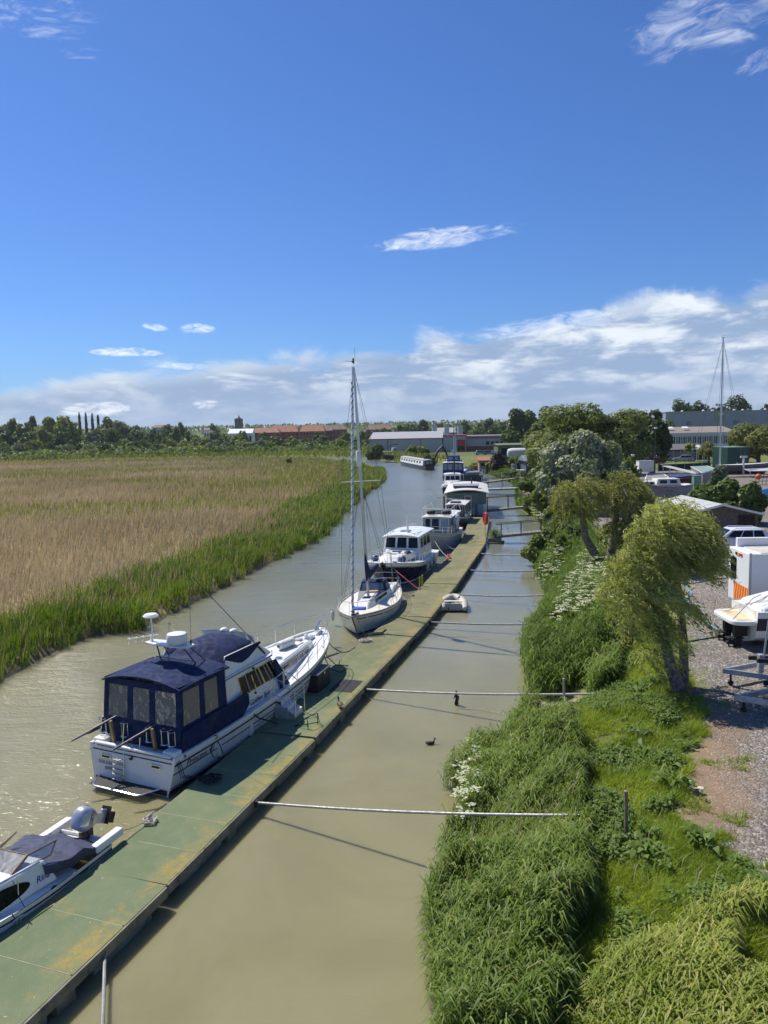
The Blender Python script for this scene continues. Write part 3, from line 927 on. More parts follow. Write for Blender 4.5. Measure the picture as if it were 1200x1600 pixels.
class Fr:
    """a body with a flat base and a smaller top: bottom x0..x1, half width y at z, top X0..X1, half width Y at Z"""
    def __init__(s, x0, x1, y, z, X0, X1, Y, Z, yf=None, Yf=None):
        yf = y if yf is None else yf; Yf = Y if Yf is None else Yf
        s.b = [Vector((x0, -y, z)), Vector((x1, -yf, z)), Vector((x1, yf, z)), Vector((x0, y, z))]
        s.t = [Vector((X0, -Y, Z)), Vector((X1, -Yf, Z)), Vector((X1, Yf, Z)), Vector((X0, Y, Z))]
    FACE = {'S': (0, 1), 'F': (1, 2), 'P': (2, 3), 'B': (3, 0)}
    def body(s, mb, mi=0): return mb.hexa(s.b, s.t, mi)
    def quad(s, f):
        if f == 'T': return s.t[0], s.t[1], s.t[2], s.t[3]
        i, j = s.FACE[f]
        return s.b[i], s.b[j], s.t[j], s.t[i]
    def pt(s, f, a, b, off=0.0):
        c0, c1, c2, c3 = s.quad(f)
        p = (c0.lerp(c1, a)).lerp(c3.lerp(c2, a), b)
        return p+s.n(f)*off
    def n(s, f):
        c0, c1, c2, c3 = s.quad(f)
        return (c1-c0).cross(c3-c0).normalized()
    def panel(s, mb, f, a0, a1, b0, b1, th=.012, off=.003, r=.0, mi=0, skew0=0.0, skew1=0.0):
        """plate on face f; a runs along the base, b upwards; corners rounded by r metres"""
        cs = [s.pt(f, a0, b0, off), s.pt(f, a1, b0, off), s.pt(f, a1+skew1, b1, off), s.pt(f, a0+skew0, b1, off)]
        return mb.plate(rounded(cs, r), s.n(f), th, mi)
    def frame(s, mb, f, a0, a1, b0, b1, w=.03, th=.02, off=.002, mi=0, skew0=0.0, skew1=0.0):
        cs = [s.pt(f, a0, b0, off), s.pt(f, a1, b0, off), s.pt(f, a1+skew1, b1, off), s.pt(f, a0+skew0, b1, off)]
        n = s.n(f)
        for i in range(4):
            a, b = cs[i], cs[(i+1) % 4]
            d = (b-a).normalized(); k = n.cross(d)
            mb.plate([a-d*w*.5-k*w*.5, b+d*w*.5-k*w*.5, b+d*w*.5+k*w*.5, a-d*w*.5+k*w*.5], n, th+i*.0007, mi)
        return mb

def rounded(cs, r, k=4):
    if r <= 0: return cs
    out = []; n = len(cs)
    for i in range(n):
        p, a, b = cs[i], cs[i-1], cs[(i+1) % n]
        da, db = (a-p), (b-p)
        ra = min(r, da.length*.45); rb = min(r, db.length*.45)
        A = p+da.normalized()*ra; B = p+db.normalized()*rb
        for j in range(k+1):
            t_ = j/k
            out.append(A*(1-t_)**2+p*2*t_*(1-t_)+B*t_*t_)
    return out

def roof_shell(mb, x0, x1, y, z, crown=.12, th=.06, over=0.0, mi=0, nx_=4, ny_=8, droop=0.0, yf=None):
    """a cambered roof or canopy with thickness"""
    yf = y if yf is None else yf
    def zz(i, j):
        a = i/nx_; b = 2*j/ny_-1
        return z+crown*(1-abs(b)**2.2)-droop*(2*a-1)**2
    def P(i, j, dz):
        a = i/nx_; b = 2*j/ny_-1; yy = y+(yf-y)*a
        return Vector((x0+(x1-x0)*a, b*yy, zz(i, j)+dz))
    rings = []
    for i in range(nx_+1):
        rings.append([P(i, j, 0) for j in range(ny_, -1, -1)]+[P(i, j, -th) for j in range(ny_+1)])
    return mb.loft(rings, closed=True, cap=True, mi=mi)

def fender(parent_or_none, name, loc, r=.11, h=.55, label=None, group=None, m=FENDER, cap=BLUEP, axis='Z', heading=0):
    t_ = thing(name, label, 'fender', loc, heading, group)
    mb = MB(); mb.lathe([(r*.25, 0), (r*.8, .05), (r, .13), (r, h-.13), (r*.8, h-.05), (r*.25, h)], n=12, axis=axis)
    mb.build('body', m, t_)
    mb = MB()
    for z in (-.04, h-.02): mb.lathe([(r*.3, z), (r*.34, z+.03), (r*.2, z+.06)], n=8, axis=axis)
    mb.build('end_cap', cap, t_)
    return t_
def coil(name, label, loc, R, m, turns=5, r=.014, seed=0, mess=.35, cat='rope', group=None):
    rr = random.Random(seed)
    pts = []
    n = turns*14
    for i in range(n):
        a = 2*pi*i/14
        rad = R*(.55+.45*rr.random()*mess+.3*sin(a*.37+seed))
        pts.append((rad*cos(a)+rr.uniform(-1, 1)*mess*.06, rad*.8*sin(a)+rr.uniform(-1, 1)*mess*.06, r+.010*(i/14)+rr.random()*.015))
    mb = MB(); mb.tube(pts, r, 5)
    o = mb.build(name, m, loc=loc)
    return tag(o, label, cat, group)

# ------------------------------------------------------------------ the floating pontoon: hinged sections, each with deck panels, edge beams and floats
PZ = .5
DECKM = bpy.data.materials.new('mossy_deck_grating')
DECKM.use_nodes = True
t = NT(DECKM.node_tree); p = t.n['Principled BSDF']
P_ = t.pos()
oc = t.coord('Object'); ox, oy, oz = t.sep(oc)
yy = t.sep(P_)[1]
base = t.mix(t.ss(t.noise(P_, .5, 5, .6), .3, .7), (.150, .158, .080), (.225, .215, .118))
base = t.mix(t.ss(t.noise(P_, 2.2, 5, .6), .45, .7, 0, .5), base, (.27, .24, .145))
base = t.mix(t.ss(yy, 40, 26, 0, .45), base, (.11, .20, .115))
gr = t.m('MULTIPLY', t.m('SINE', t.m('MULTIPLY', ox, 150)), t.m('SINE', t.m('MULTIPLY', oy, 150)))
base = t.mix(t.ss(gr, .2, .9, 0, .30), base, (.085, .10, .06))
edge = t.m('MAXIMUM', t.ss(oy, -.30, -.85), t.ss(oy, .6, 1.1, 0, .45))       # lichen keeps to the bank side
ln = t.m('ADD', t.noise(P_, .9, 9, .78, .3), t.m('MULTIPLY', edge, .13))
lich = t.m('MULTIPLY', t.ss(ln, .565, .76), t.m('MULTIPLY', t.ss(t.noise(P_, 26, 4, .7), .34, .62, .1, 1), t.ss(t.noise(P_, 4.5, 5, .7), .38, .58, .12, 1)))
base = t.mix(t.m('MULTIPLY', t.ss(ln, .50, .70), .38), base, (.27, .235, .11))
base = t.mix(t.m('MULTIPLY', lich, .9), base, (.40, .27, .045))
drop = t.ss(t.noise(P_, 11, 2, .5), .73, .76)
base = t.mix(t.m('MULTIPLY', drop, .55), base, (.55, .54, .48))
base = t.mix(t.ss(t.noise(P_, 3.7, 6, .7), .60, .75, 0, .35), base, (.26, .25, .20))
t.put(p.inputs['Base Color'], base)
p.inputs['Roughness'].default_value = .9
p.inputs['Specular IOR Level'].default_value = .25
t.put(p.inputs['Normal'], t.bump(t.m('ADD', gr, t.noise(P_, 40, 3)), .45, .006))
BEAM = mat('weathered_edge_beam', (.22, .205, .145), .85, var=.3, vs_=3, bump=.5, bs=14, dirt=(.035, .035, .028), dirtamt=.8, dscale=1.8)
CONC = mat('concrete_float', (.26, .26, .22), .85, var=.2, vs_=2, bump=.5, bs=16, dirt=(.05, .055, .035), dirtamt=.75, dscale=1.7)
JOINT = mat('pale_panel_joint', (.34, .33, .22), .8)

PC = [(-10.45, 5.4), (-6.35, 17.0), (-3.60, 25.27), (-.95, 33.9), (1.42, 41.5), (3.72, 50.2), (6.62, 62.1), (8.15, 68.6), (11.15, 87.6)]
PWD = [2.42, 2.30, 2.26, 2.24, 2.24, 2.26, 2.3, 2.24]
def pont_left(y):
    for (a, b), w in zip(zip(PC[:-1], PC[1:]), PWD):
        if a[1] <= y <= b[1]:
            k = (y-a[1])/(b[1]-a[1]); h_ = atan2(b[0]-a[0], b[1]-a[1])
            return a[0]+(b[0]-a[0])*k - w/2/cos(h_)
PLAB = ['nearest pontoon section with yellow lichen, beside the small speedboat', 'pontoon section shaded by the motor yacht, with a coil of white rope',
        'pontoon section carrying the dark storage box and doormat', 'pontoon section alongside the white sailing yacht', 'pontoon section alongside the navy hulled boat',
        'pontoon section between the navy hulled boat and the grey cruiser', 'short pontoon section alongside the grey cruiser', 'farthest pontoon section with the red lifebuoy post, ending at the houseboat']
for i, ((a, b), w) in enumerate(zip(zip(PC[:-1], PC[1:]), PWD)):
    a = Vector((*a, 0)); b = Vector((*b, 0)); L_ = (b-a).length
    hd = math.degrees(atan2(b.x-a.x, b.y-a.y))
    dzp = (.0, -.03, .01, -.02, .0, .02, -.01, 0)[i]
    tp = thing('pontoon', PLAB[i], 'pontoon', (a.x, a.y, dzp), hd, 'pontoon sections')
    n = max(2, round(L_/1.5)); st = L_/n; rr = random.Random(i)
    me0 = None
    for k in range(n):
        if me0 is None:
            mb = MB(); mb.box((0, 0, 0), (st-.014, w-.10, .05))
            pn = mb.build('deck_panel', DECKM, tp, bevel=.006, seg=1)
            me0 = pn
        else:
            pn = me0.copy(); COL.objects.link(pn); pn.parent = tp
        pn.location = (st*(k+.5)+(.03 if k == 0 else 0), 0, PZ-.025+rr.uniform(-.004, .004))
        pn.rotation_euler = (rr.uniform(-.004, .004), rr.uniform(-.003, .003), 0)
    mb = MB()
    mb.box((L_/2, 0, PZ-.075), (L_-.1, w-.14, .03))
    mb.build('underframe', BEAM, tp)
    for k in range(1, n):
        mb = MB(); mb.box((st*k, .04, PZ-.012), (.016, w-.13, .02)); mb.build('joint_strip', JOINT, tp)
    for s_ in (-1, 1):
        mb = MB(); mb.box((L_/2, s_*(w/2-.03), PZ-.14), (L_-.09, .06, .25)); mb.build('edge_beam', BEAM, tp, bevel=.01)
    for e in (.06, L_-.06):
        mb = MB(); mb.box((e, 0, PZ-.15), (.05, w-.14, .2)); mb.build('end_beam', BEAM, tp)
    nf = max(2, round(L_/3.2))
    for k in range(nf):
        x = L_*(k+.5)/nf+rr.uniform(-.3, .3)
        mb = MB(); mb.box((x, 0, .05), (1.9, w-.22, .5)); mb.build('float', CONC, tp, bevel=.03)
        if k % 2 == 0:
            mb = MB(); mb.box((x+1.35, -(w/2-.1), .12), (.5, .16, .32)); mb.build('fender_block', BEAM, tp, bevel=.02)

def on_deck(px, py): return at(px, py, PZ)
# ------------------------------------------------------------------ the big motor yacht
YH = 25.0
yacht = thing('motor_yacht', 'large white motor yacht with navy canopy and flybridge cover, lettered Golden Spot', 'motor yacht', (-8.03, 22.60, 0), YH)
hy_ = Hull(12.25, [0, .12, .3, .5, .7, .85, .95, 1], [1.72, 1.78, 1.82, 1.80, 1.62, 1.18, .62, .05], [1.48, 1.50, 1.50, 1.45, 1.22, .72, .28, .02], [1.14, 1.16, 1.22, 1.34, 1.52, 1.72, 1.88, 1.97], rake=1.5, trake=-.12, draft=.7, flare=1.3)
mb = MB(); hy_.shell(mb); hull = mb.build('hull', GEL, yacht)
mb = MB(); hy_.deck(mb, drop=.03, crown=.06); mb.build('deck', GEL, yacht)
mb = MB(); hy_.rim(mb, .07, .09); mb.build('toe_rail', GEL, yacht)
mb = MB(); hy_.band(mb, .13, .18, off=.02); mb.box((-.012, 0, 1.03), (.02, 3.2, .035)); mb.build('rubbing_strake', NLINE, hull)
mb = MB(); hy_.band(mb, .42, .46, .0, .86, off=.006); mb.build('stripe', NLINE, hull)
mb = MB(); hy_.band(mb, .60, .63, .34, .66, off=.006); mb.build('stripe', NLINE, hull)
mb = MB(); hy_.band(mb, .02, .20, 0, .985, off=.008, wl=True); mb.box((-.10, 0, .11), (.05, 2.86, .16)); mb.build('boot_top', BLACK, hull)
mb = MB(); hy_.band(mb, .24, .265, 0, .985, off=.007, wl=True); mb.build('stripe', NLINE, hull)
# transom: ladder, platform, hawse holes, lettering
for y_ in (1.02, -1.0): mb = MB(); mb.plate(rounded([Vector((-.045, y_+.2, .80)), Vector((-.045, y_-.2, .80)), Vector((-.045, y_-.2, .92)), Vector((-.045, y_+.2, .92))], .03), (-1, 0, 0), .02); mb.build('hawse_frame', STEEL, hull)
for y_ in (1.02, -1.0): mb = MB(); mb.plate([Vector((-.066, y_+.15, .83)), Vector((-.066, y_-.15, .83)), Vector((-.066, y_-.15, .89)), Vector((-.066, y_+.15, .89))], (-1, 0, 0), .01); mb.build('hawse_hole', BLACK, hull)
SCRIPT = mat('dark_blue_lettering', (.015, .017, .05), .4, var=.02)
text('GOLDEN SPOT', .155, (-.075, 1.34, .62), (0, -1, 0), (-.1, 0, 1), SCRIPT, hull, spacing=1.05)
text('JERSEY', .145, (-.085, 1.05, .46), (0, -1, 0), (-.1, 0, 1), SCRIPT, hull)
mb = MB(); mb.ball((-.06, -.02, .97), .06, 8); mb.build('stern_light', BLACK, hull)
mb = MB()
for y_ in (.20, .62): mb.tube([(.02, y_, 1.22), (-.10, y_, 1.12), (-.13, y_, .95), (-.20, y_, .22)], .02, 8)
mb.build('ladder_rail', STEEL, yacht)
for k in range(5):
    mb = MB(); mb.box((-.15-.02*k, .41, .88-.15*k), (.09, .40, .03)); mb.build('ladder_step', ALU, yacht, bevel=.006)
mb = MB()
for k in range(9): mb.box((-.18-.055*k, .1, .20), (.045, 2.3-.02*k*k/8, .025))
mb.build('swim_platform', mat('black_slats', (.025, .025, .028), .6), yacht)
mb = MB(); mb.tube([(-.1, 1.3, .2), (-.62, 1.05, .2), (-.70, .9, .2), (-.70, -.75, .2), (-.62, -.9, .2), (-.1, -1.15, .2)], .03, 8); mb.build('platform_rail', STEEL, yacht)
# after deck coamings
mb = MB(); mb.box((.26, 1.42, 1.25), (.36, .5, .18)); mb.box((.26, -1.40, 1.25), (.36, .5, .18)); mb.box((.06, .0, 1.22), (.16, 3.1, .1)); mb.build('stern_coaming', GEL, yacht, bevel=.05)
# canopy over the after deck: back 3 windows, sides 2-3
can = Fr(.42, 2.85, 1.60, 1.2, .58, 2.85, 1.52, 3.22)
mb = MB()
cwall = [('B', [(0, .04), (.30, .37), (.63, .70), (.96, 1)], [(0, .28), (.90, 1)])]
def wall_with_windows(fr, f, wins, b0, b1, th, mb):
    """canvas wall pieces round window openings (a0,a1) between heights b0 and b1"""
    fr.panel(mb, f, 0, 1, 0, b0, th, -th)
    fr.panel(mb, f, 0, 1, b1, 1, th, -th)
    xs = [0]+[v for w_ in wins for v in w_]+[1]
    for i in range(0, len(xs), 2):
        if xs[i+1]-xs[i] > .002: fr.panel(mb, f, xs[i], xs[i+1], b0, b1, th, -th)
WB = [(.06, .32), (.39, .61), (.68, .95)]
WS = [(.07, .42), (.52, .82)]
wall_with_windows(can, 'B', WB, .38, .90, .03, mb)
wall_with_windows(can, 'S', WS, .38, .90, .03, mb)
wall_with_windows(can, 'P', [(.12, .48), (.56, .93)], .38, .90, .03, mb)
canopy = mb.build('canopy', NAVY, yacht)
VINYL = bpy.data.materials.new('clear_vinyl'); VINYL.use_nodes = True
t = NT(VINYL.node_tree); p = t.n['Principled BSDF']
gl = t.new('ShaderNodeBsdfGlossy'); gl.inputs['Roughness'].default_value = .04
trn = t.new('ShaderNodeBsdfTransparent'); trn.inputs[0].default_value = (.86, .90, .92, 1)
fz = t.new('ShaderNodeFresnel'); fz.inputs[0].default_value = 1.5
dfm = t.new('ShaderNodeMixShader'); dfm.inputs[0].default_value = .18
p.inputs['Base Color'].default_value = (.75, .79, .82, 1); p.inputs['Roughness'].default_value = .3
t.l.new(trn.outputs[0], dfm.inputs[1]); t.l.new(p.outputs[0], dfm.inputs[2])
mxs = t.new('ShaderNodeMixShader')
t.put(mxs.inputs[0], t.m('ADD', fz.outputs[0], .02))
t.l.new(dfm.outputs[0], mxs.inputs[1]); t.l.new(gl.outputs[0], mxs.inputs[2])
t.l.new(mxs.outputs[0], t.n['Material Output'].inputs[0])
vb = t.bump(t.noise(t.coord('Object'), 2.2, 2, .5, .6), .35, .05)
t.put(gl.inputs['Normal'], vb); t.put(p.inputs['Normal'], vb)
for f, ws in (('B', WB), ('S', WS), ('P', [(.12, .48), (.56, .93)])):
    for a0, a1 in ws:
        mb = MB(); can.panel(mb, f, a0, a1, .38, .90, .004, -.02); mb.build('window', VINYL, canopy)
mb = MB(); roof_shell(mb, .50, 3.05, 1.58, 3.20, .24, .05, nx_=6, ny_=12, droop=.05)
mb.build('canopy_top', NAVY, canopy)
# the lower apron over the coaming, longer than the tent
mb = MB(); mb.prism_y([(.40, 1.18), (3.6, 1.25), (4.0, 1.55), (3.97, 1.90), (3.8, 2.04), (3.3, 1.95), (.5, 1.85)], -1.66, -1.63); mb.build('apron', NAVY, yacht)
mb = MB(); mb.prism_y([(.40, 1.18), (3.6, 1.25), (4.0, 1.55), (3.97, 1.90), (3.8, 2.04), (3.3, 1.95), (.5, 1.85)], 1.63, 1.66); mb.build('apron', NAVY, yacht)
# what shows through the windows
mb = MB(); mb.box((1.6, 0, 1.22), (2.3, 2.9, .06)); mb.build('cockpit_floor', GELD, yacht)
mb = MB(); mb.box((2.78, 0, 2.1), (.08, 2.9, 1.8)); mb.build('bulkhead', GELD, yacht)
mb = MB(); mb.box((1.1, .7, 1.45), (.6, .8, .4)); mb.box((.85, .7, 1.75), (.12, .8, .5)); mb.box((1.9, -.8, 1.5), (.9, .7, .5)); mb.build('cockpit_seat', CREAM, yacht, bevel=.05)
mb = MB(); mb.tube([(1.0, -.25, 1.3), (1.5, -.15, 2.7)], .035, 8); mb.tube([(1.3, .25, 1.3), (1.1, .2, 2.6)], .03, 8); mb.build('boat_hook', WHITEP, yacht)
# saloon and flybridge
sal = Fr(2.85, 6.9, 1.56, 1.25, 2.9, 5.9, 1.42, 2.66, yf=1.46, Yf=1.32)
mb = MB(); sal.body(mb); saloon = mb.build('saloon', GEL, yacht, bevel=.05)
def win(par, fr, f, a0, a1, b0, b1, m=GLASS, fm=STEEL, w=.03, r=.0, sk0=0.0, sk1=0.0, name='window'):
    mb = MB(); fr.panel(mb, f, a0, a1, b0, b1, .008, .004, r, 0, sk0, sk1)
    o = mb.build(name, m, par)
    if fm is not None:
        mb = MB(); fr.frame(mb, f, a0, a1, b0, b1, w, .018, .002, 0, sk0, sk1); mb.build('frame', fm, o)
    return o
CURT = mat('drawn_curtain', (.30, .29, .26), .9, var=.3, vs_=12)
for sd in 'SP':
    q = (lambda a: a) if sd == 'S' else (lambda a: 1-a)
    for a0, a1 in ((.26, .50), (.51, .66), (.68, .84), (.85, .97)):
        A0, A1 = sorted((q(a0), q(a1)))
        o = win(saloon, sal, sd, A0, A1, .42, .90)
        mb = MB(); k = A0+(A1-A0)*.55
        sal.panel(mb, sd, k, k+.02, .44, .88, .004, .014); mb.build('curtain', CURT, o)
mb = MB(); sal.panel(mb, 'F', .03, .97, .05, .95, .012, .006); mb.build('windscreen_cover', NAVY, saloon)
mb = MB(); mb.prism_y([(6.85, 1.34), (5.95, 2.58), (5.75, 2.58), (6.2, 1.34)], -1.53, -1.50); mb.build('windscreen_cover', NAVY, saloon)
FO = Vector((-.68, 0, .12))
# flybridge floor slab with its navy edge, white wing sides
mb = MB(); mb.prism([(3.5, -1.54), (6.5, -1.44), (7.0, -1.1), (7.1, 0), (7.0, 1.1), (6.5, 1.44), (3.5, 1.54)], 2.58, 2.66); fly = mb.build('flybridge', GEL, yacht, bevel=.02); fly.location = FO
mb = MB(); mb.prism([(3.5, -1.555), (6.5, -1.455), (7.02, -1.11), (7.12, 0), (7.02, 1.11), (6.5, 1.455), (3.5, 1.555)], 2.60, 2.63); mb.build('flybridge_stripe', NLINE, fly)
for s_ in (-1, 1):
    mb = MB()
    a, b, c_, d_ = Vector((3.62, s_*1.47, 2.66)), Vector((6.75, s_*1.25, 2.66)), Vector((5.95, s_*1.12, 3.22)), Vector((3.9, s_*1.30, 3.30))
    i_ = Vector((0, -s_*.07, 0))
    if s_ < 0: mb.hexa([a, b, b+i_, a+i_], [d_, c_, c_+i_, d_+i_])
    else: mb.hexa([a+i_, b+i_, b, a], [d_+i_, c_+i_, c_, d_])
    mb.build('flybridge_side', GEL, fly, bevel=.02)
mb = MB(); mb.hexa([Vector((6.6, -1.25, 2.66)), Vector((6.95, -1.0, 2.66)), Vector((6.95, 1.0, 2.66)), Vector((6.6, 1.25, 2.66))], [Vector((5.85, -1.12, 3.22)), Vector((6.0, -1.0, 3.2)), Vector((6.0, 1.0, 3.2)), Vector((5.85, 1.12, 3.22))]); mb.build('flybridge_front', GEL, fly, bevel=.03)
# the navy cover over the flybridge: a low tent with a ridge
mb = MB()
rings = []
for x_, hw, zb, zt in ((3.55, 1.42, 2.72, 2.98), (3.75, 1.40, 2.9, 3.28), (4.5, 1.32, 3.2, 3.62), (5.2, 1.24, 3.24, 3.66), (5.95, 1.1, 3.2, 3.42), (6.12, 1.02, 3.12, 3.24)):
    rings.append([Vector((x_, hw*b, zb+(zt-zb)*(1-abs(b)**1.7)-(.16 if abs(b) > .99 else 0))) for b in (1, .8, .5, .2, 0, -.2, -.5, -.8, -1)])
mb.loft(rings, closed=False, cap=False)
o = mb.build('flybridge_cover', NAVY, fly); sm = o.modifiers.new('thick', 'SOLIDIFY'); sm.thickness = .03
mb = MB(); mb.prism_y([(3.75, 2.66), (5.2, 2.9), (6.0, 3.24), (5.9, 3.30), (3.9, 3.30), (3.66, 2.98)], -1.33, -1.30); mb.build('cover_flap', NAVY, fly)
SCREEN = bpy.data.materials.new('tinted_perspex'); SCREEN.use_nodes = True
p = SCREEN.node_tree.nodes['Principled BSDF']; p.inputs['Base Color'].default_value = (.42, .58, .72, 1); p.inputs['Roughness'].default_value = .1; p.inputs['Alpha'].default_value = .55
mb = MB()
for (a, b) in (((5.85, 1.18), (6.15, .62)), ((6.15, .6), (6.25, -.02)), ((6.25, -.04), (6.15, -.62)), ((6.15, -.64), (5.85, -1.18))):
    A, B = Vector((*a, 3.2)), Vector((*b, 3.2)); u_ = Vector((-.16, 0, .34))
    mb.plate([A, B, B+u_, A+u_], (1, 0, 0), .012)
mb.build('flybridge_screen', SCREEN, fly)
for y_ in (.25, -.18):
    mb = MB(); mb.ball((5.9, y_, 3.58), .13, 8, sq=(1.4, 1, .7)); mb.build('flybridge_seat_top', GEL, fly)
# coachroof on the foredeck with side windows
cr = Fr(6.25, 10.7, 1.26, 1.42, 6.3, 10.45, 1.10, 1.98, yf=.52, Yf=.42)
mb = MB(); cr.body(mb); coach = mb.build('coachroof', GEL, yacht, bevel=.06)
LOUV = mat('grey_louvre', (.20, .20, .19), .5, var=.3, vs_=8)
for sd in 'SP':
    q = (lambda a: a) if sd == 'S' else (lambda a: 1-a)
    A0, A1 = sorted((q(.18), q(.86)))
    mb = MB(); cr.panel(mb, sd, A0, A1, .30, .80, .008, .003); pl = mb.build('window_band', LOUV, coach)
    for a0, a1 in ((.21, .36), (.39, .54), (.57, .70), (.73, .83)):
        B0, B1 = sorted((q(a0), q(a1)))
        win(coach, cr, sd, B0, B1, .38, .72, m=GLASS, fm=ALU, w=.025)
for x_, y_, r_ in ((7.6, -.55, .16), (7.9, .45, .15)):
    mb = MB(); mb.lathe([(r_, 1.985), (r_, 2.02), (r_*.8, 2.05), (.01, 2.06)], (x_, y_, 0), 16); mb.build('deck_vent', STEEL, yacht)
mb = MB(); mb.box((9.6, .0, 2.0), (.7, .62, .05)); mb.build('deck_hatch', CREAM, yacht, bevel=.02)
mb = MB(); mb.box((10.15, .1, 2.02), (.32, .3, .1)); mb.build('deck_box', mat('pale_grey', (.42, .43, .42), .5), yacht, bevel=.02)
mb = MB(); mb.box((11.0, 0, 1.90), (.5, .22, .12)); mb.lathe([(.10, 1.86), (.07, 1.95), (.07, 2.06), (.11, 2.12)], (10.75, .05, 0), 10); mb.build('anchor_windlass', ALU, yacht, bevel=.02)
mb = MB(); mb.tube([(10.2, -.35, 2.02), (10.9, -.22, 2.02)], .022, 6); mb.tube([(10.3, .38, 1.98), (11.1, .2, 2.0)], .022, 6); mb.tube([(7.3, -.98, 2.06), (8.6, -.80, 2.08), (9.3, -.64, 2.08), (9.9, -.54, 2.06)], .018, 6); mb.tube([(7.7, .92, 2.06), (8.6, .82, 2.08), (9.9, .58, 2.06)], .018, 6); mb.build('grab_rail', STEEL, yacht)
mb = MB(); mb.box((11.75, .02, 2.05), (.5, .16, .09)); mb.tube([(11.5, .05, 2.06), (11.95, .0, 2.42)], .05, 8); mb.tube([(11.9, 0, 2.1), (12.08, 0, 1.8), (11.95, .0, 1.55)], .035, 8); mb.build('anchor', STEEL, yacht)
mb = MB(); hy_.rail(mb, .42, .985, .72, .014, 8); mb.tube([hy_.pt(.985, 0, -1)+Vector((0, .05, .72)), Vector((12.05, 0, 2.72)), hy_.pt(.985, 0, 1)+Vector((0, -.05, .72))], .014, 6); mb.build('guard_rail', STEEL, yacht)
# stern: davits, fender baskets, posts
for y_ in (1.15, -.55):
    mb = MB(); mb.tube([(.35, y_-.25, 2.05), (-.30, y_+.12, 1.80), (-.85, y_+.45, 1.58)], [.035, .045, .03], 8); mb.box((-.25, y_+.1, 1.76), (.5, .05, .06)); mb.build('davit', mat('dark_davit', (.06, .06, .07), .35, metal=.6), yacht)
    mb = MB(); mb.box((.2, y_-.2, 1.6), (.08, .09, .75), ry=-.15); mb.build('davit_post', mat('varnished_post', (.30, .24, .09), .5), yacht)
def basket(x, y, z):
    mb = MB()
    for zz in (z, z+.45, z+.02): mb.tube([(x+.13*cos(a), y+.13*sin(a), zz) for a in np.linspace(0, 2*pi, 13)], .011, 5, cap=False)
    for a in (0, pi/2, pi, 3*pi/2): mb.tube([(x+.13*cos(a), y+.13*sin(a), z+.45), (x+.13*cos(a), y+.13*sin(a), z), (x, y, z-.06)], .011, 5)
    return mb.build('fender_basket', STEEL, yacht)
for x_, y_ in ((.42, 1.58), (.40, 1.28), (.40, .62), (.38, -.42), (.38, -1.02), (.38, -1.30)): basket(x_, y_, 1.42)
mb = MB(); mb.tube([(.1, .45, 1.2), (.18, .42, 1.95)], .018, 6); mb.tube([(.1, -.25, 1.2), (.12, -.28, 1.72)], .018, 6); mb.tube([(.05, .0, 1.1), (.05, 0, 1.35)], .012, 6); mb.build('stern_staff', STEEL, yacht)
# radar arch on the canopy top
arch = MB()
for y_ in (.55, -.55):
    arch.tube([(3.1, y_*1.35, 3.05), (2.72, y_, 3.72)], .025, 6); arch.tube([(3.55, y_*1.4, 3.05), (2.95, y_, 3.72)], .02, 6)
arch.tube([(3.0, .85, 3.16), (3.0, -.85, 3.16)], .018, 6)
arch = arch.build('radar_mast', mat('dark_steel', (.08, .085, .10), .4, metal=.7), yacht); arch.location = (-.75, 0, .32)
mb = MB(); mb.prism([(2.60, -.85), (3.0, -.85), (3.05, -.5), (3.05, .5), (3.0, .95), (2.60, .95), (2.5, .5), (2.5, -.5)], 3.70, 3.76); mb.build('mast_platform', GEL, arch, bevel=.02)
mb = MB(); mb.lathe([(.30, 3.80), (.335, 3.86), (.335, 4.06), (.31, 4.12), (.20, 4.15), (.01, 4.16)], (2.78, -.28, 0), 24); mb.lathe([(.2, 3.76), (.2, 3.81)], (2.78, -.28, 0), 12); mb.build('radar_dome', GEL, arch)
mb = MB(); mb.tube([(2.75, .72, 3.74), (2.75, .75, 4.58)], .028, 8); mb.lathe([(.02, 4.55), (.24, 4.59), (.26, 4.63), (.20, 4.69), (.02, 4.71)], (2.75, .76, 0), 20); mb.build('satellite_antenna', GEL, arch)
mb = MB(); mb.tube([(2.8, .5, 4.0), (2.8, 1.9, 3.70)], .018, 6)
for k, y_ in enumerate((.85, 1.2, 1.5, 1.82)):
    zc_ = 3.93-.22*(y_-.5)+.0
    for a in (.5, 2.6): mb.tube([(2.8+.11*cos(a)*(1.1), y_+.10*cos(a), zc_+.16*sin(a)), (2.8-.11*cos(a), y_-.10*cos(a), zc_-.16*sin(a))], .02, 5)
mb.build('aerial', WHITEP, arch)
mb = MB(); mb.tube([(2.9, .15, 3.75), (2.9, .15, 4.35)], .012, 5); mb.box((2.9, .15, 4.38), (.08, .08, .08)); mb.tube([(2.9, .1, 4.3), (3.2, -.1, 3.9)], .01, 5); mb.build('light_mast', STEEL, arch)
mb = MB(); mb.ball((2.75, .1, 3.62), .07, 8); mb.build('red_lamp', RED, arch)
mb = MB(); mb.tube([(2.85, -.8, 3.76), (2.85, -.8, 3.95)], .025, 6); mb.tube([(2.85, -.8, 3.95), (2.85, -.85, 6.2)], .007, 4); mb.build('whip_antenna', BLACK, arch)
mb = MB(); mb.tube([(5.6, -1.28, 2.85), (5.3, -1.2, 3.2)], .035, 6); mb.tube([(5.3, -1.2, 3.2), (3.6, .25, 6.0)], .013, 5); mb.build('whip_antenna', BLACK, yacht)
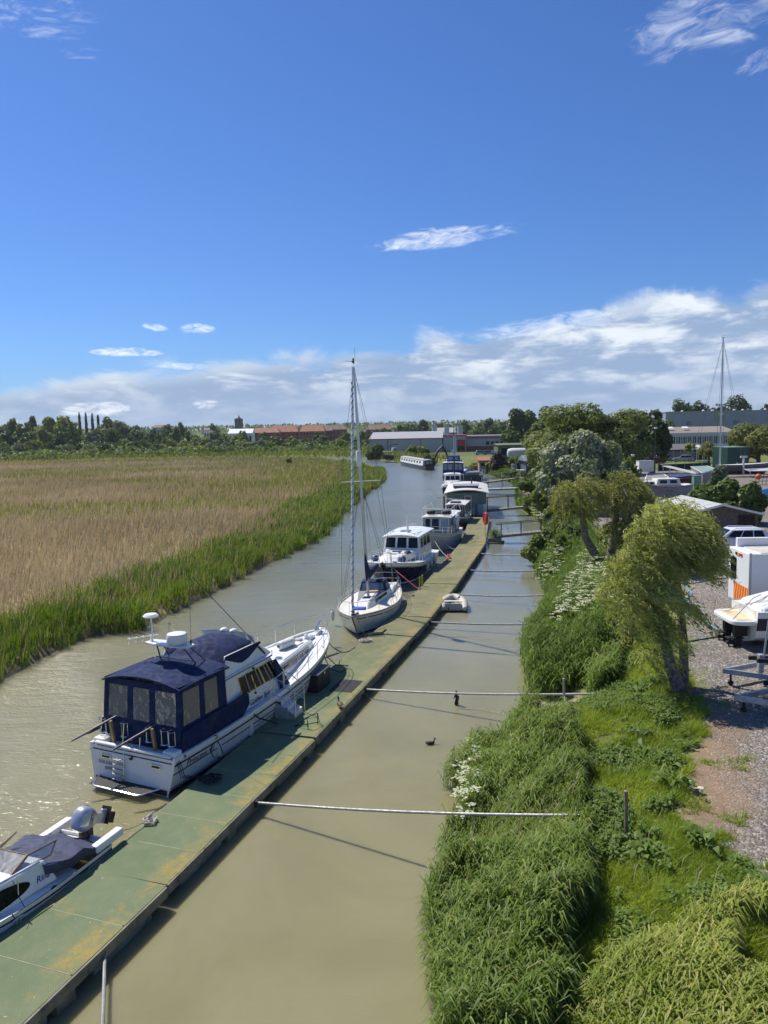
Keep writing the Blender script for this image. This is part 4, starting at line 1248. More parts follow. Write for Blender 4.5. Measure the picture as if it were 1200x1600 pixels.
mb = MB(); mb.box((4.4, -1.5, 2.5), (.05, .08, .1)); mb.tube([(4.45, -1.54, 2.6), (4.45, -1.60, 1.75)], .013, 5); mb.ball((4.45, -1.56, 2.67), .055, 8); mb.ball((4.45, -1.61, 1.78), .045, 8); mb.build('cowl_lamp', BLACK, yacht)
# lettering on the starboard side
def hull_text(s_, size, u, drop, H=hy_, par=hull, sd=-1, m=SCRIPT, shear=.25, off=.012, spacing=1.0):
    t0 = drop/H.zs(u)
    a = H.pt(u, t0, sd); b = H.pt(u+.06, drop/H.zs(u+.06), sd); n = H.nrm(u+.03, t0, sd)
    x = (b-a) if sd < 0 else (a-b)
    y = n.cross(x)
    return text(s_, size, a+n*off+y.normalized()*0, x, y, m, par, shear, spacing)
hull_text('Princess 41', .29, .045, .39)
text('Golden Spot', .27, sal.pt('S', .34, .08, .012), sal.pt('S', 1, 0)-sal.pt('S', 0, 0), sal.pt('S', 0, 1)-sal.pt('S', 0, 0), SCRIPT, saloon, .35)
mb = MB(); mb.box((.4, -1.72, 1.15), (.12, .1, .1)); mb.box((1.9, -1.78, 1.18), (.12, .1, .12)); mb.build('fairlead', STEEL, yacht, bevel=.01)

def yl(x, y, z):      # yacht local to world
    h = rz_of(YH)
    return Vector((-8.03+x*cos(h)-y*sin(h), 22.60+x*sin(h)+y*cos(h), z))
for i, (x_, lab) in enumerate(((2.15, 'white cylinder fender at the motor yacht stern quarter'), (3.95, 'white fender hanging amidships against the pontoon, beside the boarding steps'))):
    fender(None, 'fender', yl(x_, -1.66, .38), .13, .6, lab, None)
fender(None, 'fender', yl(8.55, .05, 2.17), .19, .95, 'large white fender lying on the motor yacht foredeck', None, axis='X', heading=YH+8)
mb = MB()
for k in range(3): mb.tube([yl(.12+.05*k, -1.6, 1.25), yl(.05+.06*k, -1.80-.02*k, .9), yl(.06+.08*k, -1.86, .62), yl(.3+.1*k, -2.05-.1*k, .53)], .014, 6)
mb.tube([yl(1.9, -1.72, 1.2), yl(2.1, -1.8, .8), yl(2.2, -1.8, .5)], .016, 5); mb.tube([yl(1.9, -1.72, 1.2), yl(1.6, -1.8, .8), yl(1.75, -1.8, .52)], .016, 5)
tag(mb.build('mooring_rope', DROPE), 'black mooring ropes hanging from the motor yacht stern to the pontoon', 'rope')
coil('rope_pile', 'tangled black rope heap on the pontoon by the yacht stern', on_deck(318, 1219)+Vector((.2, 0, 0)), .34, DROPE, 6, .022, 3, .9)
mb = MB(); mb.tube(sag(yl(11.6, -.3, 1.9), tuple(at(555, 1011, .5)), .5, 12), .02, 6)
tag(mb.build('mooring_rope', DROPE), 'dark slack bow line hanging from the motor yacht bow', 'rope')
mb = MB(); mb.tube([yl(10.4, -.98, 1.78), yl(10.45, -1.05, 1.2), yl(10.6, -1.2, .75), yl(10.9, -1.5, .52), yl(11.5, -1.55, .52)], .02, 6); mb.tube([yl(11.0, -.7, 1.85), yl(11.05, -.8, 1.1), yl(11.3, -1.1, .7), yl(11.9, -1.4, .52)], .02, 6)
tag(mb.build('mooring_rope', DROPE), 'black ropes looping from the motor yacht bow rail onto the pontoon', 'rope')
mb = MB(); mb.tube([yl(3.9, -1.75, 1.3), yl(4.2, -1.9, .98), yl(4.7, -2.05, .7), yl(5.0, -2.15, .52)], .03, 6)
tag(mb.build('mooring_rope', DROPE), 'thick black spring rope beside the boarding steps', 'rope')

# ------------------------------------------------------------------ on the pontoon beside the yacht
def pdir(h): return Vector((sin(radians(h)), cos(radians(h)), 0))
bx = on_deck(482, 1085); PH = 17.5
box = thing('dock_box', 'dark navy storage box on the pontoon beside the yacht bow', 'storage box', on_deck(498, 1082)+pdir(PH)*.55, PH)
mb = MB(); mb.box((0, .28, .36), (1.35, .62, .72)); mb.build('body', mat('dark_box', (.016, .018, .03), .55), box, bevel=.02)
mb = MB(); mb.box((0, .28, .745), (1.42, .69, .05)); mb.build('lid', mat('box_lid', (.085, .09, .115), .5, dirt=(.2, .2, .2), dirtamt=.3), box, bevel=.012)
mb = MB(); mb.box((.0, -.045, .66), (.08, .02, .1)); mb.build('latch', STEEL, box)
mt = on_deck(541, 1072)
o = MB(); o.box((0, 0, .012), (1.45, .95, .022)); o = o.build('doormat', mat('black_mat', (.022, .022, .026), .95, var=.4, vs_=10, bump=.8, bs=60), bevel=.005, loc=mt); o.rotation_euler = (0, 0, rz_of(PH)); tag(o, 'black rubber mat lying on the pontoon beside the storage box', 'mat')
stp = thing('boarding_steps', 'white boarding steps with metal handrails beside the motor yacht', 'steps', on_deck(453, 1118), PH)
for k in range(3):
    mb = MB(); mb.box((0, -.22+.25*k, .22+.22*k), (.75, .27, .05)); mb.box((0, -.34+.25*k, .12+.22*k), (.75, .03, .18)); mb.build('tread', GELD, stp, bevel=.012)
for x_ in (-.36, .36):
    mb = MB(); mb.hexa([Vector((x_-.02, -.38, 0)), Vector((x_+.02, -.38, 0)), Vector((x_+.02, .42, 0)), Vector((x_-.02, .42, 0))], [Vector((x_-.02, -.34, .2)), Vector((x_+.02, -.34, .2)), Vector((x_+.02, .42, .64)), Vector((x_-.02, .42, .64))])
    mb.build('side', GALV, stp)
mb = MB()
for x_ in (-.42, .42):
    mb.tube([(x_, -.42, 0), (x_, -.40, 1.05), (x_, .12, 1.45), (x_, .45, 1.5)], .02, 6); mb.tube([(x_, .42, 0), (x_, .42, 1.5)], .02, 6); mb.tube([(x_, -.4, .55), (x_, .42, .95)], .014, 6)
mb.build('handrail', STEEL, stp)
fr_ = thing('step_frame', 'small dark metal step frame lying on the pontoon near the boarding steps', 'frame', on_deck(478, 1132), PH)
mb = MB(); mb.tube([(-.3, .3, .02), (-.35, -.2, .42), (.1, -.42, .42), (.3, -.4, .02), (-.05, .0, .02), (-.3, .3, .02)], .017, 6); mb.tube([(-.35, -.2, .42), (-.38, -.25, .02)], .017, 6); mb.tube([(.1, -.42, .42), (.1, -.42, .02)], .017, 6); mb.build('tube_frame', BLACK, fr_)
for i, (px, py, hd, lab) in enumerate(((234, 1284, 20, 'white tangled rope around a cleat beside the speedboat stern'), (571, 1002, 17, 'grey rope heap on the pontoon beside the sailing yacht bow'))):
    coil('rope_pile', lab, on_deck(px, py), .30 if i else .20, ROPE, 5+2*i, .017, i+5, .8)
mb = MB(); o = on_deck(588, 992); mb.tube([o+Vector((-.5, -.1, .05)), o+Vector((-.1, .02, .09)), o+Vector((.3, .12, .07)), o+Vector((.5, .35, .16))], .05, 7); mb.tube([o+Vector((-.4, -.25, .05)), o+Vector((.0, -.15, .08)), o+Vector((.4, -.1, .06))], .05, 7)
tag(mb.build('rope_bundle', mat('dark_green_rope', (.03, .045, .04), .9), ), 'dark rolled hose lying behind the grey rope heap', 'hose')
mb = MB(); a_ = on_deck(509, 1030); 
for k in range(3): mb.tube([a_+pdir(PH)*(.0+.25*k)+Vector((-.1, 0, .02)), a_+pdir(PH)*(.5+.2*k)+Vector((.25+.1*k, .1, .03)), a_+pdir(PH)*(1.2+.2*k)+Vector((.15, .2, .04)), a_+pdir(PH)*(1.5)+Vector((-.2, .25, .05))], .016, 5)
tag(mb.build('hose', mat('green_hose', (.02, .07, .05), .6)), 'thin dark hose looping over the pontoon edge by the yacht bow', 'hose')

# cleats along the pontoon edge
def cleat(loc, hd, lab):
    c_ = thing('cleat', lab, 'cleat', loc, hd, 'cleats on the pontoon edge')
    mb = MB(); mb.tube([(-.16, 0, .10), (-.10, 0, .115), (.10, 0, .115), (.16, 0, .10)], [.014, .022, .022, .014], 8); mb.build('horn', GALV, c_)
    mb = MB(); mb.box((-.05, 0, .055), (.04, .04, .11)); mb.box((.05, 0, .055), (.04, .04, .11)); mb.build('foot', GALV, c_)
    return c_
cleat(on_deck(29, 1442), 20, 'silver cleat on the nearest pontoon section beside the speedboat window')
cleat(on_deck(235, 1279), 20, 'cleat under the white tangled rope')
cleat(on_deck(645, 931), 15, 'cleat holding the sailing yacht stern lines')
cleat(on_deck(655, 921), 15, 'cleat holding the red and white rope')
# ------------------------------------------------------------------ small speedboat at the bottom left, bow back towards the bridge
SBH = 200.0
sb = thing('speedboat', 'small white speedboat with navy cockpit cover and tilted silver outboard, lettered Rina', 'speedboat', (-8.0, 18.55, 0), SBH)
hs = Hull(5.6, [0, .2, .45, .7, .88, 1], [.95, 1.0, 1.02, .86, .5, .05], [.82, .86, .85, .62, .25, .02], [.62, .66, .72, .80, .88, .94], rake=.9, draft=.35, flare=1.2)
mb = MB(); hs.shell(mb, 22); shull = mb.build('hull', GEL, sb)
mb = MB(); hs.deck(mb, .02, .05, .22, 1, 20, .05); mb.build('deck', GEL, sb)
mb = MB(); hs.band(mb, .10, .14, 0, .98, off=.012); mb.build('rubbing_strake', BLACK, shull)
LILAC = mat('pale_blue_topsides', (.52, .56, .72), .3, var=.05)
mb = MB(); hs.band(mb, .16, .50, .0, .95, off=.006); mb.build('topside_stripe', LILAC, shull)
mb = MB()
for y_ in (.82, -.82): mb.box((.02, y_, .72), (1.0, .22, .2)); mb.box((-.28, y_*1.0, .66), (.5, .16, .12))
mb.box((.15, 0, .60), (.3, 1.6, .1)); mb.box((-.02, 0, .62), (.06, 1.7, .24)); mb.build('stern_quarter', GEL, sb, bevel=.04)
cab = Fr(1.75, 5.0, .90, .72, 1.95, 4.5, .70, 1.30, yf=.42, Yf=.30)
mb = MB(); cab.body(mb); scab = mb.build('cabin', GEL, sb, bevel=.06)
for sd in 'PS':
    mb = MB()
    pts = [cab.pt(sd, .44+.36*cos(a), .46+.34*sin(a), .004) for a in np.linspace(0, 2*pi, 25)[:-1]]
    mb.plate(pts, cab.n(sd), .01); mb.build('window', GLASS, scab)
ws = Fr(1.75, 2.75, .70, 1.27, 1.45, 2.15, .60, 1.46, yf=.50, Yf=.45)
TSCR = mat('smoked_screen', (.20, .20, .20), .15, var=.1)
mb = MB()
for f in 'SPF': ws.panel(mb, f, .03, .97, .05, .95, .008)
mb.build('windscreen', VINYL, sb)
mb = MB()
for f in 'SPF': ws.frame(mb, f, .02, .98, .03, .97, .025, .02)
mb.build('windscreen_frame', TEAK, sb)
mb = MB()
rings = []
for x_, hw, zc_ in ((.30, .84, .84), (.6, .92, .92), (.95, .95, 1.14), (1.35, .94, 1.10), (1.75, .88, 1.20), (2.05, .80, 1.27)):
    rings.append([Vector((x_, hw*b, zc_-.10*abs(b)**3-(.20 if abs(b) > .99 else 0)-.05*sin(9*b+x_*5)*(1-abs(b)))) for b in (-1, -.97, -.7, -.4, -.1, .1, .4, .7, .97, 1)])
mb.loft(rings, closed=False, cap=False)
o = mb.build('cockpit_cover', mat('faded_navy_canvas', (.045, .055, .10), .85, var=.25, bump=.3, bs=8), sb); m_ = o.modifiers.new('thick', 'SOLIDIFY'); m_.thickness = .02; m_.offset = 1
mb = MB()
mb.tube([(2.1, .70, 1.30), (3.3, .54, 1.36), (4.2, .36, 1.38)], .02, 6); mb.tube([(4.6, -.3, 1.25), (5.0, .0, 1.5), (4.6, .3, 1.25)], .02, 6); mb.tube([(2.75, .70, .82), (2.75, .72, 1.36)], .015, 6); mb.tube([(4.0, .48, .9), (4.0, .42, 1.38)], .015, 6)
mb.build('grab_rail', STEEL, sb)
mb = MB(); mb.box((3.15, 0, 1.34), (.5, .45, .04)); mb.build('hatch', GELD, scab, bevel=.01)
mb = MB(); mb.ball((2.0, .965, .66), .07, 8, sq=(1.4, .3, .7)); mb.build('through_hull_vent', BLACK, shull)
text('Rina', .20, cab.pt('P', .84, .30, .012), cab.pt('P', 1, 0)-cab.pt('P', 0, 0), cab.pt('P', 1, 1)-cab.pt('P', 1, 0), mat('blue_lettering', (.03, .05, .25), .4), scab, .3)
# outboard tilted up
eng = MB()
Mt = Matrix.Rotation(radians(62), 3, 'Y')
EC = Vector((.0, .10, 1.16))
def ev(x, y, z): return EC+Mt @ Vector((x, y, z))
rings = []
for z_, hx_, hy_2, dx_ in ((-.30, .20, .17, 0), (-.2, .27, .20, .0), (.0, .33, .235, .0), (.17, .31, .225, .01), (.27, .24, .18, .02), (.31, .10, .09, .02)):
    rings.append([ev(dx_+hx_*math.copysign(abs(cos(a))**.75, cos(a)), hy_2*math.copysign(abs(sin(a))**.75, sin(a)), z_) for a in np.linspace(0, 2*pi, 25)[:-1]])
eng.loft(rings)
SILV = mat('silver_cowling', (.44, .47, .52), .3, metal=.35, var=.08, coat=.4)
engine = eng.build('outboard_engine', SILV, sb)
mb = MB(); mb.loft([[ev(x, y, z) for x, y in ((.1, -.09), (.1, .09), (-.16, .11), (-.16, -.11))] for z in (-.3, -.62)]); mb.loft([[ev(x, y, z) for x, y in ((.10, -.05), (.10, .05), (-.26, .04), (-.26, -.04))] for z in (-.62, -.95)]); mb.build('engine_leg', SILV, engine, bevel=.02)
mb = MB(); mb.loft([[ev(x, y, z) for x, y in ((.08, -.015), (.08, .015), (-.20, .015), (-.20, -.015))] for z in (-.95, -1.22)]); mb.loft([[ev(x, y, -.80) for x, y in ((.1, -.16), (.1, .16), (-.34, .14), (-.34, -.14))], [ev(x, y, -.83) for x, y in ((.1, -.16), (.1, .16), (-.34, .14), (-.34, -.14))]]); mb.build('skeg', BLACK, engine)
mb = MB(); mb.box((-.02, .12, .82), (.2, .3, .3)); mb.tube([(.1, .1, .75), (.0, .2, .9), (.1, .3, .78)], .025, 6); mb.build('engine_bracket', BLACK, engine, bevel=.02)
mb = MB(); mb.tube([ev(.33*cos(a)*1.02, .238*sin(a)*1.02, .02) for a in np.linspace(0, 2*pi, 25)], .007, 4, cap=False); mb.build('cowl_seam', BLACK, engine)
text('EVINRUDE', .105, ev(.22, .238, -.12), Mt @ Vector((-1, 0, .12)), Mt @ Vector((0, 0, 1)), BLACK, engine, 0, .95)
def sl(x, y, z):
    h = rz_of(SBH); return Vector((-8.0+x*cos(h)-y*sin(h), 18.55+x*sin(h)+y*cos(h), z))
mb = MB(); mb.tube(sag(sl(-.4, .85, .74), on_deck(233, 1283)+Vector((0, 0, .08)), .06, 8), .014, 5)
tag(mb.build('mooring_rope', ROPE), 'taut pale rope from the speedboat stern to its cleat', 'rope')
mb = MB(); mb.tube(sag(sl(3.2, .98, .8), on_deck(27, 1441)+Vector((0, 0, .1)), .05, 8), .012, 5); mb.tube([sl(2.9, .74, 1.34), sl(2.95, .95, 1.0), sl(2.9, 1.02, .78)], .008, 4)
tag(mb.build('mooring_rope', DROPE), 'dark thin line tying the speedboat side to the silver cleat', 'rope')

# ------------------------------------------------------------------ white sailing yacht, bow towards the bridge
SYH = 190.0
sy = thing('sailing_yacht', 'white sailing yacht with red stripe, tall mast and navy sail cover', 'sailing yacht', (-.05, 48.3, 0), SYH)
sy.rotation_euler.x = radians(2.4)
hy2 = Hull(9.8, [0, .15, .35, .55, .75, .9, 1], [.95, 1.35, 1.68, 1.72, 1.35, .66, .03], [.7, 1.15, 1.48, 1.50, 1.08, .44, .015], [.95, .94, .93, .96, 1.04, 1.15, 1.24], rake=1.1, trake=-.0, draft=.8, flare=1.4)
mb = MB(); hy2.shell(mb, 30); h2 = mb.build('hull', GEL, sy)
mb = MB(); hy2.deck(mb, .03, .05, 0, 1, 28, .07); mb.build('deck', CREAM, sy)
mb = MB(); hy2.rim(mb, .05, .045); mb.build('toe_rail', mat('slotted_toe_rail', (.40, .40, .38), .5, metal=.4), sy)
REDS = mat('dark_red_stripe', (.30, .012, .02), .4)
for a, b in ((.03, .16), (.17, .30), (.31, .46), (.47, .62), (.63, .77), (.78, .90), (.91, .975)):
    mb = MB(); hy2.band(mb, .15, .21, a, b, off=.006, nu=10); mb.build('stripe', REDS, h2)
mb = MB(); hy2.band(mb, .0, .10, 0, .99, off=.006, wl=True); mb.build('boot_top', NLINE, h2)
mb = MB(); mb.tube([hy2.pt(1, t_, 1)+Vector((.01, 0, 0)) for t_ in np.linspace(0, 1.1, 8)], .02, 6); mb.build('stem_band', BLACK, h2)
cc = Fr(2.9, 7.6, 1.0, .98, 3.0, 6.9, .86, 1.36, yf=.42, Yf=.34)
mb = MB(); cc.body(mb); c2 = mb.build('coachroof', GEL, sy, bevel=.06)
for sd in 'PS':
    mb = MB(); a0, a1 = (.18, .70) if sd == 'S' else (.30, .82)
    cc.panel(mb, sd, a0, a1, .35, .75, .008, .003, .05); mb.build('window', GLASS, c2)
ck = Fr(.5, 2.9, .62, .75, .5, 2.9, .62, .78)
mb = MB(); mb.box((1.7, .82, 1.06), (2.4, .36, .26)); mb.box((1.7, -.82, 1.06), (2.4, .36, .26)); mb.box((.35, 0, 1.02), (.25, 1.6, .2)); mb.build('cockpit_coaming', GEL, sy, bevel=.05)
mb = MB(); mb.box((1.7, 0, .965), (2.3, 1.2, .03)); mb.build('cockpit_sole', TEAK, sy)
mb = MB()
dk = Fr(2.75, 3.9, .92, 1.3, 2.9, 3.6, .75, 1.92, yf=.85, Yf=.70); dk.body(mb); dg = mb.build('spray_hood', NAVY, sy, bevel=.08)
for f, a0, a1 in (('F', .08, .92), ('S', .2, .85), ('P', .15, .8)):
    mb = MB(); dk.panel(mb, f, a0, a1, .2, .8, .006, .004, .05); mb.build('window', CLEARV, dg)
BLUEH = mat('bright_blue_hatch', (.02, .07, .42), .4)
mb = MB(); mb.box((7.35, -.12, 1.14), (.62, .75, .10)); mb.build('forehatch_cover', BLUEH, sy, bevel=.02)
mb = MB(); mb.box((5.75, .0, 1.385), (.42, .42, .05)); mb.build('hatch', GLASS, c2, bevel=.015)
mb = MB(); mb.box((4.3, .15, 1.40), (.35, 1.0, .12)); mb.build('teak_box', mat('pale_teak', (.42, .30, .16), .7), sy, bevel=.02)
GREYD = mat('grey_nonslip', (.20, .21, .23), .9, var=.1)
for s_ in (1, -1):
    mb = MB(); mb.prism([(3.4, s_*.95), (3.4, s_*.25), (6.6, s_*.30), (6.6, s_*.36)] if s_ < 0 else [(3.4, .25), (3.4, .82), (6.6, .36), (6.6, .28)], 1.362, 1.372); mb.build('nonslip_panel', GREYD, c2)
mx_ = 5.25
mast = MB(); mast.tube([(mx_, 0, 1.0), (mx_-.02, 0, 8), (mx_-.12, 0, 14.5)], [.085, .085, .065], 10); mast = mast.build('mast', ALU, sy)
mb = MB(); mb.tube([(mx_+.02, -1.15, 8.05), (mx_+.02, 1.15, 8.05)], .03, 6); mb.build('spreader', WHITEP, mast)
mb = MB(); mb.tube([(mx_, 0, 14.75), (mx_+.35, 0, 14.8)], .03, 6); mb.tube([(mx_-.1, 0, 14.7), (mx_-.1, .0, 15.0)], .05, 6); mb.tube([(mx_-.1, -.12, 14.8), (mx_-.1, -.45, 14.9)], .01, 4); mb.tube([(mx_-.1, .1, 14.75), (mx_-.1, .12, 15.6)], .008, 4); mb.build('masthead_gear', BLACK, mast)
mb = MB(); mb.lathe([(.10, 8.9), (.14, 8.95), (.14, 9.75), (.10, 9.8)], (mx_+.18, 0, 0), 10); mb.build('radar_reflector', WHITEP, mast)
mb = MB()
for s_ in (-1, 1):
    mb.tube([(mx_-.1, 0, 14.5), (mx_+.02, s_*1.15, 8.05), (mx_-.1, s_*1.62, .98)], .010, 4); mb.tube([(mx_, 0, 8), (mx_+.45, s_*1.55, 1.0)], .009, 4); mb.tube([(mx_, 0, 8), (mx_-.5, s_*1.6, 1.0)], .009, 4)
    mb.tube([(mx_-.12, 0, 14.6), (.05, s_*.7, 1.0)], .008, 4)
mb.build('rigging', mat('rigging_wire', (.13, .13, .14), .4, metal=.8), mast)
# furled headsail along the forestay, blue strip winding round white
mb = MB(); A = Vector((9.55, 0, 1.35)); B = Vector((mx_+.25, 0, 14.5)); mb.tube([A.lerp(B, k/10) for k in range(11)], [.05]+[.075]*8+[.05, .03], 8); fs = mb.build('furled_sail', mat('sail_cloth', (.62, .63, .64), .8), sy)
mb = MB(); dS = (B-A).normalized(); e1 = dS.orthogonal().normalized(); e2 = dS.cross(e1)
mb.tube([A.lerp(B, k/240)+(e1*cos(k*.92)+e2*sin(k*.92))*.062 for k in range(6, 225)], .026, 4); mb.build('uv_strip', NAVY, fs)
mb = MB(); mb.lathe([(.11, 0), (.12, .05), (.06, .08), (.06, .16), (.12, .19), (.11, .22)], (9.5, 0, 1.28), 12); mb.build('furler_drum', BLACK, fs)
mb = MB(); mb.tube([(mx_-.1, 0, 2.35), (1.7, 0, 2.55)], .05, 8); bm = mb.build('boom', ALU, sy)
mb = MB(); rings = []
for x_, r1, zt in ((mx_+.14, .10, 3.9), (mx_-.1, .16, 3.5), (mx_-.45, .20, 2.9), (mx_-1.0, .2, 2.78), (3.0, .19, 2.74), (2.2, .16, 2.70), (1.75, .10, 2.64)):
    zb = 2.22+(mx_-x_)*.055
    rings.append([Vector((x_, r1*cos(a)*.8, (zt+zb)/2+(zt-zb)/2*sin(a))) for a in np.linspace(0, 2*pi, 13)[:-1]])
mb.loft(rings); mb.build('sail_cover', NAVY, bm)
mb = MB(); hy2.rail(mb, .06, .80, .62, .011, 6, .06); mb.tube([hy2.pt(.80, 0, -1)+Vector((0, .06, .62)), Vector((9.2, -.22, 1.9)), Vector((9.62, 0, 1.92)), Vector((9.2, .22, 1.9)), hy2.pt(.80, 0, 1)+Vector((0, -.06, .62))], .014, 6); mb.tube([(9.2, -.22, 1.9), (9.3, -.25, 1.22)], .014, 6); mb.tube([(9.2, .22, 1.9), (9.3, .25, 1.22)], .014, 6); mb.build('guard_rail', STEEL, sy)
mb = MB(); mb.tube([(.1, -.9, .98), (.05, -.9, 1.7), (0, 0, 1.75), (.05, .9, 1.7), (.1, .9, .98)], .016, 6); mb.tube([(.05, -.9, 1.35), (0, 0, 1.38), (.05, .9, 1.35)], .012, 6)
for y_ in (-.6, .6): mb.tube([(.3, y_, 1.0), (.1, y_, 3.0)], .02, 6)
mb.tube([(.1, -.6, 3.0), (-.1, 0, 3.1), (.1, .6, 3.0)], .02, 6); mb.build('pushpit', STEEL, sy)
mb = MB(); mb.lathe([(.02, 0), (.2, .02), (.24, .06), (.2, .12), (.02, .14)], (.25, .75, 2.35), 12); mb.build('radar_dome', ALU, sy)
mb = MB(); mb.tube([(.15, -.95, 1.25), (.18, -1.0, 1.75)], .13, 8); mb.build('horseshoe_buoy', RED, sy)
mb = MB(); mb.box((9.3, 0, 1.27), (.35, .2, .08)); mb.tube([(9.0, .2, 1.22), (9.3, .12, 1.26), (9.6, .05, 1.28)], .04, 6); mb.ball((8.95, -.1, 1.26), .10, 7); mb.ball((9.1, .15, 1.27), .08, 7); mb.build('anchor_gear', mat('anchor_brown', (.20, .17, .14), .7, var=.4), sy)
for i, (p_, lab) in enumerate(((at(520, 962, .55), 'white fender hanging at the sailing yacht bow, river side'), (at(609, 962, .42), 'white fender between the sailing yacht and the pontoon, near its bow'), (at(617, 952, .42), 'white fender between the sailing yacht and the pontoon, amidships'), (at(626, 940, .42), 'white fender between the sailing yacht and the pontoon, nearest its stern'))):
    fender(None, 'fender', p_+Vector((0, 0, -.25)), .12, .55, lab, 'fenders of the sailing yacht', cap=NLINE)
def syl(x, y, z):
    h = rz_of(SYH); return Vector((-.05+x*cos(h)-y*sin(h), 48.3+x*sin(h)+y*cos(h), z))
mb = MB(); mb.tube(sag(syl(.4, .9, 1.0), on_deck(644, 932), .25), .012, 5); mb.tube(sag(syl(.7, 1.0, 1.0), on_deck(646, 930), .45), .012, 5); mb.tube(sag(syl(9.3, .1, 1.2), on_deck(575, 1000), .1), .012, 5)
tag(mb.build('mooring_rope', DROPE), 'thin mooring lines from the sailing yacht to the pontoon', 'rope')

# ------------------------------------------------------------------ navy hulled motor boat with white wheelhouse
NBH = 196.0
p_stem = at(617, 916, 0)
nb = thing('motor_boat', 'navy hulled motor boat with white wheelhouse and three dark front windows', 'motor boat', (p_stem.x-.55+9.55*-sin(radians(NBH)), p_stem.y-9.55*cos(radians(NBH)), 0), NBH)
hn = Hull(10.6, [0, .2, .5, .72, .88, .96, 1], [1.75, 1.9, 1.98, 1.92, 1.5, .85, .10], [1.5, 1.65, 1.70, 1.45, .82, .32, .02], [1.1, 1.1, 1.22, 1.42, 1.68, 1.80, 1.86], rake=1.0, draft=.7, flare=1.15)
mb = MB(); hn.shell(mb, 30); h3 = mb.build('hull', NAVYH, nb)
mb = MB(); hn.band(mb, -.02, .26, 0, .995, off=.02); mb.build('white_topsides', GEL, h3)
mb = MB(); hn.band(mb, .30, .32, 0, .995, off=.008); mb.build('stripe', GEL, h3)
mb = MB(); hn.band(mb, .06, .18, 0, .985, off=.008, wl=True); mb.build('boot_top', GEL, h3)
mb = MB(); hn.rubrail(mb, .05, .02, out=.01); mb.build('rubbing_strake', GEL, h3)
mb = MB(); hn.deck(mb, .0, .0, 0, 1, 28, .05); mb.build('deck', GEL, nb)
fo = Fr(5.2, 9.4, 1.35, 1.45, 5.3, 8.7, 1.2, 1.98, yf=.75, Yf=.62)
mb = MB(); fo.body(mb); fo_ = mb.build('trunk_cabin', GEL, nb, bevel=.08)
mb = MB(); fo.panel(mb, 'T', .30, .42, .30, .65, .03, .0); mb.build('hatch', GLASS, fo_, bevel=.01)
mb = MB(); fo.panel(mb, 'T', .66, .74, .38, .62, .03, .0); mb.build('hatch', mat('hatch_grey', (.18, .19, .2), .4), fo_, bevel=.01)
mb = MB(); mb.lathe([(.03, 1.88), (.05, 2.0), (.13, 2.05), (.11, 2.12)], (7.3, .35, 0), 10); mb.build('mushroom_vent', STEEL, fo_)
wh = Fr(1.5, 5.55, 1.5, 1.15, 1.6, 5.05, 1.32, 2.95)
mb = MB(); wh.body(mb); wh_ = mb.build('wheelhouse', GEL, nb, bevel=.07)
for a0, a1 in ((.05, .32), (.365, .635), (.68, .95)):
    o = win(wh_, wh, 'F', a0, a1, .50, .93, r=.04, fm=WHITEP)
    mb = MB(); k = (a0+a1)/2; mb.tube([wh.pt('F', k, .97, .03), wh.pt('F', k+.05, .72, .02)], .01, 4); mb.build('wiper', BLACK, o)
for sd in 'PS':
    for a0, a1 in ((.06, .36), (.40, .68), (.72, .95)):
        if sd == 'S': win(wh_, wh, sd, a0, a1, .48, .88, r=.04, fm=WHITEP)
        else: win(wh_, wh, sd, 1-a1, 1-a0, .48, .88, r=.04, fm=WHITEP)
mb = MB(); roof_shell(mb, .6, 5.65, 1.50, 2.98, .16, .07, nx_=5, ny_=10, droop=.03, yf=1.42); rf = mb.build('roof', GEL, nb, bevel=.02)
mb = MB(); mb.box((3.8, -.05, 3.17), (.75, .75, .04)); mb.build('roof_hatch', mat('hatch_grey', (.18, .19, .2), .4), rf, bevel=.01)
mb = MB(); mb.tube([(4.4, .25, 3.1), (4.35, .25, 4.25)], [.10, .055], 10); mb.tube([(4.36, .25, 3.75), (4.36, .95, 3.78)], .03, 6); mb.tube([(4.35, .25, 4.25), (4.35, .25, 4.4)], .05, 8); mb.build('stub_mast', GEL, rf)
mb = MB(); mb.tube([(3.2, 1.1, 3.05), (4.4, 1.0, 3.1)], .02, 6); mb.tube([(3.2, -1.1, 3.05), (4.4, -1.0, 3.1)], .02, 6); mb.ball((5.0, .9, 3.12), .06, 7); mb.ball((5.0, -.95, 3.12), .06, 7); mb.build('roof_rail', STEEL, rf)
mb = MB(); mb.tube([(1.2, .9, 3.0), (1.2, .9, 5.6)], .008, 4); mb.build('whip_antenna', WHITEP, rf)
mb = MB(); hn.rail(mb, .40, .985, .65, .014, 9, .10); mb.tube([hn.pt(.985, 0, -1)+Vector((0, .1, .65)), hn.pt(.985, 0, 1)+Vector((0, -.1, .65))], .014, 6); mb.build('guard_rail', STEEL, nb)
mb = MB()
for k in range(7): mb.ball((6.6+.1*k*(k % 2), .78+.05*(k % 3), 1.95+.05*(k % 2)), .16, 6, sq=(1.1, 1.2, .7))
mb.build('black_tarpaulin', BLACK, nb)
mb = MB(); mb.box((9.9, 0, 1.74), (.6, .25, .1)); mb.build('anchor_roller', STEEL, nb)
def loc_of(ob, heading, x, y, z):
    h = rz_of(heading); return Vector((ob.location.x+x*cos(h)-y*sin(h), ob.location.y+x*sin(h)+y*cos(h), z))
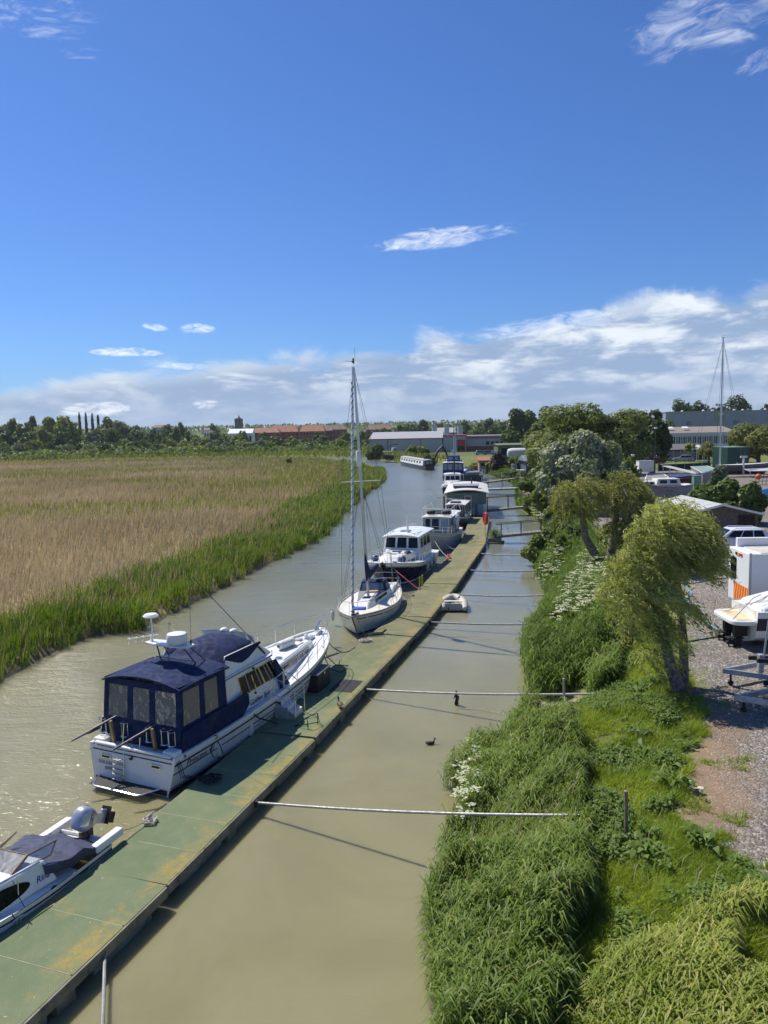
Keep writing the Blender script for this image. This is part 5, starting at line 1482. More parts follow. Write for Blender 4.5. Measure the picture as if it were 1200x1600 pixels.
for i, (x_, y_, lab) in enumerate(((8.9, .98, 'round blue fender on the foredeck of the navy hulled boat, pontoon side'), (8.9, -1.02, 'round blue fender on the foredeck of the navy hulled boat, river side'))):
    f_ = thing('ball_fender', lab, 'fender', loc_of(nb, NBH, x_, y_, 1.85), NBH)
    mb = MB(); mb.ball((0, 0, 0), .27, 12, sq=(1, 1, .95)); mb.build('body', mat('blue_fender', (.022, .045, .12), .4), f_)
    mb = MB(); mb.lathe([(.08, -.2), (.07, -.34), (.04, -.36)], (0, 0, 0), 8); mb.build('eye', NLINE, f_)
for i, (x_, lab) in enumerate(((5.4, 'white fender on the pontoon side of the navy hulled boat, nearest its bow'), (4.2, 'white fender on the pontoon side of the navy hulled boat, amidships'), (3.0, 'white fender on the pontoon side of the navy hulled boat, nearest its stern'))):
    fender(None, 'fender', loc_of(nb, NBH, x_, 2.0, .40+.1*i), .13, .65, lab, 'fenders of the navy hulled boat')
mb = MB(); pts = sag(loc_of(nb, NBH, 10.0, .35, 1.62), on_deck(655, 921), .05, 8); mb.tube(pts[:5], .022, 5); o = mb.build('mooring_rope', mat('red_white_rope', (.50, .12, .11), .8, var=.5, vs_=25)); tag(o, 'red and white mooring rope from the navy hulled boat bow', 'rope')
mb = MB(); mb.tube(pts[4:], .022, 5); mb.build('rope_end', mat('red_rope', (.45, .06, .05), .8), o)
for k, (px, lab) in enumerate(((656, 'left one of the pair of yellow posts on the pontoon edge by the navy hull'), (660, 'right one of the pair of yellow posts on the pontoon edge by the navy hull'))):
    po = thing('mooring_post', lab, 'post', on_deck(px, 919-3*k), PH, 'yellow posts')
    mb = MB(); mb.tube([(0, 0, -.2), (0, 0, .72)], .055, 8); mb.build('shaft', mat('yellow_paint', (.48, .34, .03), .6), po); mb = MB(); mb.lathe([(.06, .72), (.05, .76), (.01, .77)], n=8); mb.build('cap', mat('yellow_paint', (.48, .34, .03), .6), po)
mb = MB(); mb.tube([on_deck(700, 866), on_deck(698, 872)+Vector((.1, 0, .25)), on_deck(697, 878)], .05, 6); mb.tube([on_deck(703, 866), on_deck(700, 874)+Vector((.2, 0, .1))], .05, 6)
tag(mb.build('rope_pile', mat('red_rope', (.45, .06, .05), .8)), 'bundle of red and white rope on the pontoon edge ahead of the grey cruiser', 'rope')

# ------------------------------------------------------------------ grey steel cruiser with open flybridge
GCH = 195.0
GREYH = mat('pale_grey_hull', (.46, .47, .47), .4, var=.08, dirt=(.25, .22, .17), dirtamt=.4)
GREYC = mat('mid_grey_cabin', (.17, .185, .20), .45, var=.1)
p_ = at(686, 865, 0)
gc = thing('motor_cruiser', 'grey steel motor cruiser with two black fenders on its roof', 'motor cruiser', (p_.x-.95-10.0*sin(radians(GCH)), p_.y-10.0*cos(radians(GCH)), 0), GCH)
hg = Hull(10.6, [0, .2, .5, .75, .9, 1], [1.5, 1.65, 1.7, 1.5, .95, .06], [1.35, 1.5, 1.55, 1.2, .5, .02], [1.1, 1.05, 1.15, 1.4, 1.65, 1.85], rake=.9, draft=.7, flare=1.2)
mb = MB(); hg.shell(mb, 24); h4 = mb.build('hull', GREYH, gc)
mb = MB(); hg.rim(mb, .12, .05, .4, 1); mb.build('bulwark', GREYH, gc)
mb = MB(); hg.deck(mb, .05, .04, 0, 1, 20, .03); mb.build('deck', GELD, gc)
mb = MB(); hg.rubrail(mb, .04, .12); mb.build('rubbing_strake', GELD, h4)
gw = Fr(1.2, 6.2, 1.35, 1.1, 1.25, 5.95, 1.25, 2.75)
mb = MB(); gw.body(mb); g4 = mb.build('wheelhouse', GREYC, gc, bevel=.04)
for a0, a1, m_ in ((.05, .28, GLASS), (.32, .60, GLASS), (.64, .95, CLEARV)): win(g4, gw, 'F', a0, a1, .30, .93, m=m_, fm=GELD)
for a0, a1 in ((.06, .3), (.36, .62), (.68, .93)):
    for sd in 'PS': win(g4, gw, sd, a0, a1, .5, .9, fm=GELD)
mb = MB(); roof_shell(mb, .3, 6.3, 1.42, 2.78, .08, .07, nx_=3, ny_=6); g5 = mb.build('roof', GELD, gc)
mb = MB(); mb.box((4.4, .0, 3.05), (.12, 1.0, .45)); mb.box((3.4, 0, 3.0), (1.4, 1.6, .25)); mb.build('flybridge', GREYC, g5, bevel=.03)
mb = MB(); mb.tube([(5.9, 1.35, 2.8), (5.6, 1.35, 3.5), (4.0, 1.35, 3.65), (1.5, 1.35, 3.6), (.5, 1.35, 2.9)], .025, 6); mb.tube([(5.9, -1.35, 2.8), (5.6, -1.35, 3.5), (4.0, -1.35, 3.65), (1.5, -1.35, 3.6), (.5, -1.35, 2.9)], .025, 6)
mb.tube([(5.6, 1.35, 3.5), (5.6, -1.35, 3.5)], .025, 6); mb.tube([(4.2, 1.35, 2.8), (4.2, 1.35, 3.6)], .02, 6); mb.tube([(4.2, -1.35, 2.8), (4.2, -1.35, 3.6)], .02, 6); mb.build('flybridge_rail', WHITEP, g5)
mb = MB(); hg.rail(mb, .55, .95, .7, .02, 5, .08); mb.build('guard_rail', WHITEP, gc)
for y_, lab in ((.72, 'black cylinder fender on the grey cruiser roof, river side'), (-.72, 'black cylinder fender on the grey cruiser roof, pontoon side')):
    fender(None, 'fender', loc_of(gc, GCH, 5.2, -y_-.35, 3.12), .22, .85, lab, None, m=BLACK, cap=FENDER, axis='Y', heading=GCH)
mb = MB()
rr = random.Random(4)
for k in range(9): mb.ball((3.0+rr.random()*1.6, 1.35+rr.random()*.3, 1.5+rr.random()*1.2), .22+.12*rr.random(), 6, sq=(1, .8, 1.2))
mb.build('white_cover_heap', WHITEP, gc)
mb = MB(); mb.tube(sag(loc_of(gc, GCH, 9.6, .2, 1.8), on_deck(706, 872), .5), .02, 5); mb.tube(sag(loc_of(gc, GCH, 9.0, .8, 1.6), on_deck(712, 858), .35), .02, 5)
tag(mb.build('mooring_rope', ROPE), 'pale mooring lines from the grey cruiser bow to the pontoon', 'rope')

# small dark cabin boat behind it
CBH = 193.0
p_ = at(716, 828, 0)
cb = thing('cabin_boat', 'small weathered cabin boat with white roof edge and rope covered sides', 'cabin boat', (p_.x-.6-7.4*sin(radians(CBH)), p_.y-7.4*cos(radians(CBH)), 0), CBH)
hc = Hull(7.8, [0, .3, .6, .85, 1], [1.15, 1.3, 1.3, .8, .05], [1.0, 1.15, 1.1, .5, .02], [.9, .9, 1.0, 1.25, 1.4], rake=.6, draft=.5)
mb = MB(); hc.shell(mb, 18); h5 = mb.build('hull', mat('dark_grey_hull', (.07, .075, .08), .5, dirt=(.2, .19, .16), dirtamt=.4), cb)
mb = MB(); hc.deck(mb, .04, .03); mb.build('deck', GELD, cb)
mb = MB(); hc.rubrail(mb, .05, .02); mb.build('rubbing_strake', GELD, h5)
cw = Fr(.8, 5.2, 1.05, .9, .9, 4.9, .95, 2.5)
mb = MB(); cw.body(mb); c5 = mb.build('cabin', mat('brown_cabin', (.10, .08, .075), .5), cb, bevel=.03)
for a0, a1 in ((.1, .45), (.55, .9)): win(c5, cw, 'F', a0, a1, .45, .9, fm=GELD)
for a0, a1 in ((.1, .4), (.5, .85)): win(c5, cw, 'P', a0, a1, .45, .85, fm=GELD)
mb = MB(); roof_shell(mb, .6, 5.3, 1.12, 2.52, .1, .1, nx_=3, ny_=6); r5 = mb.build('roof', GELD, cb)
mb = MB(); mb.box((4.0, -.1, 2.70), (1.0, 1.1, .14)); mb.build('roof_panel', mat('dark_roof_panel', (.06, .05, .06), .4), r5)
mb = MB()
rr = random.Random(9)
for k in range(7): mb.ball((1.0+k*.75, 1.2, 1.1+.3*rr.random()), .2, 6, sq=(1, .6, 1.3))
mb.build('side_fenders', FENDER, cb)
mb = MB()
for k in range(3): mb.tube(sag((2.0+k*1.5, 1.0, 2.4), (3.0+k*1.4, 1.5, .8), .3, 7), .03, 5)
mb.build('hanging_rope', ROPE, cb)
mb = MB(); mb.tube([(-.6, -1.4, 0), (-.6, -1.4, 3.3)], .10, 8)
o = mb.build('steel_pile', mat('rust_red_pile', (.12, .035, .03), .8, var=.3), loc=loc_of(cb, CBH, 2.0, -1.2, 0)); tag(o, 'dark red steel mooring pile standing in the river beside the cabin boat', 'pile')
mb = MB(); mb.tube(sag(loc_of(cb, CBH, 2.6, -2.5, 3.1), loc_of(cb, CBH, 0.0, 1.2, 2.5), .05, 4), .07, 6)
tag(mb.build('boom_pole', WHITEP), 'white pole reaching from the red pile across the cabin boat', 'pole')

# ------------------------------------------------------------------ houseboat closing the end of the pontoon
HBH = 187.0
p_ = (at(697, 803, .3)+at(762, 805, .3))/2
hb = thing('houseboat', 'green houseboat with a pale curved roof and brown front door', 'houseboat', (p_.x, p_.y, 0), HBH)
# local x forward = towards the bridge; body runs back from x = 0
GRNW = mat('sage_green_boards', (.17, .235, .195), .6, var=.12, vs_=1.5, dirt=(.10, .11, .08), dirtamt=.4)
W2 = 2.45
mb = MB(); mb.box((-7.0, 0, .0), (15.0, 5.2, .7)); mb.box((.9, 0, .30), (1.9, 5.1, .12)); mb.build('hull', NAVYH, hb, bevel=.05)
hbw = Fr(-13.5, 0, W2, .35, -13.4, -.1, W2-.05, 3.0)
mb = MB(); hbw.body(mb); hw_ = mb.build('wall', GRNW, hb)
nb_ = 26
for k in range(nb_):
    a0 = k/nb_; 
    if .42 < a0+.5/nb_ < .63: continue
    mb = MB(); hbw.panel(mb, 'F', a0+.002, a0+1/nb_-.002, .0, .99, .018, .0); mb.build('board', GRNW, hw_)
mb = MB(); hbw.panel(mb, 'F', .455, .615, .0, .84, .03, .004); dr = mb.build('door', mat('brown_door', (.22, .125, .06), .6, var=.2), hw_, bevel=.008)
mb = MB(); hbw.frame(mb, 'F', .455, .615, .0, .84, .09, .04, .003); mb.build('door_frame', GELD, dr)
mb = MB(); mb.ball(hbw.pt('F', .59, .40, .05), .05, 6); mb.build('handle', STEEL, dr)
o = win(hw_, hbw, 'F', .68, .88, .42, .80, fm=GRNW); o = win(hw_, hbw, 'F', .08, .34, .35, .80, fm=GRNW, w=.06)
mb = MB(); mb.lathe([(.13, 0), (.15, .02), (.13, .05), (.02, .06)], n=12, axis='X', c=hbw.pt('F', .415, .70, .02)); mb.build('porthole', BLACK, hw_)
for k in range(6):
    for sd in 'SP': win(hw_, hbw, sd, .06+.155*k, .15+.155*k, .42, .80, fm=GELD, w=.07)
mb = MB(); roof_shell(mb, -13.9, .75, 2.72, 3.0, .42, .12, nx_=6, ny_=12); rf = mb.build('roof', mat('pale_roof_sheet', (.58, .56, .52), .6, var=.06, dirt=(.36, .34, .28), dirtamt=.4), hb)
mb = MB(); mb.box((-2.8, -.1, 3.55), (1.3, 3.1, .26), ry=.03); mb.build('solar_rack', mat('solar_dark', (.03, .032, .035), .3), rf, bevel=.02)
mb = MB(); mb.box((-3.1, -.1, 3.72), (1.5, 3.3, .05), ry=.12); mb.build('solar_panel', mat('solar_grey', (.32, .33, .33), .3), rf)
mb = MB(); mb.tube([(-7, .6, 3.3), (-7, .6, 4.2)], .09, 8); mb.lathe([(.16, 4.2), (.1, 4.32), (.01, 4.36)], (-7, .6, 0), 8); mb.build('stove_pipe', BLACK, rf)
mb = MB(); mb.box((.35, 1.85, .95), (.5, 1.0, 1.3)); mb.build('deck_locker', mat('pale_teal', (.24, .33, .33), .6), hb, bevel=.03)
mb = MB(); mb.box((.5, 2.25, 1.05), (.3, .42, 1.2)); mb.build('gas_locker', GELD, hb, bevel=.06)
for k in range(3):
    mb = MB(); mb.box((.75, .35, .55+.25*k), (.25, .9, .04)); mb.build('step', GELD, hb)
mb = MB(); mb.tube([(1.6, .9, .3), (1.6, .9, 1.3), (.2, .9, 1.5)], .025, 6); mb.tube([(1.6, -.2, .3), (1.6, -.2, 1.3), (.2, -.2, 1.5)], .025, 6); mb.build('handrail', GELD, hb)
mb = MB(); mb.box((.8, -1.5, .65), (.7, 1.4, .5)); mb.build('covered_table', mat('pale_teal', (.24, .33, .33), .6), hb, bevel=.08)
pl_ = MB(); rr = random.Random(2)
for k in range(60):
    c0 = Vector((.5+rr.uniform(-.2, .3), -1.9+rr.uniform(-.4, .4), 1.0+rr.uniform(0, .5)))
    d1 = Vector((rr.uniform(-.2, .2), rr.uniform(-.2, .2), rr.uniform(-.05, .2))); d2 = Vector((rr.uniform(-.08, .08), rr.uniform(-.08, .08), .05))
    pl_.add([c0, c0+d2, c0+d1], [(0, 1, 2)])
o = pl_.build('pot_plants', mat('pot_plant_green', (.03, .06, .02), .7), loc=hb.location); o.rotation_euler = (0, 0, rz_of(HBH)); tag(o, 'small pot plants on the houseboat front deck', 'plants')

# ------------------------------------------------------------------ boats beyond the houseboat
WCH = 184.0
p_ = at(700, 775, 0)
wc = thing('motor_cruiser', 'white motor cruiser with tall dark mast moored behind the houseboat', 'motor cruiser', (p_.x+.9-10.6*sin(radians(WCH)), p_.y-10.6*cos(radians(WCH)), 0), WCH)
hw2 = Hull(11.5, [0, .3, .6, .85, 1], [1.7, 1.9, 1.8, 1.15, .06], [1.5, 1.7, 1.5, .7, .03], [1.2, 1.2, 1.4, 1.75, 2.0], rake=1.0, draft=.7)
mb = MB(); hw2.shell(mb, 18); h6 = mb.build('hull', GELD, wc)
mb = MB(); hw2.band(mb, .35, .75, .3, .98, off=.01, nu=14); mb.build('blue_band', mat('grey_blue_band', (.10, .12, .2), .5), h6)
mb = MB(); hw2.deck(mb, .03, .03); mb.build('deck', GEL, wc)
f1 = Fr(5.5, 10.2, 1.4, 1.5, 5.6, 9.5, 1.2, 2.2, yf=.7, Yf=.6); mb = MB(); f1.body(mb); mb.build('trunk_cabin', GEL, wc, bevel=.06)
f2 = Fr(1.5, 5.6, 1.5, 1.3, 1.6, 5.1, 1.3, 3.1); mb = MB(); f2.body(mb); k2 = mb.build('wheelhouse', GEL, wc, bevel=.06)
for a0, a1 in ((.08, .34), (.38, .62), (.66, .92)): win(k2, f2, 'F', a0, a1, .5, .88, fm=None)
for sd in 'PS':
    for a0, a1 in ((.1, .4), (.5, .85)): win(k2, f2, sd, a0, a1, .5, .88, fm=None)
mb = MB(); roof_shell(mb, 1.2, 5.4, 1.4, 3.12, .12, .08, nx_=3, ny_=6); mb.build('roof', GEL, wc)
mb = MB(); mb.tube([(4.6, .3, 1.5), (4.6, .3, 6.0), (4.6, .3, 11.6)], [.12, .11, .05], 8); mm = mb.build('mast', BLACK, wc)
mb = MB(); mb.tube([(4.75, .3, 6.2), (4.75, .3, 9.6)], .10, 8); mb.tube([(4.4, .55, 6.5), (4.4, .55, 10.8)], .05, 6); mb.box((4.5, .3, 7.0), (.3, .9, .5)); mb.build('mast_antenna', GALV, mm)
mb = MB(); hw2.rail(mb, .5, .97, .7, .02, 5, .08); mb.build('guard_rail', STEEL, wc)
mb = MB(); mb.lathe([(.35, 0), (.6, .05), (.6, .25), (.35, .3)], n=14, axis='Y', c=(8.5, -1.75, .8)); mb.build('tyre_fender', BLACK, wc)

BBH = 188.0
p_ = at(712, 752, 0)
bb = thing('barge', 'big river barge with royal blue canopy enclosure over its stern', 'barge', (p_.x-.5, p_.y+1, 0), BBH+180)
# stern towards the bridge
BLUEC = mat('royal_blue_canvas', (.02, .035, .17), .8, var=.2)
hbb = Hull(17, [0, .2, .5, .8, .93, 1], [2.1, 2.3, 2.35, 2.2, 1.4, .1], [2.0, 2.2, 2.25, 1.95, .9, .05], [1.3, 1.25, 1.25, 1.4, 1.7, 1.9], rake=.8, draft=.8)
mb = MB(); hbb.shell(mb, 18); h7 = mb.build('hull', mat('slate_blue_hull', (.07, .085, .13), .5), bb)
mb = MB(); hbb.deck(mb, .04, .03); mb.build('deck', GELD, bb)
mb = MB(); hbb.rubrail(mb, .1, .05); mb.build('rubbing_strake', GELD, h7)
mb = MB(); mb.box((-.1, 0, 1.3), (.3, 4.3, .5)); mb.build('stern_platform', GELD, bb, bevel=.04)
e1 = Fr(.3, 5.5, 2.1, 1.3, .45, 5.4, 2.0, 3.7); mb = MB()
for f in 'BSP':
    ws_ = [(.04, .20), (.24, .48), (.52, .76), (.80, .96)] if f == 'B' else [(.1, .45), (.55, .9)]
    wall_with_windows(e1, f, ws_, .42, .90, .05, mb)
k3 = mb.build('canopy', BLUEC, bb)
for f in 'BSP':
    ws_ = [(.04, .20), (.24, .48), (.52, .76), (.80, .96)] if f == 'B' else [(.1, .45), (.55, .9)]
    for a0, a1 in ws_: mb = MB(); e1.panel(mb, f, a0, a1, .42, .90, .01, -.03); mb.build('window', CLEARV, k3)
mb = MB(); roof_shell(mb, .2, 6.0, 2.15, 3.72, .16, .12, nx_=3, ny_=6); mb.build('roof', GELD, bb)
e2 = Fr(3.0, 6.5, 1.35, 3.85, 3.2, 6.3, 1.2, 5.1); mb = MB(); e2.body(mb); k4 = mb.build('upper_cover', BLUEC, bb, bevel=.06)
for a0, a1 in ((.1, .45), (.55, .9)): mb = MB(); e2.panel(mb, 'B', a0, a1, .25, .85, .01, .004); mb.build('window', CLEARV, k4)
e3 = Fr(5.5, 13.5, 1.9, 1.25, 5.5, 13.3, 1.75, 2.5); mb = MB(); e3.body(mb); k5 = mb.build('cabin', GELD, bb, bevel=.05)
for k in range(6):
    for sd in 'SP': win(k5, e3, sd, .08+.15*k, .17+.15*k, .35, .8, fm=None)
mb = MB(); mb.box((5.8, -1.6, 3.95), (.3, .3, .4)); mb.build('roof_box', GELD, bb); mb = MB(); mb.ball((5.3, 1.4, 4.1), .25, 6); mb.build('roof_lamp', GELD, bb)

p_ = at(738, 754, 0)
db = thing('barge', 'low dark barge on the bank side of the blue canopied barge', 'barge', (p_.x+.2, p_.y, 0), 5)
hd_ = Hull(14, [0, .2, .6, .9, 1], [1.9, 2.0, 2.0, 1.2, .2], [1.8, 1.9, 1.9, 1.0, .1], [1.5, 1.4, 1.4, 1.6, 1.8], rake=.6, draft=.8)
mb = MB(); hd_.shell(mb, 14); mb.build('hull', mat('charcoal_hull', (.035, .037, .042), .6, dirt=(.12, .10, .08), dirtamt=.4), db)
mb = MB(); hd_.deck(mb, .3, .1); mb.build('deck', GREYC, db)
mb = MB(); hd_.rim(mb, .1, .12); mb.build('gunwale', GREYC, db)
mb = MB(); mb.box((5, 0, 1.6), (5, 2.6, .6)); mb.build('hatch_cover', GREYC, db, bevel=.06)

# narrowboat against the far bank
a = at(630, 726, 0); b = at(672, 735, 0)
hdg = math.degrees(atan2(a.x-b.x, a.y-b.y))
nbw = thing('narrowboat', 'white and dark blue narrowboat moored against the far bank at the bend', 'narrowboat', b, hdg)
Ln = (a-b).length
hnb = Hull(Ln, [0, .08, .5, .9, .97, 1], [1.2, 1.5, 1.6, 1.5, .8, .1], [1.1, 1.45, 1.6, 1.45, .7, .05], [1.2, 1.1, 1.1, 1.2, 1.4, 1.5], rake=.3, draft=.5)
mb = MB(); hnb.shell(mb, 20); mb.build('hull', NAVYH, nbw)
mb = MB(); hnb.deck(mb, .03, .02); mb.build('deck', GREYC, nbw)
e4 = Fr(2.4, Ln-2.5, 1.4, 1.1, 2.5, Ln-2.7, 1.2, 2.6); mb = MB(); e4.body(mb); k6 = mb.build('cabin', WHITEP, nbw, bevel=.05)
for k in range(8):
    for sd in 'SP': win(k6, e4, sd, .05+.115*k, .105+.115*k, .35, .75, fm=None)
mb = MB(); roof_shell(mb, .4, Ln-2.4, 1.3, 2.62, .14, .06, nx_=2, ny_=6); rf = mb.build('roof', mat('pale_grey_roof', (.40, .41, .42), .5), nbw)
mb = MB(); mb.tube([(4, .5, 2.7), (4, .5, 3.3)], .08, 6); mb.build('chimney', BLACK, rf); mb = MB(); mb.box((6, -.2, 2.9), (1.2, .6, .3)); mb.build('roof_box', BLACK, rf)
e5 = Fr(.3, 2.4, 1.3, 1.1, .4, 2.4, 1.2, 2.5); mb = MB(); wall_with_windows(e5, 'B', [(.08, .46), (.54, .92)], .35, .9, .05, mb); wall_with_windows(e5, 'S', [(.1, .9)], .35, .9, .05, mb); wall_with_windows(e5, 'P', [(.1, .9)], .35, .9, .05, mb); mb.build('stern_canopy', BLACK, nbw)

# ------------------------------------------------------------------ grey inflatable dinghy on the bank side
p_ = (at(690, 957, 0)+at(728, 958, 0))/2
dg = thing('inflatable_dinghy', 'grey inflatable dinghy floating beside the pontoon', 'dinghy', (p_.x, p_.y+.1, 0), 5)
RIBM = mat('grey_hypalon', (.50, .48, .41), .6, var=.08, dirt=(.25, .22, .16), dirtamt=.4)
mb = MB()
pts = [(-.1, .66, .24), (.2, .66, .24), (1.3, .64, .26), (1.9, .52, .30), (2.3, .25, .36), (2.42, 0, .38), (2.3, -.25, .36), (1.9, -.52, .30), (1.3, -.64, .26), (.2, -.66, .24), (-.1, -.66, .24)]
mb.tube(pts, [.12]+[.235]*9+[.12], 12); tb = mb.build('tube', RIBM, dg)
mb = MB(); mb.box((1.1, 0, .12), (2.0, 1.0, .05)); mb.build('floor', mat('dinghy_floor', (.36, .30, .2), .8, var=.2), dg)
mb = MB(); mb.box((.12, 0, .30), (.05, 1.0, .42)); mb.build('transom', mat('transom_grey', (.42, .42, .40), .6), dg)
mb = MB(); mb.box((1.0, 0, .46), (.28, 1.25, .03)); mb.build('thwart', GELD, dg, bevel=.008)
mb = MB(); mb.tube([(.5, .1, .2), (1.9, -.3, .5)], .02, 5); mb.tube([(1.85, -.35, .5), (2.1, -.42, .52)], .06, 6); mb.build('oar', WOOD, dg)
mb = MB(); mb.tube([(-.05, .3, .30), (-.03, .3, .15)], .03, 6); mb.tube([(.4, .86, .3), (1.3, .86, .32), (1.8, .72, .36)], .012, 5); mb.build('grab_line', BLACK, dg)
# ------------------------------------------------------------------ things on the water and the bank
def G(px, py, dz=0.0):
    """where the photograph's pixel meets the ground"""
    z = 1.5
    for _ in range(8):
        q = at(px, py, z); z = .5*z+.5*max(0, gz(q.x, q.y))
    q = at(px, py, z); return Vector((q.x, q.y, gz(q.x, q.y)+dz))

PM = mat('grey_steel_pole', (.30, .30, .29), .55, metal=.3, var=.2, vs_=4, dirt=(.2, .15, .1), dirtamt=.3)
def pole(a, b, r, lab):
    t_ = thing('mooring_pole', lab, 'pole', a, 90, 'poles holding the pontoon off the bank')
    a = Vector(a); b = Vector(b)
    mb = MB(); n = 8
    mb.tube([(a.lerp(b, k/n)-a)-Vector((0, 0, .10*4*(k/n)*(1-k/n))) for k in range(n+1)], r, 8); mb.build('tube', PM, t_)
    mb = MB(); mb.box((-.03, 0, -.02), (.16, .2, .2)); mb.build('bracket', mat('dark_bracket', (.05, .045, .04), .6, metal=.5), t_)
pole(at(164, 1487, .32), at(157, 1660, .45), .037, 'grey pole pointing at the bridge from under the nearest pontoon section')
pole(at(400, 1254, .34), at(920, 1274, 2.2), .037, 'second pole, running into the tall reeds in front of the yacht stern')
pole(at(570, 1077, .34), at(928, 1084, 1.5), .038, 'pole with the dark weed hanging from it')
pole(at(672, 972, .34), at(880, 974, .7), .042, 'pole passing in front of the grey dinghy')
pole(at(706, 928, .34), at(850, 930, .7), .042, 'pole just beyond the grey dinghy')
pole(at(734, 891, .34), at(845, 891, .6), .05, 'thin pole beside the white flowered point')
pole(at(750, 865, .34), at(836, 867, .6), .05, 'farthest thin pole, in front of the long gangway')
# weed hanging from the third pole
w0 = at(713, 1081, .55); mb = MB(); rr = random.Random(5)
for k in range(46):
    a = w0+Vector((rr.gauss(0, .03), rr.gauss(0, .03), -.55*rr.random()))
    d = Vector((rr.gauss(0, .05), rr.gauss(0, .05), -.16)); s_ = Vector((.035, .01, .0))*(.5+rr.random())
    mb.add([a-s_, a+s_, a+d], [(0, 1, 2)])
mb.tube([w0+Vector((0, 0, .05)), w0+Vector((.01, 0, -.3)), w0+Vector((-.01, 0, -.62))], [.03, .045, .02], 6)
tag(mb.build('hanging_weed', mat('dark_weed', (.035, .035, .022), .8)), 'clump of dark weed hanging from a pole above the water', 'weed')
mb = MB(); mb.tube(sag(on_deck(558, 1069), at(608, 1102, 0), .25, 8), .012, 5); tag(mb.build('slack_rope', ROPE), 'slack rope trailing from the pontoon into the water beside a pole', 'rope')
mb = MB(); mb.tube([at(715, 1107, .02), at(750, 1109, .03), at(790, 1116, .06), at(830, 1118, .3), at(872, 1105, .6)], .012, 5); tag(mb.build('ground_rope', ROPE), 'pale thin rope running over the water to the sandy landing', 'rope')
for (px, py, h_, lab, nm_, m_) in ((882, 1108, 1.25, 'grey steel post standing on the sandy landing', 'steel_post', PM), (979, 1312, 1.1, 'grey timber post standing on the grassy slope', 'timber_post', WOOD)):
    t_ = thing(nm_, lab, 'post', G(px, py), 90)
    mb = MB(); mb.tube([(0, 0, -.2), (-.03, 0, h_)], .045, 8); mb.build('shaft', m_, t_)
    mb = MB(); mb.lathe([(.046, h_), (.05, h_+.015), (.02, h_+.03)], (-.03, 0, 0), 8); mb.build('cap', m_, t_)
# birds
def bird(nm_, lab, cat, loc, heading, cols, s=1.0, float_=False, group=None, bill=(.5, .45, .3)):
    t_ = thing(nm_, lab, cat, loc, heading, group)
    z0 = -.05 if float_ else .05
    secs = [(-.26, .012, .012, .14), (-.20, .04, .03, .13), (-.10, .085, .075, .11), (0, .10, .095, .10), (.10, .085, .085, .11), (.15, .05, .06, .15), (.165, .034, .036, .21), (.175, .032, .034, .26), (.195, .042, .044, .31), (.225, .034, .034, .325), (.245, .02, .018, .318)]
    mb = MB(); rings = []
    for x_, ry_, rz_, zc_ in secs:
        ti = 0 if x_ < .12 else (1.0 if x_ < .17 else .5)
        rings.append([Vector((x_-(0 if ti == 0 else ti*rz_*cos(a)*.6), ry_*sin(a), zc_+z0+rz_*cos(a))) *s for a in np.linspace(0, 2*pi, 11)[:-1]])
    mb.loft(rings)
    mb.I = [1 if f > len(mb.F)*.62 else 0 for f in range(len(mb.F))]
    mb.build('body', [mat('plumage_'+cols[0], cols[1], .7, var=.4, vs_=25), mat('plumage_'+cols[2], cols[3], .6, var=.2, vs_=20)], t_)
    mb = MB(); mb.loft([[Vector((x_, y_, z_+z0))*s for y_, z_ in ((-w_, .31), (w_, .31), (w_*.8, .318), (-w_*.8, .318))] for x_, w_ in ((.24, .014), (.30, .012))]); mb.build('bill', mat('bill', bill, .5), t_)
    for sd in (-1, 1):
        mb = MB(); mb.loft([[Vector((x_, sd*(.088+.012*k), z_+z0))*s for x_, z_ in ((.08, .15), (.0, .175), (-.15, .165), (-.27, .145), (-.16, .105), (.02, .085))] for k in (0, 1)]); mb.build('wing', mat('plumage_'+cols[0]+'_wing', tuple(c_*.7 for c_ in cols[1]), .7, var=.4, vs_=30), t_)
    if not float_:
        mb = MB()
        for sd in (-1, 1): mb.tube([Vector((.0, sd*.04, .08))*s, Vector((.01, sd*.04, .008))*s, Vector((.06, sd*.045, .006))*s], .008*s, 5)
        mb.build('legs', mat('orange_legs', (.4, .18, .04), .6), t_)
    return t_
bird('duck', 'brown mallard duck standing at the pontoon edge facing the bank', 'duck', on_deck(531, 1106), -20, ('brown', (.11, .075, .045), 'brown_head', (.06, .045, .03)), .95)
bird('coot', 'black coot swimming in the channel near the reeds', 'bird', at(673, 1163, 0), 80, ('black', (.012, .012, .013), 'black_head', (.01, .01, .01)), .75, True, bill=(.7, .68, .6))
for px, py, hd, lab in ((866, 1128, 70, 'dark duck sitting lowest on the sandy landing, nearest the reeds'), (876, 1129, 200, 'dark duck second from the water in the row on the sandy landing'), (890, 1122, 40, 'dark duck third from the water in the row on the landing'), (900, 1121, 330, 'dark duck farthest from the water in the row, standing tallest'), (899, 1106, 100, 'dark duck lying apart from the row, beside the steel post')):
    bird('duck', lab, 'duck', G(px, py), hd, ('dark_brown', (.02, .017, .014), 'dark_head', (.016, .014, .012)), .95, group='ducks on the sandy landing')
# lifebuoy
lb = thing('lifebuoy_post', 'red lifebuoy on a thin post at the far end of the pontoon', 'lifebuoy', on_deck(758, 838), 70)
mb = MB(); mb.tube([(0, 0, 0), (0, 0, 1.95)], .03, 6); mb.build('post', PM, lb)
mb = MB(); mb.tube([(.06, .36*cos(a), 1.72+.50*sin(a)) for a in np.linspace(0, 2*pi, 25)], .12, 8, cap=False); mb.build('ring', RED, lb)
mb = MB(); mb.box((.0, 0, 1.7), (.06, .5, .7)); mb.build('back_board', RED, lb, bevel=.02)
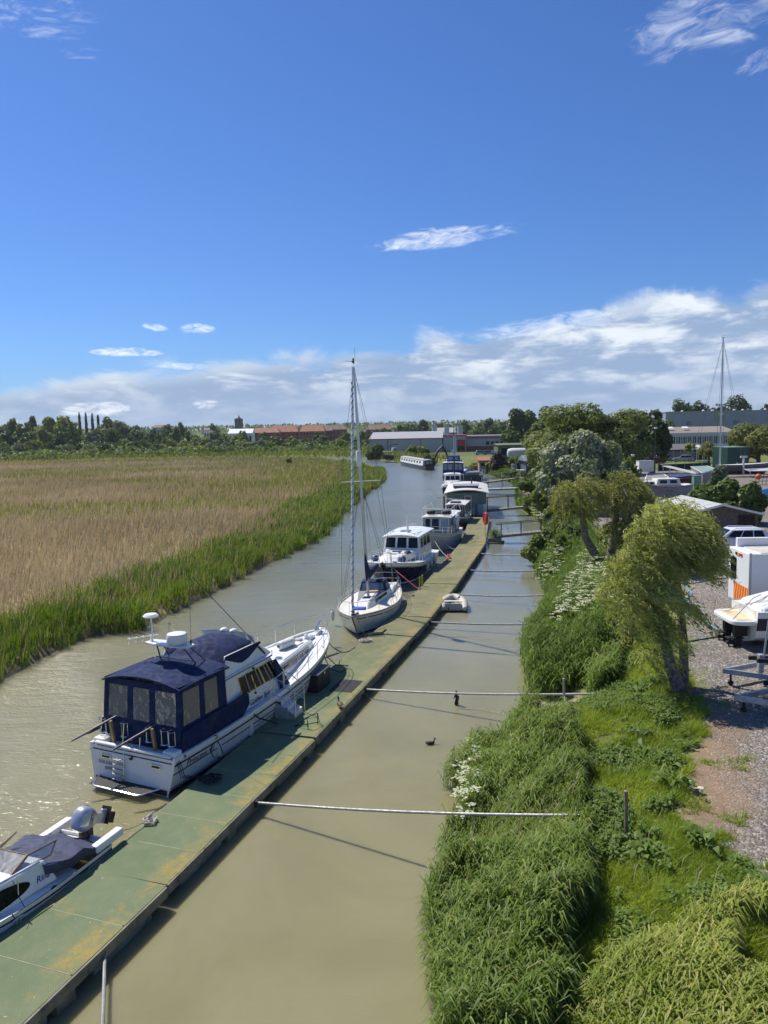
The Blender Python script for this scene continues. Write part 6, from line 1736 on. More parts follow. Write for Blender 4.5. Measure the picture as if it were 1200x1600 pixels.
# planter raft
pr_ = thing('planter_raft', 'floating box of green plants at the bank side of the pontoon', 'planter', at(769, 849, 0)+Vector((.3, .3, 0)), 12)
mb = MB(); mb.box((0, 0, .25), (1.1, 1.2, .5)); mb.box((0, -.1, .05), (1.5, 1.5, .2)); mb.build('box', BEAM, pr_, bevel=.02)
V, F = drop_leaves(np.column_stack([rng.normal(0, .3, 260), rng.normal(0, .3, 260), rng.uniform(.5, 1.2, 260)]), rng.uniform(.15, .35, 260), rng.uniform(.07, .13, 260), rng.uniform(-pi, pi, 260), rng.uniform(.1, .6, 260), rng.uniform(.1, .5, 260))
link_mesh('leaves', np_mesh('leaves', V, F, NETTLE, np.repeat(rng.random(260), 5)), pr_)
# gangways
GWOOD = mat('grey_planking', (.25, .23, .19), .8, var=.2, vs_=3)
GRAIL = mat('dark_rail', (.045, .05, .055), .6, metal=.3)
def gangway(a, b, lab, w, rail_h, npost, wood=GWOOD, sides=(-1, 1), railm=GRAIL, trunk=True):
    a = Vector(a); b = Vector(b); d = b-a; L_ = hypot(d.x, d.y); hd = math.degrees(atan2(d.x, d.y))
    t_ = thing('gangway', lab, 'gangway', a, hd, 'gangways from the bank')
    sl_ = d.z/L_
    n = int(L_/.33)
    me0 = None
    for k in range(min(n, 40)):
        if me0 is None:
            mb = MB(); mb.box((0, 0, 0), (L_/n*.9, w, .045)); me0 = mb.build('plank', wood, t_); o = me0
        else:
            o = me0.copy(); COL.objects.link(o); o.parent = t_
        o.location = (L_*(k+.5)/n, 0, sl_*L_*(k+.5)/n+random.uniform(-.008, .008))
    for s_ in (-1, 1):
        mb = MB(); mb.hexa([Vector((0, s_*w/2-.05, -.22)), Vector((L_, s_*w/2-.05, d.z-.22)), Vector((L_, s_*w/2+.05, d.z-.22)), Vector((0, s_*w/2+.05, -.22))], [Vector((0, s_*w/2-.05, -.03)), Vector((L_, s_*w/2-.05, d.z-.03)), Vector((L_, s_*w/2+.05, d.z-.03)), Vector((0, s_*w/2+.05, -.03))]); mb.build('bearer', BEAM, t_)
    for s_ in sides:
        mb = MB(); mb.tube([(-.2, s_*w/2, rail_h), (L_+.5, s_*w/2, d.z+rail_h)], .035, 6); mb.build('handrail', railm, t_)
        for k in range(npost):
            x_ = L_*(.05+.9*k/(npost-1)); mb = MB(); mb.box((x_, s_*w/2, sl_*x_+rail_h/2-.1), (.07, .07, rail_h+.2)); mb.build('post', railm, t_)
    return t_
gangway(at(778, 836, .75), at(882, 826, 1.35), 'long gangway with double handrails to the bank beside the planter raft', 1.0, 1.05, 4)
gangway(at(758, 797, .7), at(830, 790, 1.2), 'gangway to the bank beside the houseboat front wall', 1.1, 1.5, 3)
gangway(at(758, 764, .9), at(836, 761, 1.2), 'pale blue decked gangway behind the houseboat roof', 1.9, 1.7, 4, mat('pale_blue_deck', (.36, .42, .47), .5))
gangway(at(752, 754, 1.3), at(818, 745, 1.6), 'narrow pale plank gangway with one rope rail, farthest up the bank', .7, 1.2, 3, mat('pale_planking', (.42, .38, .30), .8), (1,), GALV)
mb = MB(); mb.tube([at(790, 776, 1.9), at(873, 772, 2.4)], .06, 6); tag(mb.build('long_pole', GRAIL), 'long grey pole resting along the bank beyond the gangway', 'pole')
fa = thing('leaning_ladder', 'white leaning ladder frame standing in the bank grass', 'frame', G(858, 776), 120)
mb = MB(); mb.tube([(-.5, 0, 0), (-1.6, 0, 2.4)], .08, 6); mb.tube([(.5, .3, 0), (-1.1, .3, 2.3)], .08, 6)
for k in range(4): mb.tube([(-.6-.25*k, 0, .3+.5*k), (.3-.33*k, .3, .3+.48*k)], .04, 5)
mb.build('ladder', WHITEP, fa)
mb = MB(); mb.box((.2, .1, .12), (1.4, .6, .25)); mb.build('foot', WHITEP, fa, bevel=.04)

# stones and a white rag of stone on the dirt, red cut stump faces come with the trees
for px, py, s_, lab in ((1073, 1222, .17, 'long white stone lying on the brown dirt bank'), (1093, 1233, .10, 'smaller pale stone lying on the dirt, gravel side of the long white stone'), (1062, 1218, .06, 'small white stone lying on the dirt, water side of the long white stone'), (1130, 1320, .13, 'flat pale pink stone at the edge of the gravel')):
    mb = MB(); rr = random.Random(px); rings = []
    for z_, k in ((-.3, .9), (.1, 1), (.32, .55)): rings.append([Vector((s_*k*1.7*cos(a)*(.8+.4*rr.random()), s_*k*.8*sin(a)*(.8+.4*rr.random()), s_*z_)) for a in np.linspace(0, 2*pi, 8)[:-1]])
    mb.loft(rings); o = mb.build('stone', mat('pale_stone', (.60, .57, .52), .9, var=.15), loc=G(px, py)); o.rotation_euler = (0, 0, .6); tag(o, lab, 'stone')
def hose(pts, r, m, lab):
    P = [G(*q)+Vector((0, 0, r)) for q in pts]
    Q = []
    for i in range(len(P)-1):
        for k in range(5):
            a, b = P[max(0, i-1)], P[i]; c_, d = P[i+1], P[min(len(P)-1, i+2)]; t_ = k/5
            Q.append(b*(2*t_**3-3*t_*t_+1)+(c_-a)*.5*(t_**3-2*t_*t_+t_)+c_*(3*t_*t_-2*t_**3)+(d-b)*.5*(t_**3-t_*t_))
    Q.append(P[-1]); Q = [Vector((q.x, q.y, max(q.z, gz(q.x, q.y)+r*.6))) for q in Q]
    mb = MB(); mb.tube(Q, r, 6); tag(mb.build('hose', m), lab, 'hose')
hose([(1121, 985), (1108, 976), (1095, 965), (1084, 950), (1074, 941), (1062, 938), (1072, 936), (1080, 930), (1078, 924), (1068, 915)], .03, mat('light_blue_hose', (.10, .38, .62), .5), 'light blue hose snaking across the gravel to the trailer boat')
hose([(1072, 904), (1080, 908), (1078, 914), (1083, 918), (1077, 924), (1070, 931), (1076, 935)], .025, mat('yellow_hose', (.55, .45, .12), .5), 'yellow hose crossing the blue hose on the gravel')
hose([(1066, 1005), (1090, 1001), (1120, 996), (1140, 992)], .03, mat('dark_green_hose', (.03, .14, .08), .5), 'dark green hose stretched over the gravel by the willow trunk')
hose([(995, 1055), (985, 1064), (965, 1073), (940, 1084), (915, 1094)], .02, mat('pale_green_hose', (.30, .40, .25), .5), 'pale green hose lying on the grass below the willow')
hose([(1082, 912), (1110, 908), (1140, 903)], .025, mat('faded_blue_hose', (.12, .16, .28), .6), 'faded blue hose lying towards the white box van')

# ------------------------------------------------------------------ the boat yard
YZ = 2.15
def fr_thing(nm_, lab, cat, loc, hd, group=None): return thing(nm_, lab, cat, loc, hd, group)
# white box ambulance
q = at(1160, 866, 5.15)
am = thing('ambulance', 'white box bodied van with orange rear chevrons behind the trailer boat', 'van', (q.x+.4, q.y+1.15, YZ), 93)
vb_ = Fr(0, 5.2, 1.15, .55, 0, 5.2, 1.15, 3.0)
VANW = mat('van_white', (.74, .75, .76), .35, var=.03)
mb = MB(); vb_.body(mb); bo = mb.build('box_body', VANW, am, bevel=.05)
mb = MB(); vb_.panel(mb, 'T', .10, .98, .04, .96, .03, .0); mb.build('roof_panel', mat('stained_roof', (.58, .54, .47), .6, dirt=(.40, .30, .18), dirtamt=.5), bo)
mb = MB(); vb_.panel(mb, 'T', .38, .60, .3, .7, .09, .03); mb.build('roof_hatch', GELD, bo, bevel=.02)
mb = MB(); mb.box((2.8, 1.05, 3.2), (5.0, .25, .42)); mb.build('roof_fairing', VANW, bo, bevel=.03)
mb = MB(); vb_.panel(mb, 'B', .12, .40, .42, .84, .012, .003, .12); mb.build('window', GLASS, bo)
mb = MB()
for b0, b1, a0, a1 in ((.18, .36, .30, .98),): vb_.panel(mb, 'B', a0, a1, .04, .36, .008, .004)
ch = mb.build('chevron_panel', mat('chevron_orange', (.80, .10, .015), .4), bo)
mb = MB()
for k in range(6): vb_.panel(mb, 'B', .32+.11*k, .345+.11*k, .05, .35, .006, .013, 0, 0, .06, .06)
mb.build('chevron_stripe', mat('chevron_yellow', (.75, .60, .15), .4), ch)
for a_, m_ in ((.62, RED), (.50, mat('amber_lamp', (.6, .3, .03), .3)), (.40, BLACK)):
    mb = MB(); vb_.panel(mb, 'B', a_-.04, a_+.04, .90, .945, .04, .003, .01); mb.build('lamp', m_, bo)
mb = MB(); mb.box((.03, -1.14, 1.78), (.10, .06, 2.5)); mb.build('corner_trim', mat('light_grey_trim', (.42, .43, .44), .5), bo)
cabm = Fr(5.2, 7.2, 1.0, .5, 5.2, 6.2, .9, 2.2); mb = MB(); cabm.body(mb); kb = mb.build('cab', VANW, am, bevel=.08)
for sd in 'SPF': mb = MB(); cabm.panel(mb, sd, .15, .85, .5, .92, .01, .003, .05); mb.build('window', GLASS, kb)
def wheel(par, x, y, r, w=.22):
    mb = MB(); mb.lathe([(r*.6, -w/2), (r*.92, -w/2), (r, -w*.3), (r, w*.3), (r*.92, w/2), (r*.6, w/2)], (x, y, r), 18, axis='Y'); o = mb.build('wheel', BLACK, par)
    mb = MB(); mb.lathe([(.02, -w*.53), (r*.5, -w*.5), (r*.62, -w*.42), (r*.62, w*.42), (r*.5, w*.5), (.02, w*.53)], (x, y, r), 12, axis='Y'); mb.build('rim', ALU, o)
    return o
for x_ in (1.4, 6.2):
    for y_ in (-.95, .95): wheel(am, x_, y_, .36)

# cars
def car(lab, loc, hd, paint, group=None, far=False):
    t_ = thing('car', lab, 'car', loc, hd, group)
    mb = MB()
    prof = [(-2.25, .35), (-2.28, .75), (-2.2, 1.0), (-1.0, 1.02), (.9, 1.0), (1.9, .88), (2.2, .72), (2.25, .38), (1.9, .28), (-1.9, .28)]
    for y0, y1, k in ((-.86, .86, 1.0),): mb.prism_y(prof, y0, y1)
    bd = mb.build('body', paint, t_, bevel=.10, seg=3)
    gh = Fr(-2.1, 1.05, .80, .98, -1.75, .25, .62, 1.52)
    mb = MB(); gh.body(mb); rf_ = mb.build('roof', paint, t_, bevel=.08, seg=3)
    for sd in 'SP':
        for a0, a1 in ((.10, .33), (.36, .60), (.63, .90)):
            A0, A1 = (a0, a1) if sd == 'S' else (1-a1, 1-a0)
            mb = MB(); gh.panel(mb, sd, A0, A1, .12, .82, .012, .003, .06); mb.build('side_window', GLASS, rf_)
    mb = MB(); gh.panel(mb, 'F', .06, .94, .1, .9, .012, .003, .06); mb.build('windscreen', GLASS, rf_)
    mb = MB(); gh.panel(mb, 'B', .08, .92, .2, .88, .012, .003, .06); mb.build('rear_window', GLASS, rf_)
    for x_ in (-1.38, 1.38):
        for y_ in (-.78, .78): wheel(t_, x_, y_, .33, .2)
    for y_ in (-.66, .66):
        mb = MB(); mb.box((2.18, y_, .70), (.14, .36, .13)); mb.build('headlight', STEEL, bd, bevel=.02)
        mb = MB(); mb.box((-2.24, y_, .85), (.08, .28, .2)); mb.build('tail_light', RED, bd, bevel=.02)
        mb = MB(); mb.tube([(-1.6, y_*.95, 1.50), (-1.55, y_*.95, 1.56), (.0, y_*.95, 1.58), (.1, y_*.95, 1.52)], .02, 5); mb.build('roof_bar', STEEL, rf_)
        mb = MB(); mb.box((.75, y_*1.38, 1.05), (.12, .16, .13)); mb.build('mirror', paint, bd, bevel=.03)
    return t_
CARW = mat('car_white', (.72, .73, .75), .2, var=.02, coat=.5)
cq = at(1122, 868, YZ)
wcar = car('white estate car parked in front of the brown timber shed', (cq.x+1.3, cq.y+.9, YZ), -88, CARW)
wcar.scale = (1.06, 1.06, 1.12)

# boat on its trailer, stern towards the river
tb_ = thing('trailer_boat', 'white motorboat on a trailer with its swim platform towards the river', 'motorboat', (at(1126, 975, 3.25).x+.55, 29.6, 2.62), 91)
ht = Hull(7.0, [0, .3, .6, .85, 1], [1.15, 1.25, 1.2, .75, .05], [1.0, 1.08, .98, .45, .02], [1.05, 1.05, 1.1, 1.25, 1.35], rake=1.2, draft=.4, x0=.9)
mb = MB(); ht.shell(mb, 18); h8 = mb.build('hull', GEL, tb_)
mb = MB(); ht.deck(mb, .03, .04); mb.build('deck', GEL, tb_)
mb = MB(); ht.band(mb, .25, .75, 0, .9, off=.01); mb.build('dark_band', NLINE, h8)
mb = MB(); mb.prism(rounded([Vector((.0, -1.0, 0)), Vector((1.0, -1.15, 0)), Vector((1.0, 1.15, 0)), Vector((.0, 1.0, 0))], .4), .50, .68); mb.build('swim_platform', GEL, tb_, bevel=.04)
mb = MB(); mb.prism([(.25, -.85), (.9, -.9), (.9, .9), (.25, .85)], .681, .695); mb.build('teak_pad', mat('faded_teak', (.62, .52, .32), .7, var=.2), tb_)
mb = MB(); mb.hexa([Vector((.95, -1.1, .7)), Vector((2.6, -1.2, 1.0)), Vector((2.6, 1.2, 1.0)), Vector((.95, 1.1, .7))], [Vector((1.2, -.9, 1.2)), Vector((2.6, -1.05, 1.5)), Vector((2.6, 1.05, 1.5)), Vector((1.2, .9, 1.2))]); mb.build('engine_cover', GEL, tb_, bevel=.1)
mb = MB(); mb.box((1.9, -.75, 1.42), (.55, .5, .3)); mb.build('seat_locker', BLACK, tb_, bevel=.03)
mb = MB(); mb.hexa([Vector((2.6, -1.15, 1.0)), Vector((5.5, -.95, 1.1)), Vector((5.5, .95, 1.1)), Vector((2.6, 1.15, 1.0))], [Vector((3.0, -.95, 1.9)), Vector((4.8, -.8, 1.8)), Vector((4.8, .8, 1.8)), Vector((3.0, .95, 1.9))]); mb.build('cabin', GEL, tb_, bevel=.08)
for y_ in (-.45, .45):
    mb = MB(); mb.box((.55, y_, .25), (.5, .25, .6)); mb.box((.45, y_, -.25), (.3, .12, .7)); mb.box((.35, y_, -.12), (.65, .34, .05)); mb.lathe([(.06, -.22), (.09, 0), (.03, .12)], (.25, y_, -.32), 8, axis='X')
    for a in range(3): mb.box((.1, y_+.12*cos(a*2.1), -.32+.12*sin(a*2.1)), (.03, .14, .1), rx=a*2.1)
    mb.build('stern_drive', BLACK, tb_, bevel=.02)
mb = MB(); mb.tube([(.1, -.8, .7), (.9, -.7, 1.5), (1.3, -.5, 1.6)], .018, 6); mb.tube([(.1, .85, .7), (.15, .85, 1.25)], .018, 6); mb.build('grab_rail', STEEL, tb_)
mb = MB(); rr = random.Random(8)
for k in range(3): mb.tube([(.3+.1*k, .5, .72), (.8, .1+.2*k, .95), (1.4, -.2-.1*k, 1.32), (1.9, -.1, 1.56), (2.4, .3, 1.55)], .014, 5)
mb.build('loose_rope', ROPE, tb_)
# trailers with A-frame noses
def trailer(lab, tip, tz, hd, pad):
    t_ = thing('boat_trailer', lab, 'trailer', (tip.x, tip.y, YZ), hd, 'galvanised boat trailers')
    for s_ in (-1, 1):
        mb = MB(); d = Vector((1.9, s_*1.0, 0)); a_ = atan2(d.y, d.x)
        mb.box((.95, s_*.5, tz), (2.15, .09, .16), rz=a_); mb.build('drawbar', GALV, t_)
        mb = MB(); mb.box((4.6, s_*1.0, tz), (5.6, .10, .16)); mb.build('side_rail', GALV, t_)
    for x_ in (1.85, 3.6, 5.4, 7.2): mb = MB(); mb.box((x_, 0, tz+.005), (.10, 2.0, .12)); mb.build('cross_member', GALV, t_)
    mb = MB(); mb.box((1.2, 0, tz+.28), (.16, .2, .6)); mb.box((1.2, 0, tz-.1), (.12, .12, .4)); mb.build('winch_post', GALV, t_, bevel=.01)
    mb = MB(); mb.box((2.6, -.2, tz+.42), (3.2, .12, .14)); mb.build('bunk_rail', BLACK, t_, bevel=.02)
    mb = MB(); mb.box((2.6, .5, tz+.30), (3.2, .12, .14)); mb.build('bunk_rail', BLACK, t_, bevel=.02)
    for s_ in (-1, 1): wheel(t_, 4.6, s_*1.2, .33, .2)
    mb = MB(); mb.tube([(.25, 0, tz-.05), (.25, 0, -.02+.06)], .035, 6); mb.lathe([(.09, -.04), (.09, .04)], (.25, 0, .09), 10, axis='Y'); mb.build('jockey_wheel', BLACK, t_)
    if pad:
        for y_ in (-.28, .12): mb = MB(); mb.box((1.75, y_, tz+1.05), (.10, .08, 2.0)); mb.build('upright', GALV, t_)
        mb = MB(); mb.tube([(1.45, -.28, tz), (1.6, -.28, tz+1.6)], .03, 6); mb.tube([(1.35, .2, tz+.1), (1.5, .2, tz+1.7)], .03, 6); mb.build('brace', GALV, t_)
        mb = MB(); mb.box((1.75, -.08, tz+1.98), (.3, .5, .55)); mb.build('wood_block', mat('raw_timber', (.30, .19, .10), .8, var=.3, vs_=6), t_, bevel=.02)
        mb = MB(); mb.loft([[Vector((1.72+.05*c_, -.08+w_*s2, z_+tz)) for c_, s2 in ((-1, -1), (1, -1), (1, 1), (-1, 1))] for z_, w_ in ((2.2, .16), (2.35, .24), (2.95, .25), (3.05, .2), (3.1, .06))]); mb.build('keel_pad', GELD, t_, bevel=.02)
    return t_
trailer('galvanised boat trailer with tall upright post, its nose pointing at the willow', at(1130, 1048, YZ+.5), .5, 95, True)
trailer('galvanised boat trailer nearest the bridge, lying low without an upright post', at(1149, 1090, YZ+.45), .45, 96, False)

# timber shed with pale roof
sq = [at(1062, 835, YZ), at(1190, 838, YZ)]
cen = (sq[0]+sq[1])/2; wd = (sq[1]-sq[0]).length
shed = thing('timber_shed', 'brown timber shed with a pale corrugated gable roof', 'shed', (cen.x, cen.y, YZ), 180)
hw = wd/2; eh, rh, dp = 1.75, 2.42, 7.5
SHB = mat('brown_weatherboard', (.155, .122, .095), .85, var=.25, vs_=4, bump=.4, bs=20)
mb = MB(); mb.hexa([Vector((-dp, -hw, 0)), Vector((0, -hw, 0)), Vector((0, hw, 0)), Vector((-dp, hw, 0))], [Vector((-dp, -hw, eh)), Vector((0, -hw, eh)), Vector((0, hw, eh)), Vector((-dp, hw, eh))])
mb.add([(0, -hw, eh), (0, hw, eh), (0, 0, rh), (-dp, -hw, eh), (-dp, hw, eh), (-dp, 0, rh)], [(0, 1, 2), (4, 3, 5)])
sw = mb.build('wall', SHB, shed)
nb2 = 14
for k in range(nb2):
    z0 = .02+k*rh/nb2; z1 = z0+rh/nb2-.015
    def hwid(z): return hw if z <= eh else hw*(rh-z)/(rh-eh)
    a0, a1 = hwid(z0), max(.05, hwid(min(z1, rh-.02)))
    mb = MB(); mb.add([(.003, -a0, z0), (.003, a0, z0), (.003, a1, z1), (.003, -a1, z1), (.045, -a0, z0), (.045, a0, z0), (.02, a1, z1), (.02, -a1, z1)], [(0, 3, 2, 1), (4, 5, 6, 7), (0, 1, 5, 4), (1, 2, 6, 5), (2, 3, 7, 6), (3, 0, 4, 7)])
    mb.build('board', SHB, sw)
ROOFC = mat('pale_fibre_cement', (.50, .51, .48), .7, var=.08, dirt=(.22, .24, .20), dirtamt=.45, dscale=.8)
for s_ in (-1, 1):
    mb = MB(); nseg = 60; rings = []
    for i in range(nseg+1):
        x_ = .35-(dp+.6)*i/nseg; w_ = .025*cos(i*pi)
        rings.append([Vector((x_, 0, rh+.06+w_)), Vector((x_, s_*(hw+.3), eh-.08+w_)), Vector((x_, s_*(hw+.3), eh-.12+w_)), Vector((x_, 0, rh+.02+w_))])
    mb.loft(rings if s_ > 0 else [r[::-1] for r in rings]); mb.build('roof', ROOFC, shed)
    mb = MB(); mb.hexa([Vector((.36, 0, rh-.07)), Vector((.36, s_*(hw+.32), eh-.22)), Vector((.40, s_*(hw+.32), eh-.22)), Vector((.40, 0, rh-.07))], [Vector((.36, 0, rh+.11)), Vector((.36, s_*(hw+.32), eh-.04)), Vector((.40, s_*(hw+.32), eh-.04)), Vector((.40, 0, rh+.11))]); mb.build('fascia', WHITEP, shed)
mb = MB(); mb.box((.05, hw-.9, 1.15), (.05, 1.3, .9)); mb.build('window', GLASS, sw)

# green steel container
q0, q1, q2 = at(1137, 737, YZ), at(1174, 737, YZ), at(1116, 730, YZ)
hdc = 180
cw_ = (q1-q0).length; cl_ = 6.0
GRC = mat('dark_green_steel', (.018, .085, .062), .55, var=.12, dirt=(.08, .06, .04), dirtamt=.25)
ct = thing('shipping_container', 'dark green corrugated steel container beside the tall mast', 'container', ((q0.x+q1.x)/2, q0.y, YZ), hdc)
mb = MB(); mb.box((-cl_/2, 0, 2.15), (cl_-.1, cw_-.1, 4.2)); kc = mb.build('body', GRC, ct)
for k in range(12):
    y_ = -cw_/2+.12+(cw_-.24)*(k+.5)/12
    mb = MB(); mb.box((-.03, y_, 2.15), (.06, (cw_-.3)/24, 4.05)); mb.build('corrugation', GRC, kc)
for k in range(18):
    x_ = -cl_+.2+(cl_-.4)*(k+.5)/18
    for s_ in (-1, 1): mb = MB(); mb.box((x_, s_*(cw_/2-.03), 2.15), (.17, .06, 4.05)); mb.build('corrugation', GRC, kc)
for x_ in (-.05, -cl_+.05):
    for s_ in (-1, 1): mb = MB(); mb.box((x_, s_*(cw_/2-.06), 2.15), (.14, .14, 4.3)); mb.build('corner_post', GRC, kc)
mb = MB(); mb.box((-cl_/2, 0, 4.29), (cl_+.05, cw_+.04, .08)); mb.build('roof', mat('pale_green_roof', (.16, .24, .17), .7), kc)
mb = MB(); mb.box((.012, -.15, 1.35), (.02, .38, .48)); mb.build('notice', WHITEP, kc)
# a yacht laid up behind the shrub, only its mast and rigging clear of it
yq = at(1122, 742, YZ)
ly = thing('laid_up_yacht', 'laid up yacht behind the shrub with a tall bare mast and rigging', 'yacht', (yq.x+3.6, yq.y-2, YZ+.9), 92)
hl2 = Hull(9, [0, .3, .6, .85, 1], [.9, 1.4, 1.4, .8, .03], [.7, 1.2, 1.2, .5, .02], [.9, .9, 1.0, 1.1, 1.2], rake=.9, draft=.8, x0=-4.5)
mb = MB(); hl2.shell(mb, 16); mb.build('hull', mat('dark_grey_hull', (.07, .075, .08), .5), ly); mb = MB(); hl2.deck(mb); mb.build('deck', GELD, ly)
mh = 21.4
mb = MB(); mb.tube([(-4.2, 0, -.7), (-4.2, 0, 6), (-4.2, 0, mh)], [.14, .14, .10], 10); lm = mb.build('mast', ALU, ly)
mb = MB(); mb.tube([(-4.2, -1.1, 9.2), (-4.2, 1.1, 9.2)], .04, 6); mb.box((-4.2, 0, mh+.06), (.5, .12, .12)); mb.tube([(-4.2, 0, mh), (-4.2, 0, mh+.7)], .015, 4); mb.build('spreader', ALU, lm)
mb = MB()
for s_ in (-1, 1): mb.tube([(-4.2, 0, mh-.2), (-4.2, s_*1.1, 9.2), (-4.3, s_*1.5, 1.0)], .02, 4)
mb.tube([(-4.2, 0, mh-.1), (.3, .2, 1.0)], .02, 4); mb.tube([(-4.2, 0, mh-.1), (-.6, -.2, 1.0)], .02, 4); mb.tube([(-4.2, 0, mh-.5), (-8.5, 0, 1.0)], .016, 4); mb.tube([(-4.2, 0, mh-.5), (-9.0, .3, 1.0)], .016, 4)
mb.build('rigging', mat('rigging_wire', (.13, .13, .14), .4, metal=.8), lm)
# grey yacht hull standing in the yard, side on
q0 = at(1000, 792, YZ); q1 = at(1092, 792, YZ)
Lg = (q1-q0).length
gy = thing('yard_boat', 'long grey hulled cabin boat standing side on in the yard', 'boat', (q1.x, q0.y+1.5, YZ+.4), -90)
hgy = Hull(Lg*.98, [0, .2, .5, .8, 1], [1.0, 1.4, 1.5, 1.1, .06], [.7, 1.1, 1.2, .7, .03], [1.85, 1.75, 1.7, 1.9, 2.2], rake=1.0, draft=.4)
mb = MB(); hgy.shell(mb, 18); k9 = mb.build('hull', mat('streaked_grey_hull', (.22, .24, .26), .6, var=.2, dirt=(.07, .07, .07), dirtamt=.6), gy)
mb = MB(); hgy.deck(mb, .03, .03); mb.build('deck', GELD, gy)
mb = MB(); hgy.rubrail(mb, .06, .03); mb.build('rubbing_strake', WOOD, k9)
for x0, x1, h_ in ((1.2, 3.9, .75), (3.9, 5.3, .5)):
    fz_ = Fr(x0, x1, .95, 1.75, x0+.15, x1-.2, .85, 1.75+h_); mb = MB(); fz_.body(mb); kk = mb.build('cabin', GELD, gy, bevel=.05)
    for a0, a1 in ((.12, .42), (.55, .85)):
        for sd in 'SP': mb = MB(); fz_.panel(mb, sd, a0, a1, .35, .8, .01, .003, .05); mb.build('window', GLASS, kk)
for k in range(4): mb = MB(); mb.box((Lg*(.15+.22*k), 0, -.2), (.25, 1.2, .5)); mb.build('keel_block', WOOD, gy)
# low grey flat roofs and decks of workshops
def flat_roof(lab, pts, z, m, edge, nm_='flat_roof_shed'):
    P = [at(x, y, z) for x, y in pts]; c0 = sum(P, Vector())/len(P)
    t_ = thing(nm_, lab, 'shed', (c0.x, c0.y, YZ), 90)
    loc_ = [(p_.x-c0.x, p_.y-c0.y) for p_ in P]
    mb = MB(); mb.prism(loc_, 0, z-YZ-.12); mb.build('wall', mat('grey_board_wall', (.20, .20, .19), .8, var=.2), t_)
    mb = MB(); mb.prism([(x*1.03, y*1.03) for x, y in loc_], z-YZ-.117, z-YZ); rf_ = mb.build('roof', m, t_)
    for i in range(len(loc_)):
        a, b = loc_[i], loc_[(i+1) % len(loc_)]
        mb = MB(); mb.tube([(a[0]*1.03, a[1]*1.03, z-YZ-.03), (b[0]*1.03, b[1]*1.03, z-YZ-.03)], .09, 4); mb.build('edge_trim', edge, rf_)
    return t_
FELT = mat('grey_felt_roof', (.22, .215, .20), .9, var=.2, vs_=1.2)
flat_roof('low grey felt roof with white edges behind the grey yard boat', [(1006, 763), (1066, 763), (1036, 740), (1012, 740)], 3.6, FELT, WHITEP)
flat_roof('smaller grey felt roof with a white edge, water side of the larger felt roof', [(978, 758), (1004, 763), (1010, 741), (972, 741)], 3.4, FELT, WHITEP)
flat_roof('pale green flat roofed hut in front of the container', [(1098, 739), (1118, 733), (1105, 728), (1080, 729)], 4.2, mat('pale_green_felt', (.20, .29, .26), .8), GALV)
q = at(1020, 742, YZ)
bw_ = thing('white_tank', 'white rectangular tank behind the felt roofs', 'tank', (q.x, q.y+4, YZ), 90)
mb = MB(); mb.box((0, 0, 1.3), (2.6, 1.6, 1.9)); mb.build('body', WHITEP, bw_, bevel=.04); mb = MB(); mb.box((0, 0, 2.28), (2.7, 1.7, .06)); mb.lathe([(.2, 2.3), (.2, 2.42), (.02, 2.45)], n=10); mb.build('lid', GALV, bw_)
for (px, py, hd, L_, m_, lab) in ((1018, 727, 95, 7.5, 'black_covered', 'boat under a black cover in front of the timber fence'), (1070, 762, 150, 5.0, 'navy_covered', 'boat under a dark blue cover beside the small green box')):
    q = at(px, py, YZ); t_ = thing('covered_boat', lab, 'boat', (q.x, q.y, YZ+.7), hd)
    hx_ = Hull(L_, [0, .3, .6, .85, 1], [.9, 1.15, 1.1, .7, .05], [.7, .9, .85, .4, .02], [.8, .8, .9, 1.1, 1.3], rake=.7, draft=.4, x0=-L_/2)
    mb = MB(); hx_.shell(mb, 14); mb.build('hull', mat('dark_maroon_hull', (.07, .025, .025), .5), t_)
    mb = MB(); rings = []
    for i in range(11):
        u = i/10; b_ = hx_.hb(u)+.04; z_ = hx_.zs(u); x_ = hx_.x0+u*L_
        rings.append([Vector((x_, y*b_, z_-.25+(.75-.5*abs(u-.35))*(1-abs(y)**1.5))) for y in (-1, -.6, -.2, .2, .6, 1)])
    mb.loft(rings, closed=False, cap=False); mb.build('cover', mat('cover_'+m_, (.012, .014, .03) if 'navy' not in m_ else (.015, .025, .12), .8), t_)
    mb = MB()
    for x_ in (-L_*.3, L_*.2): mb.box((x_, 0, -.4), (.3, 1.0, .6))
    mb.build('keel_block', WOOD, t_)
q = at(1088, 764, YZ); t_ = thing('green_cabinet', 'small pale green cabinet beside the dark blue covered boat', 'cabinet', (q.x, q.y, YZ), 90)
mb = MB(); mb.box((0, 0, .9), (1.0, .8, 1.8)); mb.build('body', mat('pale_green_paint', (.16, .27, .19), .6), t_, bevel=.03); mb = MB(); mb.box((0, 0, 1.83), (1.1, .9, .06)); mb.build('lid', GALV, t_)
# scaffold rail and walkway cover
a, b = at(1040, 728, 3.6), at(1094, 741, 3.6)
rl = thing('walkway_roof', 'long pale walkway roof sloping across the yard', 'roof', (a.x, a.y, YZ), math.degrees(atan2(b.x-a.x, b.y-a.y)))
Lr = hypot(b.x-a.x, b.y-a.y)
mb = MB(); mb.box((Lr/2, 0, 1.45), (Lr, 1.2, .08)); mb.build('roof', mat('pale_grey_sheet', (.40, .41, .39), .6), rl)
for k in range(5):
    for s_ in (-.5, .5): mb = MB(); mb.box((Lr*(k+.1)/4.2, s_, .7), (.09, .09, 1.41)); mb.build('post', GALV, rl)
